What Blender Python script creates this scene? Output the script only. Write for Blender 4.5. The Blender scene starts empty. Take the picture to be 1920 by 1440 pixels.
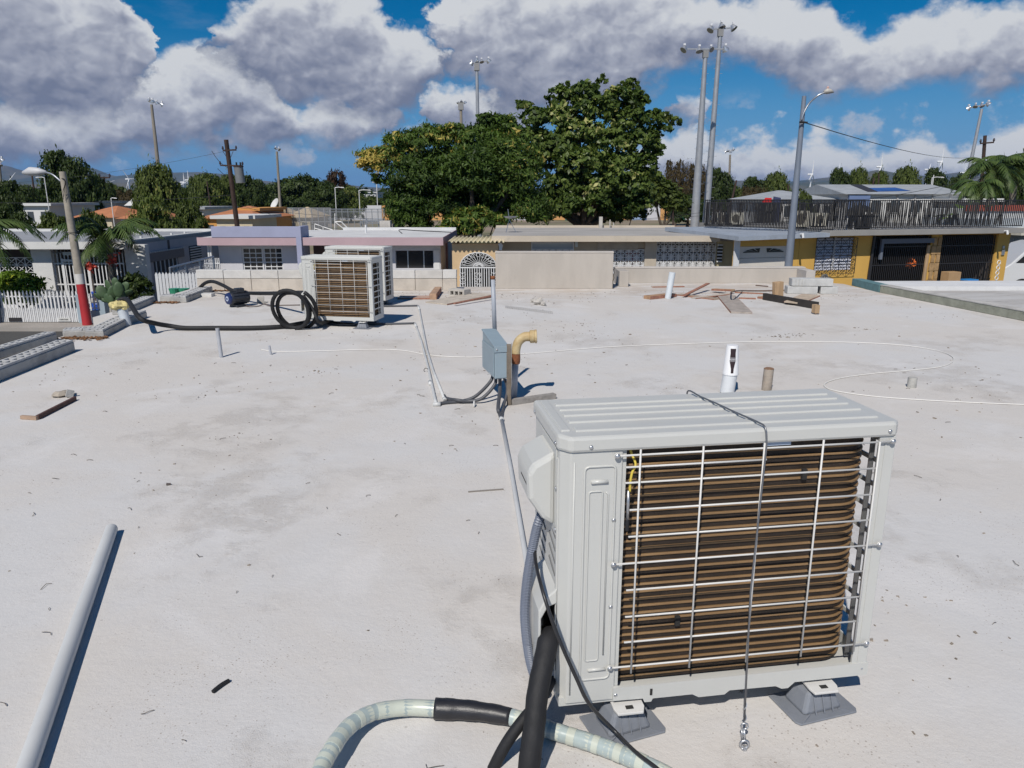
import bpy, math, random
import numpy as np
from mathutils import Vector, Matrix
random.seed(11); rng = np.random.default_rng(11)
R = math.radians
S = bpy.context.scene
COL = S.collection

# ------------------------------------------------------------------ camera
F, PITCH, EYE = 1390.0, R(14.1), 1.5
cam = bpy.data.objects.new('camera', bpy.data.cameras.new('camera')); COL.objects.link(cam)
cam.location = (0, 0, EYE); cam.rotation_euler = (R(90) - PITCH, 0, 0)
cam.data.sensor_width = 36; cam.data.lens = 36 * F / 1920
cam.data.clip_start = .05; cam.data.clip_end = 30000
S.camera = cam

def ray(px, py):
    v = (720 - py) / F
    return Vector(((px - 960) / F, math.cos(PITCH) + v * math.sin(PITCH), -math.sin(PITCH) + v * math.cos(PITCH)))
def G(px, py, z=0.0):
    d = ray(px, py); t = (z - EYE) / d.z
    return Vector((d.x * t, d.y * t, z))
def A(px, py, Y):
    d = ray(px, py); t = Y / d.y
    return Vector((d.x * t, Y, EYE + d.z * t))

# ------------------------------------------------------------------ render, sun, sky
S.render.engine = 'CYCLES'
S.cycles.use_denoising = True
S.cycles.max_bounces = 6; S.cycles.diffuse_bounces = 3; S.cycles.glossy_bounces = 3
S.cycles.transmission_bounces = 4; S.cycles.volume_bounces = 0; S.cycles.transparent_max_bounces = 8
S.cycles.sample_clamp_indirect = 6
S.view_settings.view_transform = 'Standard'; S.view_settings.look = 'None'
S.view_settings.exposure = -0.22; S.view_settings.gamma = 1
S.view_settings.use_curve_mapping = False
SUN_EL, SUN_TRAVEL = R(47), math.atan2(.34, .94)     # light travels away from camera and to the right
sun = bpy.data.objects.new('sun', bpy.data.lights.new('sun', 'SUN')); COL.objects.link(sun)
sd = Vector((math.sin(SUN_TRAVEL) * math.cos(SUN_EL), math.cos(SUN_TRAVEL) * math.cos(SUN_EL), -math.sin(SUN_EL)))
sun.rotation_euler = sd.to_track_quat('-Z', 'Y').to_euler()
sun.location = (-8, -20, 30)
sun.data.energy = 4.9; sun.data.angle = R(.53); sun.data.color = (1, .95, .875)

W = bpy.data.worlds.new('World'); S.world = W; W.use_nodes = True
class NG:
    def __init__(s, nt): s.nt = nt; nt.nodes.clear()
    def n(s, t, ins=None, **kw):
        nd = s.nt.nodes.new(t)
        for k, v in kw.items(): setattr(nd, k, v)
        for k, v in (ins or {}).items(): s.put(nd.inputs[k], v)
        return nd
    def put(s, sock, v):
        if isinstance(v, bpy.types.NodeSocket): s.nt.links.new(v, sock)
        else: sock.default_value = v
    def m(s, op, a, b=None, c=None, clamp=False):
        nd = s.nt.nodes.new('ShaderNodeMath'); nd.operation = op; nd.use_clamp = clamp
        for i, v in enumerate((a, b, c)):
            if v is not None: s.put(nd.inputs[i], v)
        return nd.outputs[0]
    def ss(s, v, lo, hi, a=0., b=1., kind='SMOOTHSTEP'):
        nd = s.n('ShaderNodeMapRange', {0: v, 1: lo, 2: hi, 3: a, 4: b}, interpolation_type=kind)
        return nd.outputs[0]
    def mix(s, f, a, b, mode='MIX'):
        nd = s.n('ShaderNodeMix', data_type='RGBA', blend_type=mode)
        s.put(nd.inputs[0], f); s.put(nd.inputs[6], a); s.put(nd.inputs[7], b)
        return nd.outputs[2]
    def curve(s, x, pts):
        nd = s.nt.nodes.new('ShaderNodeFloatCurve'); s.put(nd.inputs[1], x)
        c = nd.mapping.curves[0]
        pts = sorted(pts)
        while len(c.points) < len(pts): c.points.new(.5, .5)
        for p, (a, b) in zip(c.points, pts):
            p.location = (a, b); p.handle_type = 'VECTOR'
        nd.mapping.update(); return nd.outputs[0]

def build_world():
    g = NG(W.node_tree)
    sky = g.n('ShaderNodeTexSky', sky_type='NISHITA', sun_disc=False, sun_elevation=SUN_EL,
              sun_rotation=SUN_TRAVEL + math.pi, air_density=.9, dust_density=.0, ozone_density=3., altitude=0)
    skyc = g.n('ShaderNodeHueSaturation', {'Saturation': 1.62, 'Value': 1.25, 'Color': sky.outputs[0]}).outputs[0]
    tc = g.n('ShaderNodeTexCoord').outputs['Generated']
    sep = g.n('ShaderNodeSeparateXYZ', {0: tc})
    x, y, z = sep.outputs
    az = g.m('ARCTAN2', x, y); el = g.m('ARCSINE', z)
    a01 = g.m('ADD', g.m('DIVIDE', az, R(90)), .5)                 # -45..45 degrees
    e = g.m('DIVIDE', el, R(40))
    skyc = g.mix(g.ss(el, R(13), R(-2), 0., .90), skyc, (1.25, 5.0, 11.8, 1))      # paler air towards the horizon, all round
    def ae(px, py):
        d = ray(px, py).normalized()
        return math.atan2(d.x, d.y) / R(90) + .5, max(-.02, math.asin(d.z) / R(40))
    def edge(p): return [(min(1, max(0, ae(px, py)[0])), min(1, max(0, ae(px, py)[1]))) for px, py in p]
    stretch = g.n('ShaderNodeVectorMath', {0: tc, 1: (1, 1, 1.3)}, operation='MULTIPLY').outputs[0]
    def noise(vec, sc, det=8., rough=.55, dist=0.):
        return g.n('ShaderNodeTexNoise', {'Vector': vec, 'Scale': sc, 'Detail': det, 'Roughness': rough, 'Distortion': dist}).outputs[0]
    off = g.n('ShaderNodeVectorMath', {0: stretch, 1: (-.016, -.006, .034)}, operation='ADD').outputs[0]
    offs = g.n('ShaderNodeVectorMath', {0: stretch, 1: (-.004, -.002, .009)}, operation='ADD').outputs[0]
    wv = g.n('ShaderNodeTexNoise', {'Vector': stretch, 'Scale': 13., 'Detail': 9., 'Roughness': .62})
    wc = g.n('ShaderNodeSeparateColor', {0: wv.outputs['Color']}); nE = wv.outputs[0]
    a01 = g.m('ADD', a01, g.m('MULTIPLY', g.m('SUBTRACT', wc.outputs[1], .5), .085))
    e = g.m('ADD', e, g.m('MULTIPLY', g.m('SUBTRACT', wc.outputs[2], .5), .10))
    n1 = noise(stretch, 9, 5, .5); n1b = noise(off, 9, 5, .5)
    n2 = noise(stretch, 3.6, 2, .5)
    vk = {'Scale': 17., 'Detail': 3.2, 'Roughness': .60, 'Smoothness': .6}
    dis = g.n('ShaderNodeVectorMath', {0: g.n('ShaderNodeTexNoise', {'Vector': stretch, 'Scale': 22., 'Detail': 4.}).outputs['Color'], 1: (.034, .034, .034), 2: stretch}, operation='MULTIPLY_ADD').outputs[0]
    dis2 = g.n('ShaderNodeVectorMath', {0: dis, 1: (-.006, -.002, .012)}, operation='ADD').outputs[0]
    vor = g.n('ShaderNodeTexVoronoi', {'Vector': dis, **vk}, feature='SMOOTH_F1', normalize=True).outputs[0]
    vorb = g.n('ShaderNodeTexVoronoi', {'Vector': dis2, **vk}, feature='SMOOTH_F1', normalize=True).outputs[0]
    warp = g.m('ADD', g.m('ADD', g.m('MULTIPLY', g.m('SUBTRACT', nE, .5), .10), g.m('MULTIPLY', g.m('SUBTRACT', n1, .5), .09)), g.m('MULTIPLY', g.m('SUBTRACT', .40, vor), .13))
    relief = g.m('ADD', g.m('MULTIPLY', g.m('SUBTRACT', n1, n1b), 1.15), g.m('MULTIPLY', g.m('SUBTRACT', vorb, vor), 2.3))
    def layer(top, bot, ta, ba, dark, hgain, lift=0.):
        T = g.curve(a01, edge(top)); B = g.curve(a01, edge(bot))
        st = g.m('ADD', g.m('ADD', g.m('SUBTRACT', T, e), .010), g.m('MULTIPLY', warp, ta))
        sb = g.m('ADD', g.m('ADD', g.m('SUBTRACT', e, B), .022), g.m('MULTIPLY', warp, ba))
        a = g.m('MULTIPLY', g.ss(st, -.004, .03), g.ss(sb, .0, .045))
        h = g.m('DIVIDE', g.m('SUBTRACT', e, B), g.m('MAXIMUM', g.m('SUBTRACT', T, B), .05))
        edgeb = g.ss(st, .0, .11, .34, 0.)
        br = g.m('ADD', g.m('ADD', g.m('MULTIPLY', g.m('SUBTRACT', h, dark), hgain), edgeb),
                 g.m('ADD', relief, g.m('MULTIPLY', g.m('SUBTRACT', n2, .5), 1.0)))
        return a, g.m('ADD', br, .50 + lift)
    # outlines of the cloud masses, left to right
    L1 = layer([(-400,-260),(-60,-200),(120,-160),(215,-70),(262,5),(292,55),(303,110),(330,210),(380,240),(770,180),(800,80),(822,30),(850,-60),(960,-120),(1200,-50),(1290,0),(1370,8),(1402,22),(1440,14),(1500,35),(1550,22),(1600,60),(1645,62),(1680,40),(1740,28),(1800,50),(1850,42),(1925,15),(2100,-40)],
               [(-400,180),(0,205),(120,215),(230,215),(285,150),(302,110),(340,120),(400,60),(760,20),(812,62),(835,115),(880,155),(950,200),(1040,200),(1130,185),(1190,160),(1250,118),(1330,108),(1400,105),(1440,135),(1500,162),(1620,163),(1760,152),(1850,155),(1925,135),(2100,100)], .85, .5, .42, .95)
    L2 = layer([(-100,230),(370,220),(384,75),(398,42),(450,18),(500,-30),(600,-60),(690,-30),(735,22),(770,58),(805,88),(835,112),(848,150),(870,230),(905,240),(925,158),(965,150),(1005,160),(1030,230),(1225,300),(1250,205),(1285,196),(1308,196),(1330,300),(2000,300)],
               [(-100,100),(370,80),(384,78),(410,90),(450,110),(500,150),(560,195),(650,205),(735,208),(790,185),(830,140),(848,128),(870,120),(905,150),(925,184),(965,188),(1005,186),(1030,150),(1225,170),(1250,215),(1285,226),(1308,220),(1330,170),(2000,170)], .75, .5, .5, 1.0)
    L3 = layer([(-400,190),(0,198),(130,190),(235,170),(262,135),(330,122),(375,100),(440,86),(480,112),(520,160),(560,195),(640,196),(700,206),(752,213),(775,300),(790,204),(830,192),(885,180),(945,184),(985,196),(1005,225),(1030,330),(1180,335),(1225,288),(1290,268),(1335,284),(1380,268),(1430,260),(1470,288),(1530,262),(1590,276),(1650,290),(1690,268),(1735,262),(1790,284),(1840,262),(1925,255),(2100,240)],
               [(-400,280),(0,290),(150,285),(300,276),(440,262),(560,268),(660,264),(730,248),(752,222),(775,190),(790,230),(840,238),(945,238),(1005,232),(1030,250),(1180,330),(1225,352),(1335,356),(1480,352),(1650,356),(1800,352),(1925,345),(2100,340)], 1.05, .8, .45, 1.0)
    # small scattered cumulus low on the horizon and a broken deck everywhere outside the framed part of the sky
    low = g.m('MULTIPLY', g.ss(noise(stretch, 17, 8, .6), .55, .68), g.m('MULTIPLY', g.ss(e, .02, .07), g.ss(e, .19, .11)))
    deckp = g.n('ShaderNodeCombineXYZ', {0: g.m('DIVIDE', x, g.m('ADD', g.m('ABSOLUTE', z), .16)), 1: g.m('DIVIDE', y, g.m('ADD', g.m('ABSOLUTE', z), .16)), 2: 3.3}).outputs[0]
    dn = noise(deckp, 1.15, 9, .58)
    deck = g.ss(dn, .59, .67)
    out = g.m('MAXIMUM', g.m('MAXIMUM', g.ss(g.m('ABSOLUTE', az), R(40), R(46)), g.ss(el, R(25), R(30))), 0.)
    deck = g.m('MULTIPLY', deck, out)
    wisp = g.m('MULTIPLY', g.ss(noise(g.n('ShaderNodeVectorMath', {0: tc, 1: (1, 1, 3.2)}, operation='MULTIPLY').outputs[0], 7, 8, .62), .60, .82), .08)
    def cc(b):
        r = g.n('ShaderNodeValToRGB', {0: b}); cr = r.color_ramp
        cr.elements[0].position = 0.; cr.elements[0].color = (.215, .25, .36, 1)
        cr.elements[1].position = 1.; cr.elements[1].color = (.80, .825, .86, 1)
        for p, c in ((.3, (.335, .365, .47, 1)), (.55, (.475, .505, .60, 1)), (.78, (.66, .69, .76, 1))):
            q = cr.elements.new(p); q.color = c
        return r.outputs[0]
    colr = cc(g.m('ADD', .78, g.m('MULTIPLY', g.m('SUBTRACT', n1, .5), 1.5))); al = g.m('MAXIMUM', g.m('MULTIPLY', low, .7), wisp)
    al = g.m('MAXIMUM', al, deck)
    for a, b in (L3, L2, L1):
        inside = g.m('MULTIPLY', a, g.m('SUBTRACT', 1., g.ss(g.m('ABSOLUTE', az), R(41), R(46))))
        colr = g.mix(g.m('DIVIDE', inside, g.m('MAXIMUM', g.m('MAXIMUM', al, inside), .001)), colr, cc(b))
        al = g.m('MAXIMUM', al, inside)
    al = g.m('MULTIPLY', al, g.ss(el, R(-1), R(1.5)))
    b1 = g.n('ShaderNodeBackground', {'Color': skyc, 'Strength': .055})
    b2 = g.n('ShaderNodeBackground', {'Color': colr, 'Strength': .93})
    mx = g.n('ShaderNodeMixShader', {0: al, 1: b1.outputs[0], 2: b2.outputs[0]})
    o = g.n('ShaderNodeOutputWorld', {'Surface': mx.outputs[0]})
build_world()
W.cycles.sampling_method = 'MANUAL'; W.cycles.sample_map_resolution = 512

# ------------------------------------------------------------------ materials
MATS = {}
def mat(name, c, rough=.7, metal=0., var=.0, vs=4., bump=0., bs=60., c2=None, ds=0., dc=(.1, .09, .08), stretch=(1, 1, 1), spec=.5, coat=0., trans=0.):
    """surface with colour variation (var / c2 over noise scale vs), dirt spots (ds) and fine relief (bump, bs)"""
    if name in MATS: return MATS[name]
    m = bpy.data.materials.new(name); m.use_nodes = True; g = NG(m.node_tree)
    tc = g.n('ShaderNodeTexCoord').outputs['Object']
    if stretch != (1, 1, 1): tc = g.n('ShaderNodeVectorMath', {0: tc, 1: stretch}, operation='MULTIPLY').outputs[0]
    col = (*c, 1)
    if var or c2:
        nz = g.n('ShaderNodeTexNoise', {'Vector': tc, 'Scale': vs, 'Detail': 6., 'Roughness': .6}).outputs[0]
        d2 = (*(c2 or tuple(max(0, k * (1 - var)) for k in c)), 1)
        col = g.mix(g.ss(nz, .36, .64), (*c, 1), d2)
    if ds:
        nz2 = g.n('ShaderNodeTexNoise', {'Vector': tc, 'Scale': vs * 3.1, 'Detail': 8., 'Roughness': .68}).outputs[0]
        col = g.mix(g.m('MULTIPLY', g.ss(nz2, .55, .75), ds), col, (*dc, 1))
    p = g.n('ShaderNodeBsdfPrincipled', {'Base Color': col, 'Roughness': rough, 'Metallic': metal, 'Specular IOR Level': spec, 'Coat Weight': coat})
    if bump:
        bn = g.n('ShaderNodeTexNoise', {'Vector': tc, 'Scale': bs, 'Detail': 5., 'Roughness': .65}).outputs[0]
        b = g.n('ShaderNodeBump', {'Strength': bump, 'Distance': .01, 'Height': bn})
        g.put(p.inputs['Normal'], b.outputs[0])
    g.n('ShaderNodeOutputMaterial', {'Surface': p.outputs[0]})
    MATS[name] = m; return m
def leafmat(name, dark, lite, accent, acc_at=.86, trans=.25, rough=.5):
    if name in MATS: return MATS[name]
    m = bpy.data.materials.new(name); m.use_nodes = True; g = NG(m.node_tree)
    t = g.n('ShaderNodeAttribute', attribute_name='tint').outputs['Fac']
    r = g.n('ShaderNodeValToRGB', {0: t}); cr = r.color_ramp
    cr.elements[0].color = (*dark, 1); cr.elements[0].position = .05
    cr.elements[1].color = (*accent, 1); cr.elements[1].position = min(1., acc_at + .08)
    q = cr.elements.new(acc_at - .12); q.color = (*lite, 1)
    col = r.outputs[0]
    p = g.n('ShaderNodeBsdfPrincipled', {'Base Color': col, 'Roughness': rough, 'Specular IOR Level': .18})
    tr = g.n('ShaderNodeBsdfTranslucent', {'Color': g.mix(1., col, (1.2, 1.5, .5, 1), 'MULTIPLY')})
    mx = g.n('ShaderNodeMixShader', {0: trans, 1: p.outputs[0], 2: tr.outputs[0]})
    g.n('ShaderNodeOutputMaterial', {'Surface': mx.outputs[0]})
    MATS[name] = m; return m

# ------------------------------------------------------------------ mesh helpers
def wmat(o):
    M = Matrix()
    while o is not None: M = o.matrix_basis @ M; o = o.parent
    return M
def tagit(o, label=None, cat=None, group=None, kind=None):
    if label: o['label'] = label
    if cat: o['category'] = cat
    if group: o['group'] = group
    if kind: o['kind'] = kind
    return o
class MB:
    def __init__(s, T=None): s.v = []; s.f = []; s.T = T
    def add(s, vs, fs):
        o = len(s.v)
        s.v += [s.T @ Vector(p) for p in vs] if s.T is not None else [Vector(p) for p in vs]
        s.f += [[i + o for i in f] for f in fs]; return s
    def box(s, x0, x1, y0, y1, z0, z1):
        return s.add([(x0,y0,z0),(x1,y0,z0),(x1,y1,z0),(x0,y1,z0),(x0,y0,z1),(x1,y0,z1),(x1,y1,z1),(x0,y1,z1)],
                     [(0,3,2,1),(4,5,6,7),(0,1,5,4),(1,2,6,5),(2,3,7,6),(3,0,4,7)])
    def obox(s, c, size, rot=(0, 0, 0)):
        from mathutils import Euler
        M = Matrix.Translation(c) @ Euler(rot).to_matrix().to_4x4()
        h = [k / 2 for k in size]
        vs = [M @ Vector((sx * h[0], sy * h[1], sz * h[2])) for sz in (-1, 1) for sx, sy in ((-1,-1),(1,-1),(1,1),(-1,1))]
        return s.add(vs, [(0,3,2,1),(4,5,6,7),(0,1,5,4),(1,2,6,5),(2,3,7,6),(3,0,4,7)])
    def bar(s, p0, p1, w, h, up=Vector((0, 0, 1))):
        p0, p1 = Vector(p0), Vector(p1); d = (p1 - p0).normalized()
        a = d.cross(up); a = a.normalized() if a.length > 1e-4 else Vector((1, 0, 0)); b = a.cross(d)
        vs = [p + a * (sx * w / 2) + b * (sy * h / 2) for p in (p0, p1) for sx, sy in ((-1,-1),(1,-1),(1,1),(-1,1))]
        return s.add(vs, [(0,1,2,3),(7,6,5,4),(0,4,5,1),(1,5,6,2),(2,6,7,3),(3,7,4,0)])
    def tube(s, pts, r, n=8, caps=True, closed=False):
        pts = [Vector(p) for p in pts]; m = len(pts)
        rs = r if isinstance(r, (list, tuple)) else [r] * m
        vs = []; a = None
        for i, p in enumerate(pts):
            d = (pts[(i + 1) % m] - pts[i - 1]) if closed else (pts[min(i + 1, m - 1)] - pts[max(i - 1, 0)])
            d.normalize()
            if a is None:
                a = d.orthogonal().normalized()
            a = (a - d * a.dot(d)).normalized(); b = d.cross(a)
            for k in range(n):
                t = 2 * math.pi * k / n
                vs.append(p + (a * math.cos(t) + b * math.sin(t)) * rs[i])
        fs = []
        for i in range(m if closed else m - 1):
            j = (i + 1) % m
            for k in range(n):
                l = (k + 1) % n
                fs.append((i * n + k, i * n + l, j * n + l, j * n + k))
        if caps and not closed: fs += [tuple(range(n - 1, -1, -1)), tuple((m - 1) * n + k for k in range(n))]
        return s.add(vs, fs)
    def lathe(s, prof, c=(0, 0, 0), n=16, M=None):
        vs = []; c = Vector(c)
        for r, z in prof:
            for k in range(n):
                t = 2 * math.pi * k / n; p = Vector((r * math.cos(t), r * math.sin(t), z))
                vs.append(c + (M @ p if M is not None else p))
        fs = []
        for i in range(len(prof) - 1):
            for k in range(n):
                l = (k + 1) % n; fs.append((i * n + k, i * n + l, (i + 1) * n + l, (i + 1) * n + k))
        fs += [tuple(range(n - 1, -1, -1)), tuple((len(prof) - 1) * n + k for k in range(n))]
        return s.add(vs, fs)
    def prism(s, poly, a, b, axis='z'):
        """polygon extruded from a to b along axis; poly is (x,y) / (x,z) for y / (y,z) for x"""
        def q(u, v, w): return (u, v, w) if axis == 'z' else ((u, w, v) if axis == 'y' else (w, u, v))
        n = len(poly)
        vs = [q(u, v, a) for u, v in poly] + [q(u, v, b) for u, v in poly]
        return s.add(vs, [tuple(range(n - 1, -1, -1)), tuple(range(n, 2 * n))] + [(i, (i + 1) % n, n + (i + 1) % n, n + i) for i in range(n)])
    def build(s, name, m, parent=None, smooth=False, bevel=0., label=None, cat=None, group=None, kind=None, origin=None, solid=0.):
        me = bpy.data.meshes.new(name)
        if parent is not None: Mi = wmat(parent).inverted(); vs = [Mi @ v for v in s.v]; loc = None
        else:
            if origin is None:
                xs = [v.x for v in s.v]; ys = [v.y for v in s.v]; zs = [v.z for v in s.v]
                origin = Vector(((min(xs) + max(xs)) / 2, (min(ys) + max(ys)) / 2, min(zs)))
            loc = Vector(origin); vs = [v - loc for v in s.v]
        me.from_pydata([tuple(v) for v in vs], [], s.f); me.update()
        import bmesh
        bm = bmesh.new(); bm.from_mesh(me); bmesh.ops.recalc_face_normals(bm, faces=bm.faces); bm.to_mesh(me); bm.free()
        me.materials.append(m)
        if smooth:
            for p in me.polygons: p.use_smooth = True
            if smooth == 'auto':
                try: me.set_sharp_from_angle(angle=R(40))
                except Exception: pass
        o = bpy.data.objects.new(name, me); COL.objects.link(o)
        if parent is not None: o.parent = parent
        else: o.location = loc
        if bevel:
            b = o.modifiers.new('edge', 'BEVEL'); b.width = bevel; b.segments = 2; b.limit_method = 'ANGLE'; b.angle_limit = R(35)
            b.harden_normals = False
        return tagit(o, label, cat, group, kind)
def root(name, label, cat, loc, rz=0., group=None, rot=None):
    o = bpy.data.objects.new(name, None); COL.objects.link(o)
    o.location = loc; o.rotation_euler = rot or (0, 0, rz); o.empty_display_size = .2
    return tagit(o, label, cat, group)
def share(o, parent, loc=(0, 0, 0), rot=(0, 0, 0), name=None):
    """another piece that uses the same mesh data"""
    c = o.copy(); COL.objects.link(c); c.parent = parent; c.location = loc; c.rotation_euler = rot; return c
def dup(r, loc, rz, label, scale=None, group=None):
    def cp(o, parent):
        c = o.copy(); COL.objects.link(c)
        if parent is not None: c.parent = parent
        for ch in list(o.children): cp(ch, c)
        return c
    c = cp(r, None); c.location = loc; c.rotation_euler = (0, 0, rz)
    if scale is not None: c.scale = scale if isinstance(scale, (tuple, list)) else (scale,) * 3
    c['label'] = label
    if group: c['group'] = group
    return c
def TR(x, y, z=0., a=0.): return Matrix.Translation((x, y, z)) @ Matrix.Rotation(a, 4, 'Z')
def wallh(mb, u0, u1, z0, z1, w0, w1, holes):
    us = sorted({u0, u1, *[h[0] for h in holes], *[h[1] for h in holes]}); zs = sorted({z0, z1, *[h[2] for h in holes], *[h[3] for h in holes]})
    us = [u for u in us if u0 <= u <= u1]; zs = [z for z in zs if z0 <= z <= z1]
    # merge cells column-wise
    for a, b in zip(us, us[1:]):
        run = None
        for c, d in zip(zs, zs[1:]):
            cu, cz = (a + b) / 2, (c + d) / 2
            hole = any(h[0] < cu < h[1] and h[2] < cz < h[3] for h in holes)
            if not hole: run = (run[0], d) if run else (c, d)
            if hole and run: mb.box(a, b, w0, w1, *run); run = None
        if run: mb.box(a, b, w0, w1, *run)
    return mb
def catmull(pts, k=6, closed=False):
    P = [Vector(p) for p in pts]; out = []; n = len(P)
    for i in range(n if closed else n - 1):
        p0 = P[i - 1] if (i > 0 or closed) else P[0]; p1 = P[i]; p2 = P[(i + 1) % n]; p3 = P[(i + 2) % n] if (i + 2 < n or closed) else P[-1]
        for j in range(k):
            t = j / k
            out.append(.5 * ((2 * p1) + (p2 - p0) * t + (2 * p0 - 5 * p1 + 4 * p2 - p3) * t * t + (3 * p1 - p0 - 3 * p2 + p3) * t ** 3))
    if not closed: out.append(P[-1])
    return out

# ------------------------------------------------------------------ foliage
def leaf_mesh(name, lobes, nleaf, size, m, parent, droop=.35, clump=.30, per=16, elong=2.4, yellow=None, seed=1, fill=.25, base=Vector((0, 0, 0))):
    """lobes: (centre, (rx,ry,rz)[, tint]) ; leaves gather in clumps on each lobe's shell"""
    r = np.random.default_rng(seed)
    vol = np.array([l[1][0] * l[1][2] for l in lobes]); vol = vol / vol.sum()
    P = []; N = []; T = []
    for l, w in zip(lobes, vol):
        c = np.array(l[0]); rad = np.array(l[1]); k = max(8, int(nleaf * w))
        nc = max(5, int(k / per))
        d = r.normal(size=(nc, 3)); d /= np.linalg.norm(d, axis=1)[:, None]
        d[:, 2] = np.where(d[:, 2] < -.55, -d[:, 2], d[:, 2])
        rr = np.where(r.random(nc) < fill, r.uniform(.3, .8, nc), r.uniform(.8, 1.08, nc))
        cc = c + d * rad * rr[:, None]
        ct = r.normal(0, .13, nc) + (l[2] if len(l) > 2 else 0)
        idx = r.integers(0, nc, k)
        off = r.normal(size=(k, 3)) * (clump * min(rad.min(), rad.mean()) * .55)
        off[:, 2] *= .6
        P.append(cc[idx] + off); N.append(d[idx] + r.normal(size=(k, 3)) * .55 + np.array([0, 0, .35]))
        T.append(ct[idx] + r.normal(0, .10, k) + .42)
    P = np.concatenate(P); N = np.concatenate(N); T = np.concatenate(T)
    n = len(P)
    N /= np.linalg.norm(N, axis=1)[:, None]
    D = r.normal(size=(n, 3)); D -= N * (D * N).sum(1)[:, None]; D /= np.linalg.norm(D, axis=1)[:, None]
    D[:, 2] -= droop; D /= np.linalg.norm(D, axis=1)[:, None]
    Sd = np.cross(N, D); Sd /= np.maximum(np.linalg.norm(Sd, axis=1), 1e-6)[:, None]
    s = size * (r.uniform(.62, 1.25, n) ** 1.4 + .12)[:, None]
    w = s / elong
    V = np.stack([P - D * s * .5, P + Sd * w * .5 + N * w * .15, P + D * s * .5, P - Sd * w * .5 + N * w * .15], 1).reshape(-1, 3)
    V -= np.array(base)
    me = bpy.data.meshes.new(name)
    me.vertices.add(4 * n); me.vertices.foreach_set('co', V.astype(np.float32).ravel())
    me.loops.add(4 * n); me.loops.foreach_set('vertex_index', np.arange(4 * n, dtype=np.int32))
    me.polygons.add(n); me.polygons.foreach_set('loop_start', np.arange(0, 4 * n, 4, dtype=np.int32))
    me.polygons.foreach_set('loop_total', np.full(n, 4, dtype=np.int32))
    me.update(); me.validate()
    at = me.attributes.new('tint', 'FLOAT', 'POINT'); at.data.foreach_set('value', np.clip(np.repeat(T, 4), 0, 1).astype(np.float32))
    me.materials.append(m)
    o = bpy.data.objects.new(name, me); COL.objects.link(o)
    if parent is not None: o.parent = parent
    return o
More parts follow.
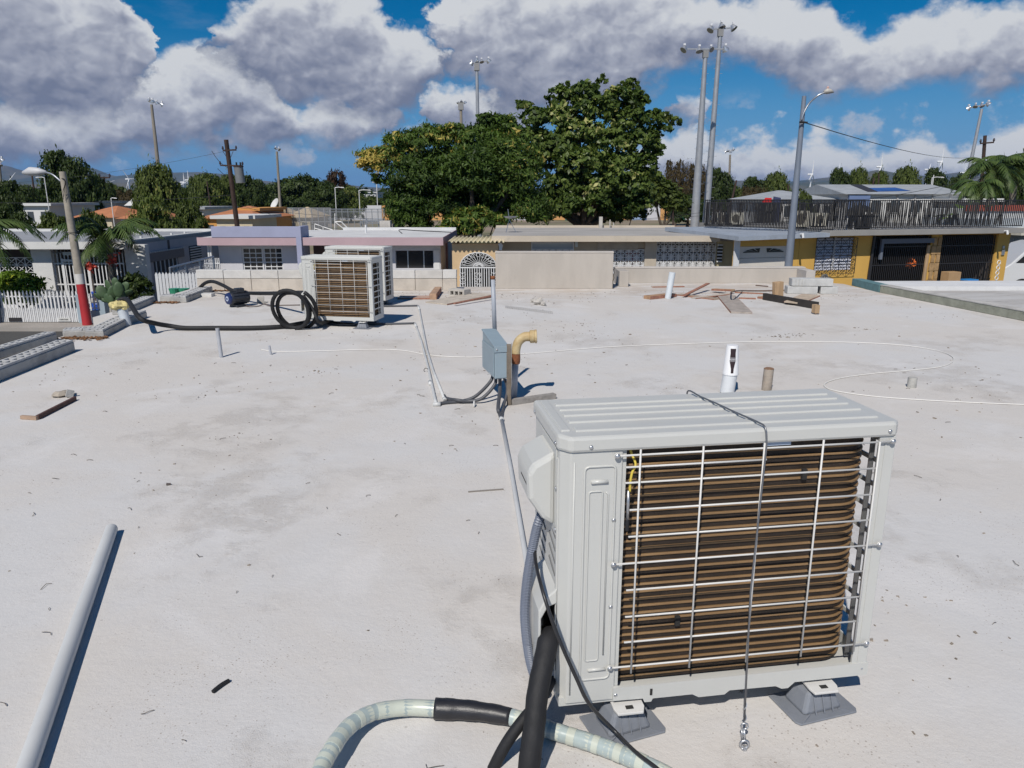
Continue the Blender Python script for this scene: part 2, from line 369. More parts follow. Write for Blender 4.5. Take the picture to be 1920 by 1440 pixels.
# ------------------------------------------------------------------ the big sheets
GZ = -2.8
def ground_mats():
    m = bpy.data.materials.new('roof_coating'); m.use_nodes = True; g = NG(m.node_tree)
    tc = g.n('ShaderNodeTexCoord').outputs['Object']
    def nz(sc, det=6., ro=.6, st=None, dist=0.):
        v = tc if st is None else g.n('ShaderNodeVectorMath', {0: tc, 1: st}, operation='MULTIPLY').outputs[0]
        return g.n('ShaderNodeTexNoise', {'Vector': v, 'Scale': sc, 'Detail': det, 'Roughness': ro, 'Distortion': dist}).outputs[0]
    big = nz(.55, 7, .62, dist=.4); mid = nz(2.6, 7, .65); fine = nz(55, 5, .7); grit = nz(260, 3, .7)
    c = g.mix(g.ss(big, .38, .60), (.60, .588, .578, 1), (.598, .565, .53, 1))
    c = g.mix(g.m('MULTIPLY', g.ss(mid, .50, .72), .28), c, (.565, .53, .495, 1))
    c = g.mix(g.m('MULTIPLY', g.ss(nz(1.1, 6, .6, (1, 1, 1), .8), .53, .66), .5), c, (.67, .65, .635, 1))
    # sandy worn places where the coating has gone thin and the grit shows
    worn = g.m('MULTIPLY', g.ss(nz(.8, 6, .62, (1.1, .9, 1)), .49, .60), g.ss(nz(3.5, 5, .7), .38, .58))
    c = g.mix(g.m('MULTIPLY', worn, g.ss(fine, .40, .62, .12, .50)), c, (.52, .47, .42, 1))
    c = g.mix(g.m('MULTIPLY', g.ss(grit, .30, .70, 0., .20), g.m('ADD', g.m('MULTIPLY', worn, .8), .35)), c, (.42, .39, .36, 1))
    # loose sand: tiny dark and pale grains, thick where the coating is worn
    for sc, lo, cc_, k in ((95., .80, (.27, .225, .19, 1), .75), (150., .74, (.33, .28, .24, 1), .6), (120., .84, (.74, .71, .67, 1), .5)):
        vg = g.n('ShaderNodeTexVoronoi', {'Vector': tc, 'Scale': sc, 'Randomness': 1.}, feature='F1')
        sg = g.ss(g.n('ShaderNodeSeparateColor', {0: vg.outputs['Color']}).outputs[1], lo, lo + .04)
        dm = g.m('ADD', .10, g.m('MULTIPLY', g.ss(nz(1.7, 7, .7), .44, .62), .9))
        c = g.mix(g.m('MULTIPLY', g.m('MULTIPLY', g.ss(vg.outputs['Distance'], .34, .16), sg), g.m('MULTIPLY', dm, k)), c, cc_)
    # dark flecks
    vo = g.n('ShaderNodeTexVoronoi', {'Vector': tc, 'Scale': 26., 'Randomness': 1.}, feature='F1')
    sel = g.ss(g.n('ShaderNodeSeparateColor', {0: vo.outputs['Color']}).outputs[0], .86, .92)
    fl = g.m('MULTIPLY', g.m('MULTIPLY', g.ss(vo.outputs['Distance'], .17, .08), sel), g.ss(mid, .42, .56))
    c = g.mix(g.m('MULTIPLY', fl, .35), c, (.16, .14, .125, 1))
    st = nz(2.2, 6, .7, (.18, 2.2, 1)); c = g.mix(g.m('MULTIPLY', g.ss(st, .56, .72), .14), c, (.52, .50, .485, 1))
    # darker dust that gathers along the far parapet
    yy = g.n('ShaderNodeSeparateXYZ', {0: tc}).outputs[1]
    dust = g.m('MULTIPLY', g.ss(yy, 10.6, 12.5), g.ss(nz(3.2, 7, .7, (.5, 1.6, 1)), .38, .60))
    c = g.mix(g.m('MULTIPLY', dust, .75), c, (.47, .40, .335, 1))
    p = g.n('ShaderNodeBsdfPrincipled', {'Base Color': c, 'Roughness': .82, 'Specular IOR Level': .25})
    h = g.m('ADD', g.m('MULTIPLY', fine, .5), g.m('ADD', g.m('MULTIPLY', grit, g.m('ADD', .25, g.m('MULTIPLY', worn, 1.4))), g.m('MULTIPLY', mid, 2.5)))
    b = g.n('ShaderNodeBump', {'Strength': .55, 'Distance': .006, 'Height': h})
    g.put(p.inputs['Normal'], b.outputs[0])
    g.n('ShaderNodeOutputMaterial', {'Surface': p.outputs[0]})
    MATS['roof'] = m
ground_mats()
M_white = mat('painted_white_metal', (.62, .61, .59), .42, var=.05, vs=2.5, ds=.10, dc=(.42, .38, .33), bump=.03, bs=180)
M_cab = mat('condenser_enamel', (.53, .53, .505), .34, var=.035, vs=3, ds=.16, dc=(.46, .43, .38), bump=.05, bs=140)
M_conc = mat('concrete_grey', (.42, .41, .39), .9, var=.25, vs=5, ds=.35, dc=(.2, .19, .17), bump=.5, bs=50)
M_concl = mat('concrete_pale', (.50, .47, .43), .9, var=.18, vs=3, ds=.35, dc=(.33, .30, .26), bump=.4, bs=60)
M_wood = mat('weathered_plywood', (.42, .33, .25), .85, var=.3, vs=9, stretch=(1, 6, 6), ds=.3, dc=(.2, .13, .09), bump=.3, bs=40)
M_woodp = mat('pale_dusty_plywood', (.52, .46, .39), .85, var=.2, vs=7, ds=.4, dc=(.30, .24, .19), bump=.3, bs=50)
M_woodr = mat('reddish_plywood_edge', (.36, .17, .115), .85, var=.3, vs=20, bump=.2)
M_wood2 = mat('raw_lumber', (.50, .34, .20), .8, var=.3, vs=14, stretch=(1, 1, .15), bump=.2)
M_dark = mat('dark_void', (.02, .019, .018), .9)
M_pvc = mat('white_pvc', (.58, .585, .58), .42, var=.10, vs=3, ds=.2, dc=(.42, .40, .36))
M_pvcgrey = mat('grey_conduit_pvc', (.33, .35, .39), .5, var=.12, vs=6, ds=.2, dc=(.2, .19, .18))
M_black = mat('black_foam_insulation', (.013, .013, .015), .7, var=.3, vs=12, bump=.25, bs=50)
M_blackr = mat('black_cable', (.02, .02, .022), .4)
M_galv = mat('galvanised_steel', (.55, .56, .58), .38, metal=.85, var=.12, vs=8)

def structure():
    roofpoly = [(-30, -12), (16, -12), (16, 9.0), (6.35, 9.6), (6.0, 13.3), (5.4, 13.95), (1.95, 13.95), (1.95, 13.0), (-5.6, 13.0), (-5.6, 10.93), (-4.9, 9.4), (-4.9, 7.9)]
    # our flat roof, outlined with its notches on the left
    out = [(-4.1, -12), (6.95, -12), (6.42, 9.2), (6.0, 12.1), (5.95, 13.35), (5.5, 13.75), (-.2, 13.75), (-.2, 12.9), (-5.45, 12.9),
           (-5.45, 12.0), (-5.02, 12.0), (-4.95, 11.05), (-5.42, 11.05), (-5.42, 9.5), (-4.85, 9.5), (-4.80, 8.9), (-4.66, 8.3), (-5.02, 8.3), (-5.02, 7.75), (-4.60, 7.33), (-4.40, 5.97), (-4.1, 3)]
    mb = MB(); mb.prism(out, GZ - .1, 0)
    mb.build('flat_roof', MATS['roof'], kind='structure', origin=(0, 0, 0))
    g = mat('open_ground', (.16, .15, .11), .95, var=.35, vs=.02, c2=(.09, .10, .05), ds=.4, dc=(.2, .16, .12))
    MB().box(-9000, 9000, -300, 9200, GZ - .5, GZ - .05).build('ground', g, kind='structure', origin=(0, 0, 0))
    asp = mat('street_asphalt', (.075, .073, .07), .9, var=.25, vs=.6, bump=.4, bs=80)
    MB().box(-60, 60, 17, 24.4, GZ - .2, GZ - .02).build('street', asp, kind='structure', origin=(0, 0, 0))
    pv = mat('pavement_concrete', (.36, .33, .30), .9, var=.2, vs=.8, ds=.4, dc=(.2, .17, .14), bump=.3)
    MB().box(-60, 60, 24.4, 28.6, GZ - .2, GZ + .10).build('pavement', pv, kind='structure', origin=(0, 0, 0))
    MB().box(-60, 60, 14.6, 17, GZ - .2, GZ + .10).build('near_pavement', pv, kind='structure', origin=(0, 0, 0))
    MB().box(-24, -5.5, -8, 14.6, GZ - .3, GZ + .07).build('side_yard_paving', pv, kind='structure', origin=(0, 0, 0))
    bf = mat('ball_field_dirt', (.27, .20, .15), .95, var=.3, vs=.08, c2=(.16, .155, .08))
    MB().box(-34, 75, 42, 152, GZ - .2, GZ + .02).build('ball_field', bf, kind='structure', origin=(0, 0, 0))
    # hills
    hl = mat('wooded_hillside', (.050, .065, .045), .95, var=.45, vs=.004, c2=(.12, .105, .065), ds=.5, dc=(.17, .14, .10))
    def hills(prof, Y, depth, seed):
        r = np.random.default_rng(seed)
        xs = np.linspace(-.85, .85, 240); pxs = 960 + F * xs * .985
        h = np.interp(pxs, [p[0] for p in prof], [p[1] for p in prof])
        nz = sum(np.sin(xs * k * 6.3 + r.uniform(0, 6)) / k for k in (5, 9, 17, 31)) * .8
        hh = np.array([A(960, y, Y).z for y in (h + nz)]) 
        rows = 26; V = []; Fc = []
        spur = [np.sin(xs * k + r.uniform(0, 6)) for k in (22, 37, 61, 95, 150)]
        for j in range(rows):
            t = j / (rows - 1)
            ridge = 1 - abs(t - .55) / .55 if t < .55 else 1 - (t - .55) / .9
            ridge = max(0, ridge) ** .8
            sp = sum(s_ / (i + 1) * np.sin(t * 9 + i * 2.1 + xs * 14 * (i + 1)) for i, s_ in enumerate(spur)) * .10
            z = GZ - 30 + (hh - GZ + 30) * np.clip(ridge * (1 + sp * (1 - ridge) * 2.2), 0, 1.0)
            y = Y - depth * .55 + depth * t
            for x_, z_ in zip(xs, z): V.append((x_ * Y * 1.0, y, z_))
        n = len(xs)
        for j in range(rows - 1):
            for i in range(n - 1): Fc.append((j * n + i, j * n + i + 1, (j + 1) * n + i + 1, (j + 1) * n + i))
        mb = MB(); mb.add(V, Fc); mb.build('hills' if Y > 5000 else 'foothills', hl, kind='structure', origin=(0, Y, GZ), smooth=True)
    hills([(-400,318),(-100,305),(0,311),(35,314),(62,309),(90,322),(150,318),(180,312),(215,314),(250,330),(310,324),(400,322),(450,326),(500,336),(560,344),(620,340),(700,350),(800,356),(1000,352),(1200,346),(1270,338),(1330,340),(1400,337),(1460,340),(1540,330),(1620,322),(1700,330),(1760,322),(1800,326),(1860,333),(2000,326),(2400,335)], 7200, 1700, 3)
    hills([(-400,336),(0,340),(120,345),(260,342),(400,348),(520,352),(700,358),(1200,356),(1300,345),(1420,346),(1520,340),(1570,326),(1612,317),(1650,325),(1700,340),(1770,346),(1830,334),(1920,338),(2400,345)], 4800, 1000, 9)
structure()

def haze():
    m = bpy.data.materials.new('air'); m.use_nodes = True; g = NG(m.node_tree)
    v = g.n('ShaderNodeVolumePrincipled', {'Color': (.24, .50, 1., 1), 'Density': 5e-5, 'Anisotropy': .1})
    g.n('ShaderNodeOutputMaterial', {'Volume': v.outputs[0]})
    o = MB().box(-9500, 9500, -400, 9600, GZ - 32, 275).build('haze', m, kind='stuff', origin=(0, 0, 0))
haze()

# ------------------------------------------------------------------ parapets of our roof
def parapets():
    segs = [ # inner line a->b, outward normal side width, height, label
        ((-4.02, 2.2), (-4.40, 7.33), .20, .155, 'low concrete parapet with a screen block top along the near left roof edge'),
        ((-4.90, 6.6), (-4.93, 7.92), .15, .12, 'shaded parapet stub standing back behind the notch in the left roof edge'),
        ((-4.93, 8.02), (-4.56, 8.14), .2, .12, 'short sunlit cross parapet closing the notch by the brown litter'),
        ((-4.50, 8.06), (-4.66, 8.93), .22, .115, 'angled parapet piece holding up the white bucket with the yellow rag'),
        ((-4.67, 8.96), (-4.71, 9.50), .2, .12, 'short shaded parapet block right behind the yellow rag bundle'),
        ((-5.10, 9.72), (-5.27, 10.93), .2, .12, 'shaded parapet stub beside the prickly pear, in front of the picket fence'),
        ((-5.24, 11.0), (-4.82, 11.0), .2, .12, 'sunlit cross parapet in front of the white picket fence'),
        ((-4.80, 10.9), (-4.92, 12.2), .22, .12, 'last left parapet piece running up to the block wall under the black hose'),
    ]
    for a, b, w, h, lab in segs:
        h *= .62; w *= .86; a = Vector((*a, 0)); b = Vector((*b, 0)); L = (b - a).length; ang = math.atan2(b.y - a.y, b.x - a.x)
        r = root('parapet', lab, 'parapet', a, ang, 'parapet pieces on the left roof edge')
        T = TR(a.x, a.y, 0, ang)
        MB(T).box(0, L, 0, w, -.0, h).build('wall_body', M_conc, r, bevel=.008)
        n = max(2, int(L / .40)); st = L / n
        mp = mat('perforated_cap_block', (.50, .50, .50), .85, var=.2, vs=8, ds=.3, bump=.3)
        for i in range(n):   # cap blocks with open cells on top
            u0 = i * st + .004; u1 = (i + 1) * st - .004; mb = MB(T)
            k = 4; cw = (u1 - u0) / k
            mb.box(u0, u1, .008, .03, h + .002, h + .022); mb.box(u0, u1, w - .03, w - .008, h + .002, h + .022)
            for j in range(k + 1): mb.box(u0 + j * cw - (.0 if j == 0 else .012), u0 + j * cw + (.0 if j == k else .012), .03, w - .03, h + .002, h + .022)
            mb.box(u0, u1, w * .5 - .012, w * .5 + .012, h + .003, h + .020)
            mb.build('cap_block', mp, r)
    # block wall along the far edge
    r = root('block_wall', 'low wall of pale concrete blocks along the far left roof edge', 'wall', (-5.2, 12.38, 0))
    x = -5.25; i = 0; xe = -.92
    tops = [mat('block_white_a', (.60, .585, .56), .9, var=.1, vs=6, bump=.3, ds=.2, dc=(.42, .38, .33)), mat('block_white_b', (.55, .53, .50), .9, var=.12, vs=6, bump=.3, ds=.25, dc=(.42, .38, .33))]
    lows = [mat('block_tan_a', (.52, .47, .41), .9, var=.15, vs=5, bump=.35, ds=.3, dc=(.34, .30, .25)), mat('block_tan_b', (.47, .42, .365), .9, var=.15, vs=5, bump=.35, ds=.3, dc=(.34, .30, .25))]
    MB().box(-5.24, xe - .005, 12.40, 12.5, 0, .325).build('mortar', lows[1], r)
    while x < xe - .05:
        x1 = min(x + .455, xe)
        y = 12.385 + random.uniform(-.003, .003)
        MB().box(x + .004, x1 - .004, y, 12.53, .0, .195).build('block', lows[random.random() < .4], r, bevel=.006)
        MB().box(x + .004, x1 - .004, y - .006, 12.54, .20, .335 + random.uniform(-.003, .003)).build('block', tops[random.random() < .4], r, bevel=.006)
        x = x1; i += 1
    st = mat('taupe_stucco', (.455, .415, .37), .9, var=.10, vs=2, ds=.45, stretch=(1.6, 1.6, .5), dc=(.38, .34, .30), bump=.25, bs=90)
    def stucco(name, T, L, w, h, lab, crack):
        r = root(name, lab, 'wall', T.translation, 0)
        MB(T).box(0, L, 0, w, 0, h).build('wall_body', st, r, bevel=.008)
        MB(T).box(-.004, L + .004, -.006, w + .006, h + .001, h + .022).build('wall_cap', mat('cap_plaster', (.52, .48, .44), .9, var=.1, vs=4), r, bevel=.004)
        return r
    stucco('stucco_wall', TR(-.28, 12.62, 0, 0), 1.99, .18, .60, 'tall taupe stucco wall on the far roof edge, right of the arched gate', 1)
    r = stucco('stucco_wall', TR(1.86, 13.45, 0, 0), 3.42, .16, .27, 'long low taupe stucco wall on the far roof edge behind the scattered planks', 1)
    MB().box(1.86, 2.02, 12.9, 13.444, 0, .27).build('return_wall', st, r, bevel=.006)
    MB().box(5.13, 5.29, 13.0, 13.444, 0, .27).build('return_wall', mat('pale_stucco', (.47, .44, .41), .9, var=.1, vs=3), r, bevel=.006)
    ck = [Vector((-.28 + 2.0 + random.uniform(-.012, .012), 12.612, z)) for z in np.linspace(0, .36, 9)]
    MB().tube(ck, .006, 5).build('crack', M_dark, bpy.data.objects['stucco_wall'])
    # curb at the right edge and the neighbouring roof
    cb = mat('curb_mossy', (.33, .335, .27), .9, var=.25, vs=5, ds=.5, dc=(.12, .12, .10), bump=.5, bs=40)
    pts = [(6.06, 13.0), (6.0, 12.1), (6.42, 9.21), (6.95, 4.5), (7.2, 0)]
    r = root('edge_curb', 'low mossy concrete curb along the right roof edge, teal at its far end', 'curb', (6.2, 9, 0))
    tl = mat('teal_paint', (.115, .22, .235), .8, var=.2, vs=8, ds=.2)
    poly = [(x, y) for x, y in pts[1:]] + [(x + .16, y) for x, y in reversed(pts[1:])]
    MB().prism(poly, 0, .115).build('curb_body', cb, r, bevel=.006)
    MB().prism([(x - .004, y) for x, y in pts[1:]] + [(x + .165, y) for x, y in reversed(pts[1:])], .1165, .128).build('curb_top', mat('curb_white_top', (.52, .50, .47), .9, var=.25, vs=6, ds=.4), r)
    MB().prism([(5.985, 13.1), (5.99, 12.12), (6.16, 12.12), (6.16, 13.1)], 0, .125).build('painted_end', tl, r, bevel=.005)
    nr = mat('stained_roof', (.50, .49, .48), .88, var=.25, vs=1.1, c2=(.40, .38, .36), ds=.85, dc=(.10, .085, .07), stretch=(.55, 1.7, 1), bump=.3, bs=30)
    MB().prism([(6.17, 12.1), (6.6, 9.2), (7.12, 4.5), (7.4, -12), (19, -12), (19, 12.1)], GZ, .03).build('neighbour_roof', nr, kind='structure', origin=(0, 0, 0))
    MB().prism([(6.18, 12.11), (19, 12.11), (19, 13.2), (6.18, 12.9)], GZ, .10).build('neighbour_roof_border', mat('white_roof_paint', (.66, .66, .66), .8, var=.08, vs=3, ds=.12), kind='structure', origin=(0, 0, 0))
parapets()

# ------------------------------------------------------------------ the condenser
def condenser():
    o0 = Vector((.130, 1.822, 0)); ang = R(8.8)
    r = root('condenser_unit', 'large cream air conditioner outdoor unit with brown coil and wire guard, nearest on the roof', 'air conditioner', o0, ang, 'air conditioner units on the roof')
    T = TR(o0.x, o0.y, 0, ang)
    Wd, D, Z0, Z1 = .955, .37, .10, .90
    B = lambda: MB(T)
    # base pan with a shaped lip
    base = [(.16, .10), (.25, .098), (.255, .085), (.275, .085), (.28, .095), (.40, .095), (.42, .083), (.50, .083), (.515, .095), (.66, .093), (.68, .082), (.70, .082), (.72, .10), (.955, .10), (.955, .142), (.16, .142)]
    B().prism(base, -.006, .004, 'y').build('base_pan', M_cab, r)
    B().box(.004, Wd - .004, .005, D, .092, .118).build('base_tray', M_cab, r)
    B().box(.27, .277, -.008, -.004, .108, .128).build('slot', M_dark, r)
    # left cabinet
    cp = [(0, .03), (.024, 0), (.165, 0), (.165, .012), (.172, .012), (.172, D), (0, D)]
    B().prism(cp, Z0 + .0, .858).build('side_cabinet', M_cab, r, bevel=.004)
    def loop(x0, x1, z0, z1, rr=.012):
        p = []
        for cx, cz, a0 in ((x1 - rr, z1 - rr, 0), (x0 + rr, z1 - rr, 90), (x0 + rr, z0 + rr, 180), (x1 - rr, z0 + rr, 270)):
            for k in range(4):
                a = R(a0 + k * 30); p.append((cx + rr * math.cos(a), -.0008, cz + rr * math.sin(a)))
        return p
    mb = B()
    mb.tube(loop(.062, .146, .175, .815), .0032, 6, closed=True)
    mb.tube(loop(.075, .112, .235, .745, .006), .0024, 6, closed=True)
    mb.tube([(.128, -.0005, .25), (.128, -.0005, .735), (.121, -.0005, .742)], .0024, 6)
    mb.tube([(.08, -.0008, .772), (.125, -.0008, .772)], .006, 6)
    mb.tube([(.085, -.0008, .205), (.135, -.0008, .205)], .005, 6)
    mb.tube([(.034, -.0004, .13), (.034, -.0004, .83)], .0022, 6)
    mb.build('pressed_rib', M_cab, r, smooth=True)
    # louvre slots in the left side
    for i in range(9):
        z = .60 - i * .038
        for y in (.10, .24):
            if z < .45 and y < .2: continue
            B().obox((-.0005, y, z), (.004, .085, .006), (R(14), 0, 0)).build('louver', mat('slot_shadow_paint', (.16, .16, .16), .7), r)
    # raised panel edge on the left side and the terminal cover
    B().box(-.004, .001, .035, .045, .12, .83).build('side_flange', M_cab, r)
    tv = [(0, .835), (-.062, .800), (-.078, .775), (-.074, .70), (-.035, .640), (0, .615)]
    mb = B(); n = len(tv)
    mb.prism(tv, .075, .255, 'y'); o = mb.build('terminal_cover', M_cab, r, bevel=.014)
    B().box(-.003, .0, .055, .275, .60, .85).build('terminal_plate', M_cab, r, bevel=.001)
    B().box(-.0762, -.0735, .10, .19, .735, .742).build('cover_slot', M_dark, r)
    # pipe cover: an arched hood with an open front and bottom
    h = B()
    hood = [(0, .45), (-.030, .425), (-.052, .385), (-.052, .19), (-.044, .19), (-.044, .36), (-.026, .395), (0, .405)]
    h.prism(hood, .03, .22, 'y'); h.build('pipe_cover', M_cab, r, bevel=.004)
    B().box(-.044, 0, .214, .22, .19, .38).build('pipe_cover_back', M_cab, r)
    B().box(-.0015, .0005, .034, .21, .19, .40).build('pipe_opening', M_dark, r)
    B().box(-.03, -.002, .07, .10, .235, .262).build('valve', mat('brass_valve', (.45, .33, .13), .35, metal=.9), r)
    B().box(-.034, -.002, .14, .17, .225, .25).build('valve', MATS['brass_valve'], r)
    B().box(-.036, .0, .04, .2, .158, .186).build('pipe_bracket', M_pvcgrey, r, bevel=.003)
    # lid with pressed ridges
    mb = B(); mb.prism([(-.008, .028), (.020, -.008), (Wd - .012, -.008), (Wd + .008, .012), (Wd + .008, D + .006), (-.008, D + .006)], .856, Z1)
    mb.build('top_cover', M_cab, r, bevel=.009)
    for y0, w_ in ((.040, .036), (.118, .030), (.182, .028), (.240, .026), (.292, .024)):
        B().box(.045, Wd - .035, y0, y0 + w_, Z1 - .004, Z1 + .0042).build('top_ridge', M_cab, r, bevel=.0042)
    B().box(.008, .034, .05, D - .02, Z1 - .004, Z1 + .0035).build('top_ridge', M_cab, r, bevel=.0035)
    # right corner post
    B().prism([(Wd - .052, -.001), (Wd - .004, -.001), (Wd, .006), (Wd, .045), (Wd - .004, .045), (Wd - .004, .008), (Wd - .052, .008)], .10, .857).build('corner_post', M_cab, r, bevel=.0015)
    B().box(Wd - .036, Wd - .030, -.003, -.001, .12, .84).build('post_crease', M_cab, r)
    # left opening frame
    B().box(.165, .176, .006, .016, .13, .857).build('opening_frame', M_cab, r)
    # fan side and right side
    ring = B(); c = Vector((.50, D - .004, .48))
    fanp = [(.172, .858), (Wd, .858), (Wd, .10), (.172, .10)]
    ring.box(.172, Wd, D - .010, D, .10, .857); ring.build('fan_panel', M_cab, r, bevel=.002)
    g = B(); MX = Matrix.Rotation(R(90), 3, 'X')
    for rr in np.linspace(.05, .34, 9): g.tube([c + Vector((rr * math.cos(t), .022, rr * math.sin(t))) for t in np.linspace(0, 2 * math.pi, 28)[:-1]], .003, 4, closed=True)
    for k in range(8): g.tube([c + Vector((0, .024, 0)), c + Vector((.345 * math.cos(k * R(45)), .018, .345 * math.sin(k * R(45))))], .003, 4)
    g.build('fan_grille', M_cab, r)
    B().lathe([(.34, -.001), (.34, .002)], c + Vector((0, .006, 0)), 32, MX).build('fan_opening', M_dark, r)
    sd_ = B(); sd_.box(Wd - .004, Wd, .255, D, .12, .857)
    sd_.box(Wd - .004, Wd, .045, .255, .82, .857); sd_.box(Wd - .004, Wd, .045, .255, .12, .16)
    sd_.box(Wd - .004, Wd, .19, .205, .16, .82)
    sd_.build('side_panel', M_cab, r)
    for i in range(8):
        z = .235 + i * .074
        B().box(Wd - .0045, Wd + .0005, .045, .255, z, z + .014).build('side_bar', M_cab, r)
    # coil: finned block bending round the right corner
    path = [Vector((.172, .045)), Vector((.835, .045))]
    for k in range(1, 9):
        a = R(-90 + k * 90 / 8); path.append(Vector((.835 + .085 * math.cos(a), .13 + .085 * math.sin(a))))
    path.append(Vector((.920, .34)))
    def ribbon(off0, off1, z0, z1):
        def offp(off):
            out = []
            for i, p in enumerate(path):
                d = (path[min(i + 1, len(path) - 1)] - path[max(i - 1, 0)]).normalized(); out.append(p + Vector((d.y, -d.x)) * off)
            return out
        return [tuple(p) for p in offp(off0)] + [tuple(p) for p in reversed(offp(off1))], z0, z1
    mcore = mat('coil_fins', (.036, .025, .018), .55, metal=.15, var=.35, vs=14, ds=.3, dc=(.09, .06, .04), bump=.5, bs=260)
    mrow = mat('coil_bronze', (.33, .205, .10), .45, metal=.3, var=.2, vs=5, c2=(.27, .165, .08), bump=.25, bs=200, ds=.25, dc=(.15, .09, .05))
    q = ribbon(0, -.022, .128, .855); B().prism(*q).build('coil_core', mcore, r)
    first = None
    for i in range(32):
        z = .140 + i * .0226
        if first is None:
            q = ribbon(.0055, -.002, z, z + .0068)
            first = B().prism(*q).build('fin_row', mrow, r, bevel=.002)
        else: share(first, r, (0, 0, i * .0226))
    for y in (.05, .335): B().box(.913, .928, y, y + .004, .13, .855).build('coil_end_plate', M_galv, r)
    for (x, z) in ((.70, .73), (.35, .30)):
        B().box(x, x + .014, .030, .040, z, z + .03).build('coil_clip', M_dark, r)
    # wire guard
    wz = [.845, .812, .768, .690, .612, .533, .452, .370, .290, .212]
    gm = M_white
    for i, z in enumerate(wz):
        x0 = .152 if i in (0, 5, 9) else .185; x1 = {0: .93, 5: .93, 9: .93, 1: .565}.get(i, .90)
        if i in (1, 2): x0 = .17
        mb = B(); mb.tube([(x0, -.010, z), (x1, -.010, z)], .0028, 8)
        if i in (0, 5, 9):
            for xe in ((x0 - .006, x1 + .006)): mb.tube([(xe + .006 * math.cos(t), -.010, z + .006 * math.sin(t)) for t in np.linspace(0, 2 * math.pi, 11)[:-1]], .0026, 6, closed=True)
        mb.build('guard_wire', gm, r, smooth=True)
        if i in (0, 5, 9):
            for xe in (x0 - .006, x1 + .006):
                B().lathe([(.0075, 0), (.0072, .002), (.004, .0045), (.001, .0052)], (xe, -.012, z), 10, Matrix.Rotation(R(90), 3, 'X')).build('screw', M_galv, r, smooth=True)
    for i, x in enumerate((.207, .380, .553, .724, .893)):
        top = .862 if i < 4 else .848
        B().tube([(x, -.0155, .193), (x, -.0155, top)], .0028, 8).build('guard_wire', gm, r, smooth=True)
    for x, y, z in ((.075, -.0085, .872), (Wd - .03, -.0085, .874), (.145, -.001, .40), (.075, -.001, .128), (.168, -.004, .118), (Wd - .02, -.003, .122), (.145, -.001, .66)):
        B().lathe([(.006, 0), (.0055, .002), (.002, .004)], (x, y, z), 10, Matrix.Rotation(R(90), 3, 'X')).build('screw', M_galv, r, smooth=True)
    for y, z in ((.04, .872), (.34, .872), (.05, .62), (.05, .74)):
        B().lathe([(.006, 0), (.0055, .002), (.002, .004)], (-.0085 if z > .8 else -.004, y, z), 10, Matrix.Rotation(R(-90), 3, 'Y')).build('screw', M_galv, r, smooth=True)
    # sensor at the top left of the coil
    ym = mat('yellow_lead', (.62, .47, .07), .5)
    B().tube(catmull([(.188, .02, .857), (.192, .012, .84), (.200, .0, .815), (.190, -.004, .795), (.186, -.004, .768), (.186, -.003, .74)], 4), .0034, 6).build('sensor_lead', ym, r, smooth=True)
    B().tube([(.185, .005, .74), (.185, .005, .655)], .0045, 8).build('sensor_bulb', M_galv, r, smooth=True)
    B().tube([(.185, .005, .655), (.185, .005, .625)], .0055, 8).build('sensor_cap', M_black, r)
    B().box(.56, .64, .004, .008, .846, .856).build('tag', mat('pale_blue_tag', (.42, .50, .62), .5), r)
    # feet brackets
    for x in (.165, .765):
        B().prism([(x, -.045), (x + .075, -.045), (x + .085, -.02), (x + .085, .40), (x - .006, .40), (x - .006, -.02)], .078, .086).build('foot_bracket', M_white, r, bevel=.002)
        B().obox((x + .04, -.022, .0868), (.022, .014, .002)).build('bolt_slot', M_dark, r)
    return r, T
AC, ACT = condenser()
def block(loc, rz, lab, first=[None], s=1.0):
    if first[0] is not None: return dup(first[0], loc, rz, lab, scale=s)
    r = root('mounting_block', lab, 'mounting block', loc, rz, 'grey rubber mounting blocks under the air conditioners'); T = TR(loc[0], loc[1], 0, rz)
    m = mat('grey_rubber', (.20, .215, .245), .62, var=.1, vs=12, ds=.2, dc=(.33, .31, .28), bump=.15, bs=90)
    MB(T).prism([(-.098, -.07), (.098, -.07), (.108, -.055), (.108, .075), (-.108, .075), (-.108, -.055)], .001, .007).build('flange', m, r, bevel=.002)
    mb = MB(T); b0 = [(-.070, -.045), (.070, -.045), (.070, .055), (-.070, .055)]; b1 = [(-.045, -.025), (.045, -.025), (.045, .040), (-.045, .040)]
    mb.add([(x, y, .007) for x, y in b0] + [(x, y, .070) for x, y in b1], [(0, 3, 2, 1), (4, 5, 6, 7), (0, 1, 5, 4), (1, 2, 6, 5), (2, 3, 7, 6), (3, 0, 4, 7)])
    mb.build('cone', m, r, bevel=.010)
    for x in (-.03, .0, .03): MB(T).add([(x - .002, -.050, .008), (x + .002, -.050, .008), (x + .002, -.0275, .072), (x - .002, -.0275, .072), (x, -.044, .008), (x, -.022, .072)], [(0, 1, 2, 3), (0, 4, 5, 3), (1, 2, 5, 4)]).build('rib', m, r)
    for x in (-.05, .05): MB(T).bar((x, -.045, .010), (x * 1.75, -.066, .007), .003, .004).build('rib', m, r)
    MB(T).lathe([(.02, .069), (.02, .074)], (0, .0, 0), 10).build('stud', M_dark, r)
    first[0] = r; return r
a = R(8.8)
def acp(x, y, T=None): p = (T or ACT) @ Vector((x, y, 0)); return (p.x, p.y, 0)
block(acp(.20, .010), R(20), 'grey rubber block under the front left foot of the nearest air conditioner')
block(acp(.80, .010), R(17), 'grey rubber block under the front right foot of the nearest air conditioner')
block(acp(.20, .36), a, 'grey rubber block under the back left foot of the nearest air conditioner')
block(acp(.80, .36), a, 'grey rubber block under the back right foot of the nearest air conditioner')
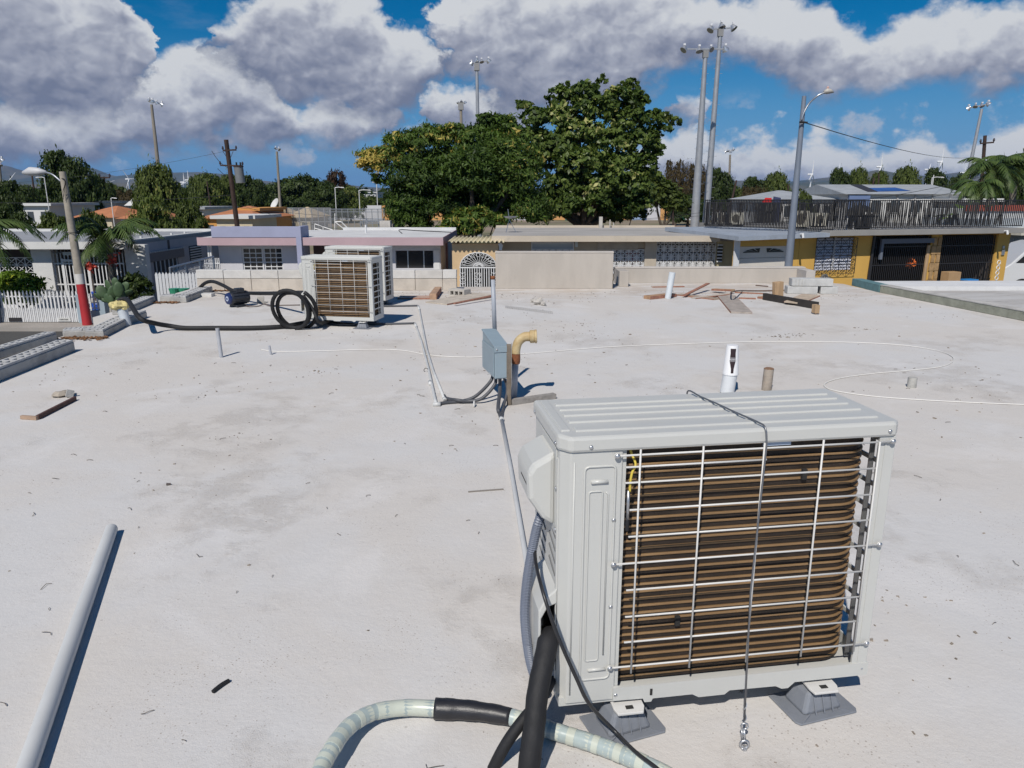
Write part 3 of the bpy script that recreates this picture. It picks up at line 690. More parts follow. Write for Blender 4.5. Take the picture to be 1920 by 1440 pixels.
AC2 = dup(AC, (-1.63 - .88 * math.cos(R(11)), 8.65 + .88 * math.sin(R(11)), 0), R(-11), 'cream air conditioner outdoor unit beside the coiled black hose, middle one of three', scale=.925)
AC3 = dup(AC, (-1.79 - .88 * math.cos(R(11)), 10.45 + .88 * math.sin(R(11)), 0), R(-11), 'cream air conditioner outdoor unit half hidden behind another, farthest of three', scale=.925)
for o, nm in ((AC2, 'middle'), (AC3, 'farthest')):
    T2 = TR(o.location.x, o.location.y, 0, R(-11)) @ Matrix.Scale(.925, 4)
    for x, y, l in ((.12, .0, 'front left'), (.80, .0, 'front right'), (.12, .36, 'back left'), (.80, .36, 'back right')):
        block(acp(x, y, T2), R(-11), f'grey rubber block under the {l} foot of the {nm} air conditioner', s=.95)

def tie_wire():
    r = root('tie_down_wire', 'thin steel tie down wire strapped over the nearest air conditioner to an eye bolt', 'wire', G(1395, 1405))
    k = ACT
    fr = [k @ Vector(p) for p in ((.49, .380, .80), (.491, .381, .87), (.492, .379, .9075), (.50, .30, .9085), (.515, .22, .9088), (.530, .12, .9088), (.548, .03, .9082), (.553, -.011, .903), (.556, -.020, .86))]
    e = G(1395, 1405); hk = e + Vector((.0, .012, .052))
    fr += [Vector((.6585, 1.845, .45)), hk + Vector((0, .004, .028))]
    MB().tube(catmull(fr[:9], 4) + fr[9:], .0026, 7).build('wire', mat('plain_steel_wire', (.22, .225, .24), .4, metal=.7), r, smooth=True)
    tw = [fr[-2].lerp(fr[-1], t) + Vector((.004 * math.sin(t * 60), .004 * math.cos(t * 60), 0)) for t in np.linspace(.86, 1, 24)]
    MB().tube(tw, .0016, 5).build('twisted_end', M_galv, r)
    def ringp(c, rad, ax, t0=0, t1=360, n=18): 
        return [c + Vector((rad * math.cos(R(a)) if ax != 'x' else 0, rad * math.cos(R(a)) if ax == 'x' else 0, rad * math.sin(R(a)))) for a in np.linspace(t0, t1, n)]
    MB().tube(ringp(hk + Vector((0, 0, .014)), .0095, 'y'), .0028, 7).build('thimble', M_galv, r, smooth=True)
    MB().tube([hk + Vector((0, 0, .004)), e + Vector((0, .004, .030))] , .0042, 7).build('turnbuckle', M_galv, r, smooth=True)
    MB().tube([hk + Vector((-.007, 0, .004)), e + Vector((-.006, .004, .030))] , .0025, 7).build('turnbuckle', M_galv, r, smooth=True)
    MB().tube(ringp(e + Vector((0, 0, .017)), .012, 'y', -80, 262), .0038, 8).build('eye_bolt', M_galv, r, smooth=True)
    MB().lathe([(.010, .0), (.010, .005), (.0055, .006), (.0055, .012)], e, 6).build('eye_bolt', M_galv, r)
    MB().tube([k @ Vector((.49, .380, .80)), k @ Vector((.485, .40, .02))], .0026, 7).build('wire', MATS['plain_steel_wire'], r, smooth=True)
tie_wire()

# ------------------------------------------------------------------ hoses and cables at the nearest unit
def near_hoses():
    L = [(1018, 958, 1.97), (1008, 985, 1.97), (998, 1030, 1.965), (988, 1090, 1.955), (984, 1150, 1.94), (989, 1210, 1.93), (998, 1255, 1.925), (1012, 1290, 1.92)]
    pts = catmull([A(*p) for p in L], 14)
    # resample evenly for the corrugation
    out = [pts[0]]; acc = 0
    for p, q in zip(pts, pts[1:]):
        d = (q - p).length; k = max(1, int(d / .0022))
        out += [p.lerp(q, (j + 1) / k) for j in range(k)]
    rs = [.0135 + .0014 * (1 if (i // 1) % 2 else -1) for i in range(len(out))]
    r = root('flexible_conduit', 'grey corrugated flexible conduit hanging from the box on the left of the nearest air conditioner', 'conduit', out[-1])
    MB().tube(out, rs, 10).build('corrugated_tube', mat('blue_grey_conduit', (.155, .175, .225), .45), r, smooth=False)
    c = out[0]; MB().tube([c + Vector((.012, 0, .035)), c + Vector((0, 0, -.006))], .018, 10).build('conduit_fitting', mat('dark_fitting', (.06, .065, .08), .5), r, bevel=.002)
    th = catmull([A(1040, 1205, 1.90), A(1030, 1195, 1.86), A(1020, 1240, 1.80), A(1008, 1300, 1.745), A(1002, 1360, 1.70), A(994, 1420, 1.665), A(985, 1500, 1.63), A(970, 1640, 1.58)], 8)
    MB().tube(th, [.030 + .0005 * math.sin(i * 1.3) for i in range(len(th))], 16).build('insulated_pipe', M_black, smooth=True, label='thick black foam insulated refrigerant pipe dropping from the nearest air conditioner', cat='pipe')
    t2 = catmull([A(1042, 1255, 1.90), A(1015, 1310, 1.80), A(985, 1345, 1.74), A(952, 1390, 1.71), A(925, 1440, 1.70), A(880, 1540, 1.68)], 8)
    MB().tube(t2, .0165, 12).build('insulated_pipe', M_black, smooth=True, label='thinner black insulated pipe curving away left under the thick black one', cat='pipe')
    t3 = catmull([A(1012, 950, 2.0), A(1004, 1000, 2.0), A(1004, 1050, 1.93), A(1018, 1110, 1.80), A(1045, 1190, 1.755), A(1080, 1270, 1.735), A(1105, 1320, 1.735), G(1150, 1368, .075), G(1192, 1410, .070), G(1245, 1452, .065), G(1330, 1540, .03)], 8)
    MB().tube(t3, .0052, 8).build('power_cable', M_blackr, smooth=True, label='thin black cable running down across the corner of the nearest air conditioner', cat='cable')
    # taped hose on the roof
    P = [G(575, 1560, .05), G(597, 1455, .055), G(622, 1405, .06), G(655, 1362, .055), G(700, 1336, .045), G(760, 1327, .035), G(822, 1329, .032), G(890, 1333, .032), G(965, 1346, .030), G(1030, 1368, .029), G(1100, 1390, .028), G(1160, 1412, .028), G(1235, 1446, .028), G(1330, 1500, .028)]
    pts = catmull(P, 10)
    r = root('taped_hose', 'pale taped hose with a black taped middle lying in front of the nearest air conditioner', 'hose', G(700, 1336))
    def wob(i, b): return b + .0006 * math.sin(i * .9) + .0003 * math.sin(i * 2.3)
    MB().tube(pts, [wob(i, .0235) for i in range(len(pts))], 14).build('tape_wrap', mat('pale_blue_tape', (.40, .47, .46), .32, var=.2, vs=9, coat=.3), r, smooth=True)
    wm = mat('white_tape', (.55, .58, .50), .33, var=.12, vs=14, coat=.3)
    nseg = len(pts); i = 3
    tot = 0
    bounds = [(0, 6, 1), (48, 60, 0)]
    while i < nseg - 4:
        L_ = 2 if not (40 <= i <= 58) else 9
        seg = pts[i:i + L_ + 1]
        if not (60 <= i <= 79):
            MB().tube(seg, [.0240 + .0004 * math.sin(i)] * len(seg), 16).build('tape_band', wm, r, smooth='auto')
        i += L_ + (random.choice((1, 2, 3)) if L_ == 2 else 0)
    seg = pts[59:80]
    MB().tube(seg, [.0315 - .007 * (j / len(seg)) + .0013 * ((j // 3) % 2) for j in range(len(seg))], 14).build('black_tape', mat('black_tape', (.022, .022, .026), .42, var=.2, vs=30, bump=.2, bs=30), r, smooth=True)
near_hoses()
def straight_pvc():
    a = G(209, 992, .0265); b = G(50, 1440, .0265); b = b + (b - a) * .35
    r = root('pvc_pipe', 'long loose white pipe lying on the roof at the lower left', 'pipe', b)
    d = (b - a).normalized(); o = d.orthogonal().normalized(); o2 = d.cross(o)
    ring = lambda p, rad: [p + (o * math.cos(t) + o2 * math.sin(t)) * rad for t in np.linspace(0, 2 * math.pi, 25)[:-1]]
    V = ring(a, .0265) + ring(b, .0265) + ring(b, .0235) + ring(a, .0235); n = 24
    Fc = [(i * n + k, i * n + (k + 1) % n, ((i + 1) % 4) * n + (k + 1) % n, ((i + 1) % 4) * n + k) for i in range(4) for k in range(n)]
    MB().add(V, Fc).build('pipe_barrel', M_pvc, r, smooth='auto')
straight_pvc()

# ------------------------------------------------------------------ switch box, vents and conduits
def box_group():
    o = Vector((-.125, 5.30, 0)); ang = R(15); T = TR(o.x, o.y, 0, ang)
    r = root('switch_box', 'blue grey metal electrical box mounted on a short post', 'electrical box', (-.04, 5.33, 0))
    m = mat('box_blue_grey', (.26, .33, .375), .45, var=.06, vs=5, ds=.15, dc=(.4, .39, .36))
    w = .10
    MB(T).prism([(0, .205), (0, .425), (.002, .447), (.40, .505), (.40, .205)], 0, w, 'x').build('enclosure', m, r, bevel=.004)
    MB(T).prism([(-.008, .405), (-.008, .450), (.41, .512), (.41, .500), (0, .440), (0, .405)], -.006, w + .006, 'x').build('rain_lid', m, r, bevel=.002)
    MB(T).box(-.008, -.001, .02, .385, .215, .43).build('door', m, r, bevel=.003)
    MB(T).box(.004, w - .004, -.004, -.001, .212, .40).build('front_plate', m, r, bevel=.002)
    MB(T).lathe([(.007, 0), (.007, .004), (.003, .006)], (.012, -.009, .428), 8, Matrix.Rotation(R(90), 3, 'X')).build('screw', M_galv, r)
    MB(T).tube([(-.008, .12, .222), (-.03, .12, .218)], .005, 6).build('latch', M_galv, r)
    MB().prism([(-.040, 5.315), (-.006, 5.315), (-.006, 5.35), (-.040, 5.35)], 0, .46).build('post', mat('weathered_post', (.20, .165, .13), .85, var=.35, vs=14, ds=.3), r, bevel=.003)
    MB().box(-.0055, -.0015, 5.312, 5.352, .15, .465).build('post_plate', mat('rusty_plate', (.30, .28, .26), .6, metal=.4, ds=.5, dc=(.22, .10, .05)), r)
    MB().tube([Vector((-.135, 5.72, .50)), Vector((-.148, 5.75, .89))], .0175, 12).build('riser_conduit', mat('riser_grey', (.36, .385, .43), .45, var=.1, vs=5), r, smooth=True)
    MB().tube([Vector((-.148, 5.75, .89)), Vector((-.1485, 5.75, .915))], .0185, 12).build('rusty_tip', mat('rust', (.25, .09, .035), .85, var=.4, vs=30), r, smooth=True)
    MB().bar(G(958, 754, .02), G(1040, 742, .02), .05, .04).build('timber_sleeper', mat('grey_timber', (.30, .28, .26), .9, var=.3, vs=12, ds=.3), label='grey weathered timber lying flat beside the post of the electrical box', cat='timber')
    mg = mat('dark_grey_conduit', (.075, .078, .088), .5, var=.15, vs=9)
    def c(name, pts, rad, lab, fit=None, m_=mg, k=8):
        r2 = root(name, lab, 'conduit', pts[0]); MB().tube(catmull(pts, k) if k else pts, rad, 10).build('tube', m_, r2, smooth=True); return r2
    b = lambda x, y, z=.22: T @ Vector((x, y, z))
    c('conduit', [b(.03, .22), b(.02, .20, .15), G(893, 742, .05), G(866, 752, .016), G(835, 755, .014), G(818, 758, .014)], .0125, 'dark grey conduit curving from the electrical box to the nearer white pipe')
    c('conduit', [b(.03, .14), b(.03, .12, .14), G(905, 746, .045), G(880, 752, .02), G(856, 750, .03), G(838, 747, .016), G(833, 742, .014)], .0125, 'dark grey conduit curving from the electrical box to the farther white pipe')
    c('conduit', [b(.05, .06), b(.05, .05, .12), G(934, 765, .05), G(937, 776, .016), G(940, 786, .014)], .0135, 'dark grey conduit dropping straight from the electrical box to the roof')
    c('conduit', [b(.07, .04), b(.10, .03, .12), G(946, 757, .03), G(943, 768, .014), G(941, 780, .012)], .009, 'thin dark grey conduit looping behind the post of the electrical box')
    wp = M_pvc
    def pv(name, pts, lab, fits):
        r2 = root(name, lab, 'conduit', pts[0]); MB().tube(pts, .0118, 10).build('tube', wp, r2, smooth=True)
        for p, q in fits: MB().tube([p, q], .0165, 10).build('coupling', wp, r2, smooth=True)
        return r2
    p = [G(940, 784, .013), G(958, 880, .013), G(986, 1045, .013), G(1000, 1130, .013)]
    pv('white_conduit', p, 'white pipe running along the roof from the electrical box towards the nearest air conditioner', [(p[0], p[0] + (p[1] - p[0]).normalized() * .045)])
    p = [G(818, 757, .013), G(816, 750, .013), G(803, 690, .013), G(790, 640, .013), G(780, 612, .013), G(778, 607, .013)]
    r2 = pv('white_conduit', p, 'nearer of the paired white roof pipes, leading towards the middle air conditioner', [(G(812, 758, .014), G(826, 758, .014)), (p[-2], p[-1]), (G(806, 716, .013), G(807, 720, .013))])
    MB().tube([G(799, 692, .024) + Vector((.02 * math.cos(t), 0, .018 * math.sin(t) - .01)) for t in np.linspace(0, 6.28, 13)], .003, 5).build('clamp', M_dark, r2)
    p = [G(834, 750, .013), G(812, 695, .013), G(800, 655, .013), G(786, 580, .013), G(784, 574, .013)]
    r2 = pv('white_conduit', p, 'farther of the paired white roof pipes, leading towards the farthest air conditioner', [(p[0], p[0] + (p[1] - p[0]).normalized() * .03), (p[-2], p[-1])])
    c('conduit', [G(777, 606, .013), G(740, 607, .013), G(690, 608, .014), G(640, 609, .014), G(610, 605, .02), G(598, 597, .05), G(592, 580, .15)], .0125, 'dark conduit along the front of the middle air conditioner')
    c('conduit', [G(783, 573, .013), G(760, 573.5, .013), G(720, 574, .014), G(690, 573, .02)], .0125, 'dark conduit in the shade of the farthest air conditioner')
    MB().tube([G(889, 755, .03) + Vector((0, .03 * math.cos(t), .022 * math.sin(t) - .012)) for t in np.linspace(0, 6.28, 13)], .006, 6).build('conduit_strap', M_white, label='small white strap holding the dark conduits down beside the electrical box', cat='strap')
    # elbow vent
    b0 = G(963, 745, 0)
    r = root('elbow_vent', 'rusty cream elbow vent on a grey painted pipe beside the electrical box', 'vent pipe', b0)
    MB().tube([b0, b0 + Vector((.014, 0, .28))], .026, 14).build('pipe_stem', mat('grey_white_paint', (.48, .49, .52), .6, var=.15, vs=10, ds=.3), r, smooth=True)
    MB().tube([b0 + Vector((.014, 0, .27)), b0 + Vector((.016, 0, .30)), b0 + Vector((.017, 0, .345))], [.034, .036, .034], 14).build('rusty_collar', mat('rust_brown', (.24, .085, .035), .8, var=.45, vs=28, bump=.4), r, smooth='auto')
    e = catmull([b0 + Vector(v) for v in ((.017, 0, .345), (.02, 0, .39), (.038, 0, .44), (.080, 0, .475), (.125, 0, .478))], 5)
    cm = mat('cream_paint_rusting', (.56, .45, .26), .6, c2=(.46, .33, .16), vs=11, ds=.95, dc=(.26, .10, .035), bump=.3)
    MB().tube(e, [.033 + .004 * t / len(e) for t in range(len(e))], 14).build('elbow', cm, r, smooth=True)
    x = b0 + Vector((.125, 0, .478))
    MB().lathe([(.040, -.004), (.050, 0), (.050, .028), (.046, .034), (.053, .036), (.053, .050), (.040, .052), (.038, .02)], x, 18, Matrix.Rotation(R(88), 3, 'Y')).build('vent_mouth', cm, r, smooth='auto')
    # cup on a white pipe
    b0 = G(1363, 736); tp = b0 + Vector((.017, 0, .170))
    r = root('white_vent_pipe', 'white vent pipe standing behind the nearest air conditioner with a cup on top', 'vent pipe', b0)
    MB().tube([b0, tp], .056, 20).build('pipe_stem', mat('spattered_white_paint', (.62, .64, .66), .6, var=.06, vs=10, ds=.28, dc=(.28, .28, .27), bump=.2), r, smooth='auto')
    c0 = tp + Vector((0, 0, -.02))
    r = root('foam_cup', 'white foam cup printed with a dark cola bottle, upside down on the vent pipe', 'cup', c0)
    cw = mat('white_foam', (.74, .74, .75), .55)
    prof = [(.0615, 0), (.0625, .006), (.060, .012), (.046, .225), (.043, .233), (.0, .233)]
    MB().lathe(prof, c0, 24).build('cup_body', cw, r, smooth='auto')
    bott = [(.0, .016), (.15, .20), (.35, .40), (.5, .35), (.62, .33), (.8, .42), (1., .40)]
    hw = [(.020, .010), (.055, .011), (.085, .017), (.115, .0235), (.135, .0225), (.155, .0215), (.18, .020), (.20, .0215), (.213, .0215)]
    V = []; k = 8
    for z, w_ in hw:
        rad = .060 + (.046 - .060) * (z - .012) / .213 + .0008
        for j in range(k + 1):
            t = (-w_ + 2 * w_ * j / k) / rad - .10
            V.append(c0 + Vector((rad * math.sin(t), -rad * math.cos(t), z)))
    Fc = [(i * (k + 1) + j, i * (k + 1) + j + 1, (i + 1) * (k + 1) + j + 1, (i + 1) * (k + 1) + j) for i in range(len(hw) - 1) for j in range(k)]
    MB().add(V, Fc).build('printed_bottle', mat('bottle_print', (.03, .016, .018), .4), r)
    zc = .128; V = []
    for z in (zc - .017, zc + .017):
        rad = .060 + (.046 - .060) * (z - .012) / .213 + .0012
        for j in range(k + 1):
            t = (-.0225 + .045 * j / k) / rad - .10; V.append(c0 + Vector((rad * math.sin(t), -rad * math.cos(t), z)))
    MB().add(V, [(j, j + 1, k + 1 + j + 1, k + 1 + j) for j in range(k)]).build('printed_band', mat('band_grey', (.20, .19, .20), .5), r)
    cu = bpy.data.curves.new('lettering', 'FONT'); cu.body = 'Coca-Cola'; cu.size = .0125; cu.align_x = 'CENTER'; cu.align_y = 'CENTER'; cu.extrude = .0002; cu.shear = .3
    cu.materials.append(mat('letter_white', (.78, .78, .78), .5))
    t0 = bpy.data.objects.new('lettering_outline', cu); COL.objects.link(t0); bpy.context.view_layer.update()
    me = bpy.data.meshes.new_from_object(t0); bpy.data.objects.remove(t0)
    if not me.materials: me.materials.append(MATS['letter_white'])
    t = bpy.data.objects.new('lettering', me); COL.objects.link(t); t.parent = r
    t.location = (-.0055, -.0548, zc); t.rotation_euler = (R(90 - 4), R(180), 0)
    # short stubs
    b0 = G(1437, 731)
    r = root('pipe_stub', 'rust stained concrete coated pipe stub right of the cup', 'pipe stub', b0)
    MB().tube([b0, b0 + Vector((.006, 0, .175))], .039, 16).build('stub_barrel', mat('rust_stained_cement', (.36, .31, .26), .9, var=.25, vs=9, ds=.5, dc=(.30, .14, .07), bump=.5), r, smooth='auto')
    MB().lathe([(.038, .172), (.041, .176), (.030, .182), (.0, .178)], b0 + Vector((.006, 0, 0)), 12).build('broken_rim', mat('rusty_rim', (.26, .15, .09), .9, var=.3, vs=20), r)
    b0 = G(1709, 726)
    MB().tube([b0, b0 + Vector((0, 0, .082))], [.036, .035], 16).build('pipe_stub', mat('pale_cement', (.46, .45, .42), .9, var=.2, vs=12, ds=.4, bump=.5), smooth='auto', label='short pale cement pipe stub inside the loop of white string', cat='pipe stub')
    b0 = G(415, 670); MB().tube([b0, b0 + Vector((-.012, 0, .285))], .0185, 12).build('vent_tube', mat('grey_tube', (.42, .43, .46), .6, var=.15, vs=8), smooth='auto', label='slim grey vent tube standing alone in front of the long black hose', cat='vent tube')
    b0 = G(508, 665); MB().tube([b0, b0 + Vector((-.01, 0, .09))], .012, 10).build('vent_tube', MATS['grey_tube'], smooth='auto', label='very short grey tube where the white string begins', cat='vent tube')
    b0 = G(1252, 560)
    MB().tube([b0, b0 + Vector((.05, 0, .40))], [.048, .05], 16).build('vent_tube', mat('pale_blue_white_pipe', (.62, .66, .69), .5, var=.08, vs=6, ds=.2), smooth='auto', label='white vent pipe standing among the planks at the far roof edge', cat='vent tube')
    # string
    sp = [(488, 655), (520, 659), (600, 658), (700, 655), (755, 657), (800, 665), (850, 669), (910, 669), (1000, 662), (1150, 650), (1300, 644), (1400, 641), (1500, 640.5), (1600, 642), (1690, 647), (1760, 658), (1788, 672), (1770, 686), (1710, 694), (1640, 700), (1575, 709), (1546, 720), (1560, 731), (1620, 741), (1700, 748), (1830, 755), (1990, 761)]
    MB().tube(catmull([G(x, y, .006) for x, y in sp], 5), .0042, 6).build('string', mat('white_cord', (.72, .70, .66), .7), smooth=True, label='long white cord lying in a wide loop across the roof', cat='cord')
box_group()

# ------------------------------------------------------------------ long hoses, pump and coil on the left
def far_hoses():
    r = root('drain_hose', 'long black hose lying across the roof from the yellow rag to the coil', 'hose', G(400, 613))
    p = [G(237, 612, .0) + Vector((-.10, .06, .30)), G(237, 612, .0) + Vector((.03, .04, .315)), G(262, 596, .20), G(290, 606, .11), G(318, 611, .055), G(348, 615, .03), G(400, 615, .03), (G(470, 615, .03)), G(530, 612, .03), G(575, 604, .035)]
    MB().tube(catmull(p, 6), .027, 12).build('hose_run', M_black, r, smooth=True)
    c = A(552, 581, 8.58)
    cl = []
    for t in np.linspace(-80, 720 + 60, 78):
        a = R(t); rr = .205 + .016 * math.sin(a * .55 + 1); k = (t + 80) / 860
        cl.append(c + Vector((rr * math.cos(a) + .07 * k - .04, -.10 * math.sin(a) + .14 * k - .10, rr * 1.12 * math.sin(a))))
    MB().tube(cl, .0225, 12).build('hose_coil', M_black, smooth=True, label='black hose coiled upright against the middle air conditioner', cat='hose')
    # smaller lead from the coil back under the unit
    p = [c + Vector((.12, -.02, .17)), c + Vector((.23, -.04, .0)), c + Vector((.29, -.05, -.13)), G(618, 604, .035), G(640, 607, .018), G(662, 608, .015)]
    MB().tube(catmull(p, 6), .02, 10).build('hose_lead', M_black, smooth=True, label='black hose end leading from the coil down under the middle air conditioner', cat='hose')
    p = [A(560, 547, 9.0), G(530, 560, .13), G(500, 561, .06), G(470, 560, .06), G(445, 562, .10), G(428, 563, .20), G(408, 565, .27), G(392, 564, .29), G(378, 562, .23), G(366, 560, .12)]
    p = [A(575, 549, 9.1), A(550, 549, 9.5), A(500, 550, 10.3), A(455, 549, 10.9), A(437, 545, 11.1), A(418, 535, 11.4), A(400, 528, 11.7), A(386, 530, 11.9), A(374, 540, 12.1)]
    MB().tube(catmull(p, 6), .027, 12).build('upper_hose', M_black, smooth=True, label='black hose arching over the parapet above the pump motor', cat='hose')
    # bucket and rag
    b0 = G(230, 612, 0) + Vector((0, 0, 0)); b0 = G(237, 612) + Vector((-.02, .06, 0))
    r = root('white_bucket', 'white plastic bucket wedged on the left roof edge', 'bucket', b0)
    MB().tube([b0, b0 + Vector((-.04, 0, .21))], [.05, .062], 16).build('pail', mat('bucket_plastic', (.58, .62, .66), .4, var=.1, vs=6, ds=.2), r, smooth='auto')
    rg = b0 + Vector((-.06, 0, .245)); mb = MB(); rr = np.random.default_rng(5)
    n1, n2 = 18, 10; V = []
    for j in range(n2 + 1):
        ph = math.pi * j / n2
        for i in range(n1):
            th = 2 * math.pi * i / n1; k = 1 + .22 * math.sin(5 * th + 2 * ph) * math.sin(ph) + rr.normal() * .09
            V.append(rg + Vector((.105 * k * math.sin(ph) * math.cos(th), .09 * k * math.sin(ph) * math.sin(th), .062 * k * math.cos(ph))))
    mb.add(V, [(j * n1 + i, j * n1 + (i + 1) % n1, (j + 1) * n1 + (i + 1) % n1, (j + 1) * n1 + i) for j in range(n2) for i in range(n1)])
    mb.build('yellow_rag', mat('yellow_cloth', (.66, .56, .26), .9, var=.25, vs=16, bump=.4), label='crumpled pale yellow rag bundled round the hose end', cat='rag')
    # pump motor
    b0 = G(441, 577, 0) + Vector((0, .12, 0)); az = R(28)
    T = TR(b0.x, b0.y, 0, 0)
    r = root('pump_motor', 'small dark electric pump motor with a blue end cap standing under the black hose', 'pump', b0)
    dm = mat('motor_dark', (.03, .033, .042), .4, var=.2, vs=20)
    d = Vector((-.62, -.78, 0)).normalized(); c = b0 + Vector((0, 0, .125))
    MB().tube([c - d * .16, c - d * .15, c + d * .12, c + d * .13], [.07, .088, .088, .08], 20).build('motor_body', dm, r, smooth='auto')
    for k in range(14):
        t = 2 * math.pi * k / 14; o = Vector((-d.y, d.x, 0)) * math.cos(t) + Vector((0, 0, 1)) * math.sin(t)
        MB().bar(c - d * .13 + o * .090, c + d * .10 + o * .090, .006, .012, up=o).build('cooling_fin', dm, r)
    MB().tube([c + d * .13, c + d * .155, c + d * .16], [.084, .078, .06], 20).build('end_cap', mat('motor_blue', (.012, .025, .10), .4), r, smooth='auto')
    MB().tube([c + d * .160, c + d * .163], [.035, .034], 16).build('badge', mat('badge_silver', (.45, .5, .62), .4), r)
    MB().tube([c + d * .163, c + d * .165], [.018, .018], 12).build('badge_centre', MATS['motor_blue'], r)
    MB().obox(c + Vector((.02, .03, .105)), (.12, .11, .06), (0, 0, R(38))).build('terminal_box', dm, r, bevel=.01)
    MB().obox(b0 + Vector((0, 0, .018)), (.20, .15, .034), (0, 0, R(-38))).build('foot', dm, r, bevel=.005)
    r2 = MB().tube(catmull([b0 + Vector(v) for v in ((.12, -.02, .01), (.22, -.10, .02), (.30, -.02, .01), (.36, .05, .03), (.45, .0, .01), (.55, .06, .008), (.85, .10, .008))], 5), .008, 6)
    r2.build('loose_wire', mat('brownish_wire', (.12, .09, .08), .6), smooth=True, label='loose brown wires trailing on the roof beside the pump motor', cat='wire')
    b0 = G(489, 568)
    r = root('broken_block', 'small broken cream block standing right of the pump motor', 'block', b0)
    MB().obox(b0 + Vector((0, 0, .05)), (.10, .08, .10), (0, R(5), R(20))).build('block_body', M_concl, r, bevel=.01)
    MB().obox(b0 + Vector((.065, -.01, .012)), (.05, .05, .022), (0, 0, R(40))).build('chip', M_conc, r, bevel=.005)
    # loose cap block by the picket fence
    b0 = G(387, 556)
    MB().box(b0.x - .12, b0.x + .1, b0.y - .05, b0.y + .1, 0, .05).build('loose_screen_block', M_white, bevel=.004, label='small loose white screen block below the end of the left parapet', cat='block')
far_hoses()

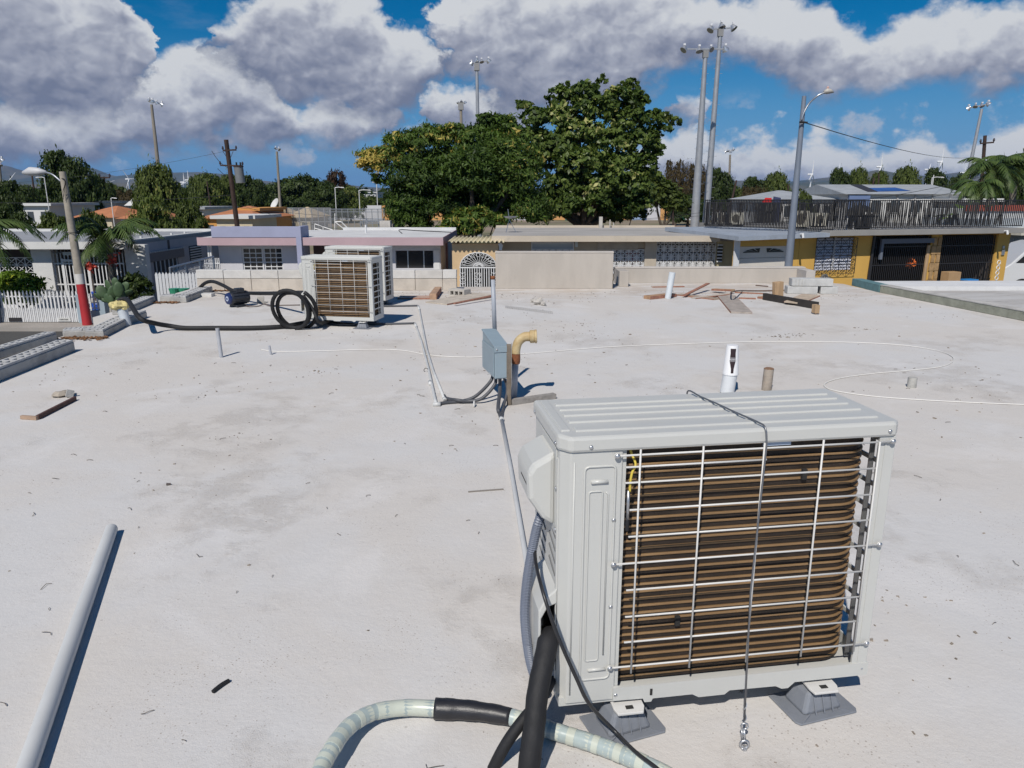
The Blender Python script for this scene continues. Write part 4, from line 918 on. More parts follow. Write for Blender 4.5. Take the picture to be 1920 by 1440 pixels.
# ------------------------------------------------------------------ boards, blocks, rubble
def board(a, b, w, th, lab, m=None, cat='plank', z0=0., z1=0., edge=True, name='plank'):
    a = Vector((a.x, a.y, z0 + th / 2 + .001)); b = Vector((b.x, b.y, z1 + th / 2 + .001))
    r = root(name, lab, cat, (a + b) / 2)
    MB().bar(a, b, w, th).build('board_face', m or M_woodp, r, bevel=.001)
    if edge:
        d = (b - a).normalized(); s = d.cross(Vector((0, 0, 1))).normalized()
        for k in (-1, 1): MB().bar(a + s * k * (w / 2 + .002), b + s * k * (w / 2 + .002), .003, th * .96).build('board_edge', M_woodr, r)
    return r
def debris():
    # cinder block lying with its cells towards us
    b0 = G(838, 557); e = G(871, 551)
    r = root('cinder_block', 'grey hollow concrete block lying on its side with its holes showing', 'concrete block', b0)
    T = TR(b0.x + .02, b0.y + .06, 0, R(-32))
    mb = MB(T); L, H, D_ = .30, .12, .17
    wallh(mb, 0, L, 0, H, 0, D_, [(.035 + i * .085, .095 + i * .085, .03, .09) for i in range(3)])
    mb.build('block_body', M_concl, r, bevel=.003)
    MB(T).box(.01, L - .01, D_ + .002, D_ + .02, .005, H - .005).build('block_back', M_conc, r)
    board(G(748, 559), G(815, 559), .30, .02, 'flat pinkish board lying in front of the farthest air conditioner shadow', mat('pinkish_ply', (.50, .34, .27), .85, var=.2, vs=6), name='board')
    r = board(G(812, 562), G(822, 548), .10, .09, 'short upright wood offcut at the end of the pinkish board', mat('warm_lumber', (.45, .29, .19), .85, var=.25, vs=12), name='wood_offcut')
    board(G(818, 570), G(905, 556), .42, .018, 'large dusty plywood sheet lying flat right of the pinkish board', M_woodp, name='plywood_sheet', z0=0, z1=.03)
    board(G(852, 574), G(925, 562), .035, .02, 'thin reddish strip along the front of the dusty plywood sheet', M_woodr, edge=False, name='wood_strip', z0=.025, z1=.05)
    # rebar mesh ladder
    a, b = G(948, 578), G(1036, 589); r = root('wire_mesh_strip', 'narrow strip of thin galvanised wire mesh lying on the roof', 'wire mesh', (a + b) / 2)
    s = Vector((0, .16, 0)); mw = mat('mesh_wire', (.42, .41, .40), .6, metal=.3)
    for k in (0, .5, 1): MB().tube([a + s * k + Vector((0, 0, .012)), b + s * k + Vector((0, 0, .012))], .0032, 5).build('long_wire', mw, r)
    for i in range(26):
        p = a.lerp(b, i / 25); MB().tube([p + Vector((0, 0, .013)), p + s + Vector((0, 0, .013))], .0026, 5).build('cross_wire', mw, r)
    # rubble heap
    def rock(c, rad, seed, flat=.6):
        rr = np.random.default_rng(seed); V = []; n1, n2 = 9, 6
        for j in range(n2 + 1):
            for i in range(n1):
                ph = math.pi * j / n2; th = 2 * math.pi * i / n1; k = rad * (1 + rr.normal() * .16)
                V.append(Vector(c) + Vector((k * math.sin(ph) * math.cos(th), k * math.sin(ph) * math.sin(th), flat * k * math.cos(ph) + flat * rad * .8)))
        return V, [(j * n1 + i, j * n1 + (i + 1) % n1, (j + 1) * n1 + (i + 1) % n1, (j + 1) * n1 + i) for j in range(n2) for i in range(n1)]
    for i, (px, py, rad, lab) in enumerate(((1009, 571, .07, 'largest lump of broken concrete in the little rubble heap'), (1000, 567, .05, 'smaller lump of concrete leaning on the rubble heap from the left'), (1019, 573, .045, 'smaller lump of concrete on the right of the rubble heap'), (1012, 565, .04, 'small lump of concrete at the back of the rubble heap'))):
        MB().add(*rock(G(px, py), rad, i + 3, .7)).build('concrete_lump', M_concl, label=lab, cat='rubble', group='rubble heap lumps')
    MB().add(*rock(G(118, 742), .075, 21, .28)).build('concrete_lump', mat('sandy_lump', (.40, .35, .29), .9, var=.2, vs=14), label='flat broken scrap of concrete behind the brown L shaped strip on the left', cat='rubble')
    MB().obox(G(131, 738, .03), (.05, .02, .055), (0, R(20), R(40))).build('scrap_chip', M_conc, label='small upright grey chip on the end of the flat concrete scrap', cat='rubble')
    dk = mat('dark_brown_strip', (.10, .045, .035), .7, var=.3, vs=14)
    r = root('wood_strip', 'thin dark brown bent strip lying on the left of the roof', 'strip', G(92, 772))
    MB().bar(G(70, 783, .016), G(141, 747, .016), .022, .032).build('strip_face', dk, r, bevel=.002)
    MB().bar(G(40, 782, .014), G(70, 784, .014), .024, .026).build('strip_return', mat('pale_cut_wood', (.40, .28, .20), .8, var=.2, vs=14), r, bevel=.002)
    # near bits
    a, b = G(399, 1297, .006), G(429, 1276, .006)
    MB().tube(catmull([a, a.lerp(b, .5) + Vector((0, .003, .002)), b], 4), [.0065] * 9, 8).build('black_offcut', M_black, label='short black rubber offcut lying right of the long white pipe', cat='offcut')
    MB().obox(G(316, 908, .005), (.022, .014, .010), (0, .2, .5)).build('pebble', mat('dark_pebble', (.12, .10, .09), .9), label='single dark pebble above the long white pipe', cat='pebble')
    MB().bar(G(878, 922, .004), G(944, 917, .004), .006, .006).build('thin_stick', mat('grey_stick', (.22, .20, .18), .9), label='thin grey stick lying left of the white pipe to the nearest air conditioner', cat='stick')
    # planks behind on the right
    board(G(1213, 561), G(1262, 556), .14, .05, 'stubby brown lumber piece at the foot of the white vent pipe', mat('brown_lumber', (.40, .24, .14), .8, var=.3, vs=10), name='lumber_piece')
    board(G(1272, 553), G(1345, 562), .16, .016, 'thin plank fanning out right of the white vent pipe', M_wood)
    board(G(1282, 558), G(1327, 546), .05, .016, 'narrow reddish lath crossing over the fanned planks', M_woodr, z0=.02, z1=.12)
    board(G(1300, 560), G(1368, 555), .10, .014, 'low dusty board lying against the fanned planks', M_woodp, z0=0, z1=.03)
    board(G(1222, 539), G(1282, 538), .07, .02, 'pale plank close against the long low wall', M_woodp)
    board(G(1337, 548), G(1374, 552), .10, .03, 'pale brown plank whose end lifts beside the steep plank', M_wood2, z0=.03, z1=.05)
    board(G(1361, 556), G(1390, 588), .27, .022, 'wide grey plank pointing towards the camera at the middle of the pile', mat('grey_plank', (.40, .35, .31), .85, var=.25, vs=10, ds=.35, dc=(.24, .19, .15), bump=.4))
    board(G(1378, 549), G(1440, 552), .06, .02, 'long thin pale lath behind the wide grey plank', M_woodp)
    board(G(1385, 560), G(1417, 561), .05, .02, 'short pinkish offcut lying by itself between the plank groups', mat('pinkish_ply', (.5, .3, .2)), name='wood_offcut')
    board(G(1425, 559), G(1488, 566), .15, .03, 'light brown plank under the dark timber', M_wood2)
    r = board(G(1432, 562), G(1532, 580), .05, .10, 'dark tarred timber beam lying at the right of the plank pile', mat('tarred_timber', (.035, .03, .028), .8, var=.3, vs=10), name='timber_beam', edge=False)
    MB().bar(G(1526, 578, .07), G(1533, 580, .07), .06, .11).build('cut_end', M_wood2, r)
    b0 = G(1457, 560); MB().obox(b0 + Vector((0, 0, .14)), (.14, .09, .24), (0, R(-4), R(10))).build('lumber_block', M_wood2, bevel=.004, label='upright raw lumber block standing on the dark timber beam', cat='lumber')
    board(G(1486, 573), G(1520, 566), .26, .02, 'pale square plywood scrap resting tilted on the beam end', mat('pale_ply_scrap', (.48, .39, .30), .85, var=.2, vs=9), name='plywood_scrap', z0=.03, z1=.09)
    tb = mat('bent_rail_brown', (.13, .09, .07), .6)
    MB().tube(catmull([G(1371, 548, .01), G(1371, 548, .14), G(1378, 546, .15), G(1388, 545, .06), G(1402, 545, .02), G(1440, 545, .015), G(1474, 544, .015)], 5), .011, 6).build('bent_rod', tb, smooth=True, label='bent brown metal rod hooked up behind the planks', cat='rod')
    MB().bar(G(1417, 535, .01), G(1440, 537, .01), .02, .02).build('short_rod', tb, label='short dark rod close against the long low wall', cat='rod')
    # stacked pavers
    gm = mat('paver_grey', (.50, .50, .49), .9, var=.15, vs=8, ds=.25, bump=.4); 
    T = TR(G(1476, 551).x, G(1476, 551).y, 0, R(-6))
    for (u, w_, z, L_, lab, cells) in ((.0, 0, 0, .47, 'lower left concrete block of the small stack at the far right', 0), (.52, .02, 0, .27, 'lower right concrete block of the small stack at the far right', 0), (.06, .01, .125, .64, 'top ribbed concrete block of the small stack at the far right', 1)):
        p = T @ Vector((u, w_, z)); r = root('concrete_block', lab, 'concrete block', p, 0, 'stacked concrete blocks by the right roof edge')
        MB(T).box(u, u + L_, w_, w_ + .2, z + .001, z + .12).build('block_body', gm, r, bevel=.008)
        if cells:
            for i in range(4): MB(T).box(u + .012 + i * .05, u + .045 + i * .05, w_ - .012, w_ + .001, z + .004, z + .117).build('rib', gm, r, bevel=.003)
    # loose straw, flakes and grit
    rr = np.random.default_rng(4); V = []; Fc = []
    mb = MB()
    cl = [(rr.uniform(-3.2, 4.6), 1.6 + 10.5 * rr.random(), rr.uniform(.1, .7)) for _ in range(46)] + [(rr.uniform(-4.6, 5.4), rr.uniform(11.6, 12.4), .5) for _ in range(26)] + [(-4.1, 6.6, .25), (-4.3, 7.4, .2), (-3.9, 6.1, .3), (5.6, 10.8, .5), (5.8, 9.6, .5), (5.2, 11.6, .4)]
    for i in range(2300):
        cx, cy, sp = cl[rr.integers(len(cl))]; k = abs(rr.normal()) * sp; th = rr.uniform(0, 6.28)
        x, y = cx + k * math.cos(th) * 1.4, cy + k * math.sin(th)
        if not (-4.1 < x < 5.9 and 1.2 < y < 12.3): continue
        s = (abs(rr.normal(0, .0024)) + .0011) * (1 + y * .07); a = rr.uniform(0, 6.28)
        mb.obox(Vector((x, y, s * .3)), (s * rr.uniform(1, 2.6), s * rr.uniform(.8, 1.6), s * rr.uniform(.3, .8)), (rr.uniform(-.3, .3), rr.uniform(-.3, .3), a))
    mb.build('scattered_grit', mat('dark_grit', (.17, .145, .12), .9, var=.5, vs=3, c2=(.34, .29, .24)), kind='stuff', origin=(0, 0, 0))
    mb = MB()
    for i in range(130):
        y = 1.3 + 5.5 * rr.random() ** 1.3; x = rr.uniform(-3.6, 4.4) * min(1, .3 + y / 6); a = rr.uniform(0, 6.28); l = rr.uniform(.015, .05)
        p = Vector((x, y, .003)); d = Vector((math.cos(a), math.sin(a), 0)); n_ = Vector((-d.y, d.x, 0)); b_ = rr.normal() * .35
        mb.tube([p, p + d * l * .35 + n_ * l * b_ * .5 + Vector((0, 0, .003)), p + d * l * .7 + n_ * l * b_ + Vector((0, 0, .003)), p + d * l + n_ * l * b_ * .6], .0007 + .0002 * y, 4, caps=False)
    mb.build('dry_stems', mat('dry_stem', (.16, .135, .11), .9), kind='stuff', origin=(0, 0, 0))
    mb = MB()
    for (x0, x1, y0, y1, n_) in ((-4.95, -4.45, 7.75, 8.05, 160), (-5.3, -4.9, 10.6, 10.9, 120), (-5.0, -4.5, 12.1, 12.3, 120)):
        for i in range(n_):
            c = Vector((rr.uniform(x0, x1), y1 - abs(rr.normal(0, .12)) * (y1 - y0) * 2, .008 + rr.random() * .012)); s = rr.uniform(.008, .028)
            mb.obox(c, (s * 1.8, s, .003), (rr.uniform(-.5, .5), rr.uniform(-.5, .5), rr.uniform(0, 6)))
    mb.build('dry_leaves', mat('brown_leaf_litter', (.24, .12, .055), .9, var=.4, vs=12), kind='stuff', origin=(0, 0, 0))
debris()
# ------------------------------------------------------------------ street scene
class FA:
    """a house frame: u along the front, w away from us, z up; measures where a sight line meets the front"""
    def __init__(s, x0, y0, ang=0.):
        s.o = Vector((x0, y0, 0)); s.a = ang; s.T = TR(x0, y0, 0, ang)
        s.d = Vector((math.cos(ang), math.sin(ang), 0)); s.n = Vector((-math.sin(ang), math.cos(ang), 0))
    def p(s, px, py, w=0.):
        d = ray(px, py); c = Vector((0, 0, EYE)); t = (s.o + s.n * w - c).dot(s.n) / d.dot(s.n)
        q = c + d * t; return (q - s.o).dot(s.d), q.z
    def u(s, px, py=460, w=0.): return s.p(px, py, w)[0]
    def z(s, px, py, w=0.): return s.p(px, py, w)[1]
    def mb(s): return MB(s.T)
M_glass = mat('dark_window_glass', (.018, .02, .024), .08, spec=.6)
M_gr_white = mat('white_ironwork', (.66, .66, .66), .5, var=.06, vs=6)
M_gr_black = mat('black_ironwork', (.022, .021, .023), .5)
M_roomdark = mat('dim_room_wall', (.12, .10, .09), .95)  # dark colour stands in for the shade inside rooms and carports
def grille_lattice(f, u0, u1, z0, z1, w, cols, rows, m, parent, th=.012, rings=True, name='window_grille', spiral=False):
    mb = f.mb(); cw = (u1 - u0) / cols; ch = (z1 - z0) / rows
    for i in range(cols + 1): mb.box(u0 + i * cw - th / 2, u0 + i * cw + th / 2, w - th / 2, w + th / 2, z0, z1)
    for j in range(rows + 1): mb.box(u0 - th / 2, u1 + th / 2, w - th * .4, w + th * .6, z0 + j * ch - th / 2, z0 + j * ch + th / 2)
    for i in range(cols):
        for j in range(rows):
            cx, cz = u0 + (i + .5) * cw, z0 + (j + .5) * ch
            for sx, sz in ((-1, -1), (1, -1)):
                mb.bar((cx + sx * cw / 2, w, cz + sz * ch / 2), (cx - sx * cw / 2, w, cz - sz * ch / 2), th * .8, th * .8, up=Vector((0, 1, 0)))
            if rings:
                rr = min(cw, ch) * .27
                for k in range(4 if spiral else 1):
                    ox, oz = ((k % 2 - .5) * cw * .5, (k // 2 - .5) * ch * .5) if spiral else (0, 0)
                    r2 = rr * (.62 if spiral else 1)
                    mb.tube([(cx + ox + r2 * math.cos(t), w, cz + oz + r2 * math.sin(t)) for t in np.linspace(0, 2 * math.pi, 9)[:-1]], th * .42, 4, closed=True)
    return mb.build(name, m, parent)
def bars(f, u0, u1, z0, z1, w, n, m, parent, rails=(0., 1.), th=.022, tip=0., name='bar', railname='rail', single=True):
    first = None
    for i in range(n):
        u = u0 + (u1 - u0) * i / (n - 1)
        if single:
            if first is None: first = f.mb().box(u - th / 2, u + th / 2, w - th / 2, w + th / 2, z0, z1 + tip).build(name, m, parent)
            else:
                o = share(first, parent); o.location = Vector(((u - u0), 0, 0)) if parent.rotation_euler.z == 0 and f.a == 0 else (wmat(parent).inverted().to_3x3() @ (f.d * (u - u0)))
        else: f.mb().box(u - th / 2, u + th / 2, w - th / 2, w + th / 2, z0, z1 + tip).build(name, m, parent)
    for k in rails:
        z = z0 + (z1 - z0) * k; f.mb().box(u0 - th, u1 + th, w - th * .8, w + th * .8, z - th * .7, z + th * .7).build(railname, m, parent)
def window(f, u0, u1, z0, z1, w, parent, cols=3, rows=5, m=None, fr=.05, depth=.10, glass=None):
    """frame, glazing bars and one pane per light, set back in its opening"""
    m = m or M_gr_white
    o = f.mb(); o.box(u0, u1, w + .02, w + .08, z0, z0 + fr); o.box(u0, u1, w + .02, w + .08, z1 - fr, z1)
    o.box(u0, u0 + fr, w + .021, w + .079, z0 + fr, z1 - fr); o.box(u1 - fr, u1, w + .021, w + .079, z0 + fr, z1 - fr)
    fo = o.build('window_frame', m, parent)
    cw = (u1 - u0 - 2 * fr) / cols; ch = (z1 - z0 - 2 * fr) / rows; g = f.mb()
    for i in range(1, cols): g.box(u0 + fr + i * cw - .014, u0 + fr + i * cw + .014, w + .03, w + .06, z0 + fr, z1 - fr)
    for j in range(1, rows): g.box(u0 + fr, u1 - fr, w + .028, w + .062, z0 + fr + j * ch - .016, z0 + fr + j * ch + .016)
    if g.v: g.build('glazing_bar', m, fo)
    f.mb().box(u0 + fr, u1 - fr, w + .064, w + .072, z0 + fr, z1 - fr).build('pane', glass or M_glass, fo)
    return fo
def palm_frond(mb, p0, d0, L, droop, n=26, leaf=.55, w=.05, up=Vector((0, 0, 1)), rr=None):
    p = Vector(p0); d = Vector(d0).normalized(); pts = [p.copy()]; st = L / n
    for i in range(n):
        d = (d + Vector((0, 0, -droop / n))).normalized(); p = p + d * st; pts.append(p.copy())
    mb.tube(pts, [w * .45 * (1 - i / (n + 2)) + .004 for i in range(n + 1)], 4, caps=False)
    for i in range(2, n + 1):
        t = i / n; dd = (pts[i] - pts[i - 1]).normalized(); s = dd.cross(up)
        s = s.normalized() if s.length > .01 else Vector((1, 0, 0))
        l = leaf * math.sin(math.pi * min(1, .18 + t * .80)) ** .7
        for k in (-1, 1):
            q = (s * k * .8 + dd * .65 + Vector((0, 0, -.25 - .5 * rr.random()))).normalized(); a = pts[i]; b = a + q * l * rr.uniform(.8, 1.1); b.z -= l * .12
            e = dd * w * .5
            mb.add([a - e, a + e, (a + b) / 2 + e + Vector((0, 0, .02)), b, (a + b) / 2 - e + Vector((0, 0, .02))], [(0, 1, 2, 4), (4, 2, 3)])

def left_house():
    f = FA(-23.5, 28.6); r = root('white_house', 'white flat roofed house with a barred porch behind the red and white lamp pole', 'house', (-19, 28.6, GZ))
    wl = mat('white_render', (.62, .62, .61), .85, var=.08, vs=1.5, ds=.25, dc=(.40, .39, .37), bump=.5, bs=14)
    gr = mat('grey_roof_membrane', (.30, .31, .33), .85, var=.12, vs=1.2, ds=.3, dc=(.2, .2, .2))
    side = mat('lavender_grey_wall', (.50, .47, .49), .9, var=.1, vs=.8, ds=.3, dc=(.24, .23, .23))
    U = lambda px: f.u(px, 470); W_ = 9.05; zt = -.10
    f.mb().box(-3, W_, -.5, 8.6, zt - .12, zt).build('roof', gr, r)
    f.mb().box(-3, W_ + .05, -.58, -.502, zt - .26, zt + .01).build('fascia', wl, r)
    f.mb().box(-3, W_ + .05, 8.55, 8.75, zt - .2, zt + .12).build('roof_rim', wl, r)
    f.mb().box(W_ - .18, W_ - .0, -.45, 8.5, zt + .001, zt + .05).build('roof_rim', wl, r)
    f.mb().box(W_ - .20, W_ - .01, .05, 8.7, GZ, zt - .121).build('side_wall', side, r)
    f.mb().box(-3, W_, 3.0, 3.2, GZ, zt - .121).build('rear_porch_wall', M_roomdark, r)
    u0, u1 = U(60), U(97)
    f.mb().box(u0, u1, -.1, .35, GZ, zt - .121).build('pillar', wl, r)
    f.mb().box(U(250) - .3, U(250) + .5, -.1, .2, GZ, zt - .121).build('pillar', wl, r)
    f.mb().box(-3, u0, .02, .2, GZ, -1.55).build('low_wall', wl, r)
    grille_lattice(f, u0 - 2.7, u0 - .03, -1.55, -.72, .05, 8, 3, M_gr_white, r, th=.022, name='lattice_grille', rings=False)
    # barred gate between pillars
    a, b = u1 + .02, U(228)
    bars(f, a, b, GZ + .1, -.55, .02, 20, M_gr_white, r, rails=(.02, .45, .82), th=.035)
    bars(f, a, b, -.55, zt - .14, .08, 20, mat('grey_ironwork', (.33, .34, .36), .5), r, rails=(.02,), th=.02)
    d0, d1 = a + .3, a + 1.35
    for k in ((d0, d0 + .08), (d1 - .08, d1)): f.mb().box(*k, -.03, .0, GZ + .1, -.75).build('gate_frame', M_gr_white, r)
    f.mb().box(d0, d1, -.031, -.001, -.86, -.78).build('gate_frame', M_gr_white, r)
    f.mb().box(d0 + .1, d0 + .75, -.04, -.02, -.62, -.50).build('name_plate', mat('pale_plate', (.5, .55, .56), .5), r)
    # side windows seen down the wall
    xw = W_ - .01
    dm = mat('side_shade', (.055, .05, .052), .9)
    f.mb().box(xw, xw + .02, 1.6, 3.8, GZ + .6, -1.0).build('side_opening', dm, r)
    for i in range(6): f.mb().box(xw + .001, xw + .05, 1.7 + i * .38, 1.76 + i * .38, GZ + .5, -.9).build('side_bar', M_gr_white, r)
    aw = mat('screen_panel', (.25, .22, .22), .8, var=.3, vs=20)
    f.mb().box(xw, xw + .06, 1.2, 4.4, -1.0, -.62).build('awning_panel', aw, r)
    for i in range(17): f.mb().box(xw + .062, xw + .09, 1.25 + i * .19, 1.33 + i * .19, -.64, -.585).build('awning_scallop', M_gr_white, r)
    for i in range(7): f.mb().box(xw + .0, xw + .045, 5.1, 6.3, -1.35 + i * .11, -1.30 + i * .11).build('louvre_slat', M_gr_white, r)
    f.mb().box(xw - .001, xw + .015, 5.05, 6.35, -1.4, -.6).build('louvre_opening', dm, r)
    for i in range(5): f.mb().box(W_ - .8 - i * .0, W_ - .72, .9 + i * 1.4, .98 + i * 1.4, zt, zt + .07).build('roof_vent', wl, r)
    b0 = A(258, 433, 34)
    f.mb().box(b0.x + 23.5 - .16, b0.x + 23.5 + .16, 5.3, 5.6, zt, zt + .42).build('chimney', wl, r)
    f.mb().box(b0.x + 23.5 - .05, b0.x + 23.5 + .05, 5.4, 5.5, zt + .42, zt + .52).build('chimney_cap', wl, r)
    # front fence and gate
    g = FA(-19.2, 25.5)
    r = root('picket_gate', 'double white iron driveway gate with pointed bars at the lower left', 'gate', (-17, 25.5, GZ + .1))
    ua, ub = g.u(2, 600), g.u(150, 600)
    zb = GZ + .12
    n = 22
    for i in range(n):
        u = ua + (ub - ua) * i / (n - 1); g.mb().prism([(u - .028, zb), (u + .028, zb), (u + .028, -1.66), (u, -1.58), (u - .028, -1.66)], -.012, .012, 'y').build('bar', M_gr_white, r)
    for i in range(n - 1):
        u = ua + (ub - ua) * (i + .5) / (n - 1); g.mb().prism([(u - .018, zb), (u + .018, zb), (u + .018, -2.24), (u, -2.18), (u - .018, -2.24)], -.010, .010, 'y').build('short_bar', M_gr_white, r)
    for z in (-1.80, -2.34, -2.58): g.mb().box(ua, ub, .013, .045, z - .022, z + .022).build('rail', M_gr_white, r)
    uc = g.u(122, 603); g.mb().box(uc - .22, uc + .22, -.03, -.013, -2.66, -2.53).build('gate_sign', mat('sign_plate_pale', (.55, .55, .53), .5), r)
    for i in range(7): g.mb().box(uc - .16 + i * .045, uc - .135 + i * .045, -.033, -.031, -2.62, -2.57).build('sign_lettering', M_gr_black, r)
    uc = g.u(30, 603); g.mb().box(uc - .22, uc + .22, -.03, -.013, -2.66, -2.53).build('gate_sign', M_gr_black, r)
    bl = mat('powder_blue_render', (.30, .37, .42), .85, var=.08, vs=2, ds=.15)
    g.mb().box(g.u(150, 600), g.u(161, 600), -.1, .15, GZ, -1.72).build('gate_pillar', bl, bevel=.01, label='powder blue gate pillar left of the red pole', cat='pillar')
    g.mb().box(g.u(-30, 600), g.u(4, 600), -.1, .15, GZ, -1.85).build('gate_pillar', mat('slate_render', (.12, .15, .19), .85, var=.1, vs=2), bevel=.01, label='dark slate gate pillar at the left picture edge', cat='pillar')
    r = root('garden_wall', 'powder blue garden wall with a white grid fence on top right of the red pole', 'wall', (-14, 25.5, GZ))
    g.mb().box(g.u(160.5, 600), g.u(194, 600), -.1, .1, GZ, -2.28).build('wall_body', bl, r)
    g.mb().box(g.u(194, 600), g.u(203, 600), -.12, .15, GZ, -1.82).build('end_pillar', bl, r)
    grille = g.mb()
    uu0, uu1 = g.u(166, 590), g.u(193, 590)
    for i in range(5): u = uu0 + (uu1 - uu0) * i / 4; grille.box(u - .02, u + .02, -.02, .02, -2.278, -1.70)
    for z in (-2.2, -2.02, -1.82): grille.box(uu0, uu1, -.025, .025, z - .018, z + .018)
    grille.build('grid_fence', M_gr_white, r)
    for i, (px, py, s, lab) in enumerate(((183, 580, .42, 'large blue plastic bin behind the grid fence'), (178, 553, .22, 'small bright blue container standing on the shelf above the bin'), (188, 556, .2, 'second small bright blue container right of the first'))):
        c = A(px, py, 26.6); r = root('blue_container', lab, 'container', c)
        m = mat('blue_plastic', (.02, .09, .48), .4)
        MB().lathe([(s * .42, -s * .5), (s * .5, s * .45), (s * .53, s * .47), (s * .53, s * .5), (0, s * .5)], c, 12).build('tub', m, r)
        MB().lathe([(s * .54, s * .5), (s * .5, s * .56), (0, s * .58)], c, 12).build('lid', m, r)
    c = A(182, 562, 26.6); MB().box(c.x - .7, c.x + .5, 26.4, 26.9, c.z - .06, c.z - .02).build('shelf_board', M_concl, label='pale shelf board under the small blue containers', cat='shelf')
    for k in (-.6, .4): MB().box(c.x + k, c.x + k + .06, 26.6, 26.66, GZ, c.z - .061).build('shelf_leg', M_conc, bpy.data.objects['shelf_board'])
    # paved court wall pieces near our building on the left
    st = mat('taupe_stucco', (.5, .47, .42))
    MB().box(-9.4, -5.35, 7.2, 7.35, GZ, -.28).build('patio_wall', M_concl, label='pale patio wall seen through the notch in the left roof edge', cat='wall')
    # white picket fence and chain link beyond the cactus
    g = FA(-9.0, 20.6, R(12))
    r = root('picket_fence', 'short white picket fence behind the far left parapet', 'fence', (-9, 20.6, GZ))
    ua, ub = g.u(296, 540), g.u(376, 535)
    for i in range(14):
        u = ua + (ub - ua) * i / 13; zt2 = g.z(296 + i * 6, 511.5)
        g.mb().prism([(u - .035, -2.6), (u + .035, -2.6), (u + .035, zt2 - .04), (u, zt2 + .02), (u - .035, zt2 - .04)], -.012, .012, 'y').build('picket', M_gr_white, r)
    for z in (-2.3, g.z(330, 519)): g.mb().box(ua, ub, .013, .05, z - .03, z + .03).build('rail', M_gr_white, r)
    g.mb().box(ua - .3, ub + .2, .3, 1.6, -2.9, -2.62).build('planter_wall', st, r)
    h = FA(-11.5, 24.0, R(28))
    r = root('chain_link_fence', 'sloping chain link fence rising to the right before the lavender side wall', 'fence', (-11, 24, GZ))
    zz = lambda u: h.z(318, 502) + u * .0
    a0, b0 = A(318, 502, 23.5), A(400, 481, 26.0)
    MB().tube([a0, b0], .03, 6).build('top_rail', M_galv, r)
    for t in (0, .33, .66, 1): q = a0.lerp(b0, t); MB().tube([q, Vector((q.x, q.y, GZ))], .03, 6).build('post', M_galv, r)
    mb = MB()
    for i in range(34):
        for k in (-1, 1):
            t = i / 33; q = a0.lerp(b0, t); q2 = a0.lerp(b0, min(1, max(0, t + k * .35))); mb.tube([q, Vector((q2.x, q2.y, q2.z - 1.5))], .006, 3, caps=False)
    mb.build('wire_mesh', M_galv, r)
    for i, (px, lab) in enumerate(((327, 'green plastic tub lying left behind the picket fence'), (345, 'green plastic tub lying right behind the picket fence'))):
        c = A(px, 545, 17); MB().lathe([(.09, -.08), (.12, .04), (.125, .05), (.0, .05)], c, 12).build('green_tub', mat('green_plastic', (.03, .26, .14), .4), label=lab, cat='tub')
left_house()

def pole_left():
    a = A(117, 322, 25.2); b = A(164, 608, 25.0); b.z = GZ
    r = root('street_lamp', 'concrete street lamp pole painted red and white at its foot on the left', 'street lamp', b)
    c = mat('pole_concrete', (.37, .33, .27), .9, var=.25, vs=4, ds=.3, bump=.3)
    lp = lambda t: b.lerp(a, t)
    zr = lambda z: (z - b.z) / (a.z - b.z)
    rad = lambda t: .155 * (1 - t) + .105 * t
    for t0, t1, nm, m in ((zr(-1.32), 1, 'pole_shaft', c), (zr(-1.32), zr(-.98), 'white_band', mat('old_white_paint', (.60, .58, .55), .8, ds=.4, var=.1)), (0, zr(-1.32), 'red_band', mat('red_paint', (.42, .025, .03), .55, var=.12, vs=3, ds=.1))):
        e = .0 if nm == 'pole_shaft' else .004
        if nm == 'pole_shaft': t0 = zr(-.98)
        MB().tube([lp(t0), lp(t1)], [rad(t0) + e, rad(t1) + e], 10).build(nm, m, r, smooth='auto')
    q = lp(.62); MB().tube([q + Vector((-.16, -.15, 0)), q + Vector((.16, -.15, 0)), q + Vector((.16, .15, 0)), q + Vector((-.16, .15, 0))], .012, 5, closed=True).build('strap', M_black, r)
    arm = catmull([A(121, 345, 25.2), A(112, 338, 25.3), A(98, 327, 25.4), A(84, 322.5, 25.5)], 5)
    MB().tube(arm, .03, 8).build('lamp_arm', M_galv, r, smooth=True)
    mb = MB(); p = [A(86, 322.5, 25.5), A(72, 322, 25.55), A(58, 321.5, 25.6), A(43, 324, 25.65)]
    mb.tube(p, [.05, .13, .15, .05], 10); mb.build('lamp_head', mat('lamp_head_grey', (.52, .52, .53), .5), r, smooth=True)
    w = MB(); rr = np.random.default_rng(8)
    for i in range(7):
        s = lp(.96) + Vector((0, -.12, 0)); w.tube(catmull([s, s + Vector((.12 + .05 * rr.random(), -.05, -.1)), s + Vector((.15 * rr.random(), -.1, -.35 - .4 * rr.random()))], 4), .007, 4)
    w.build('loose_wires', M_black, r)
pole_left()

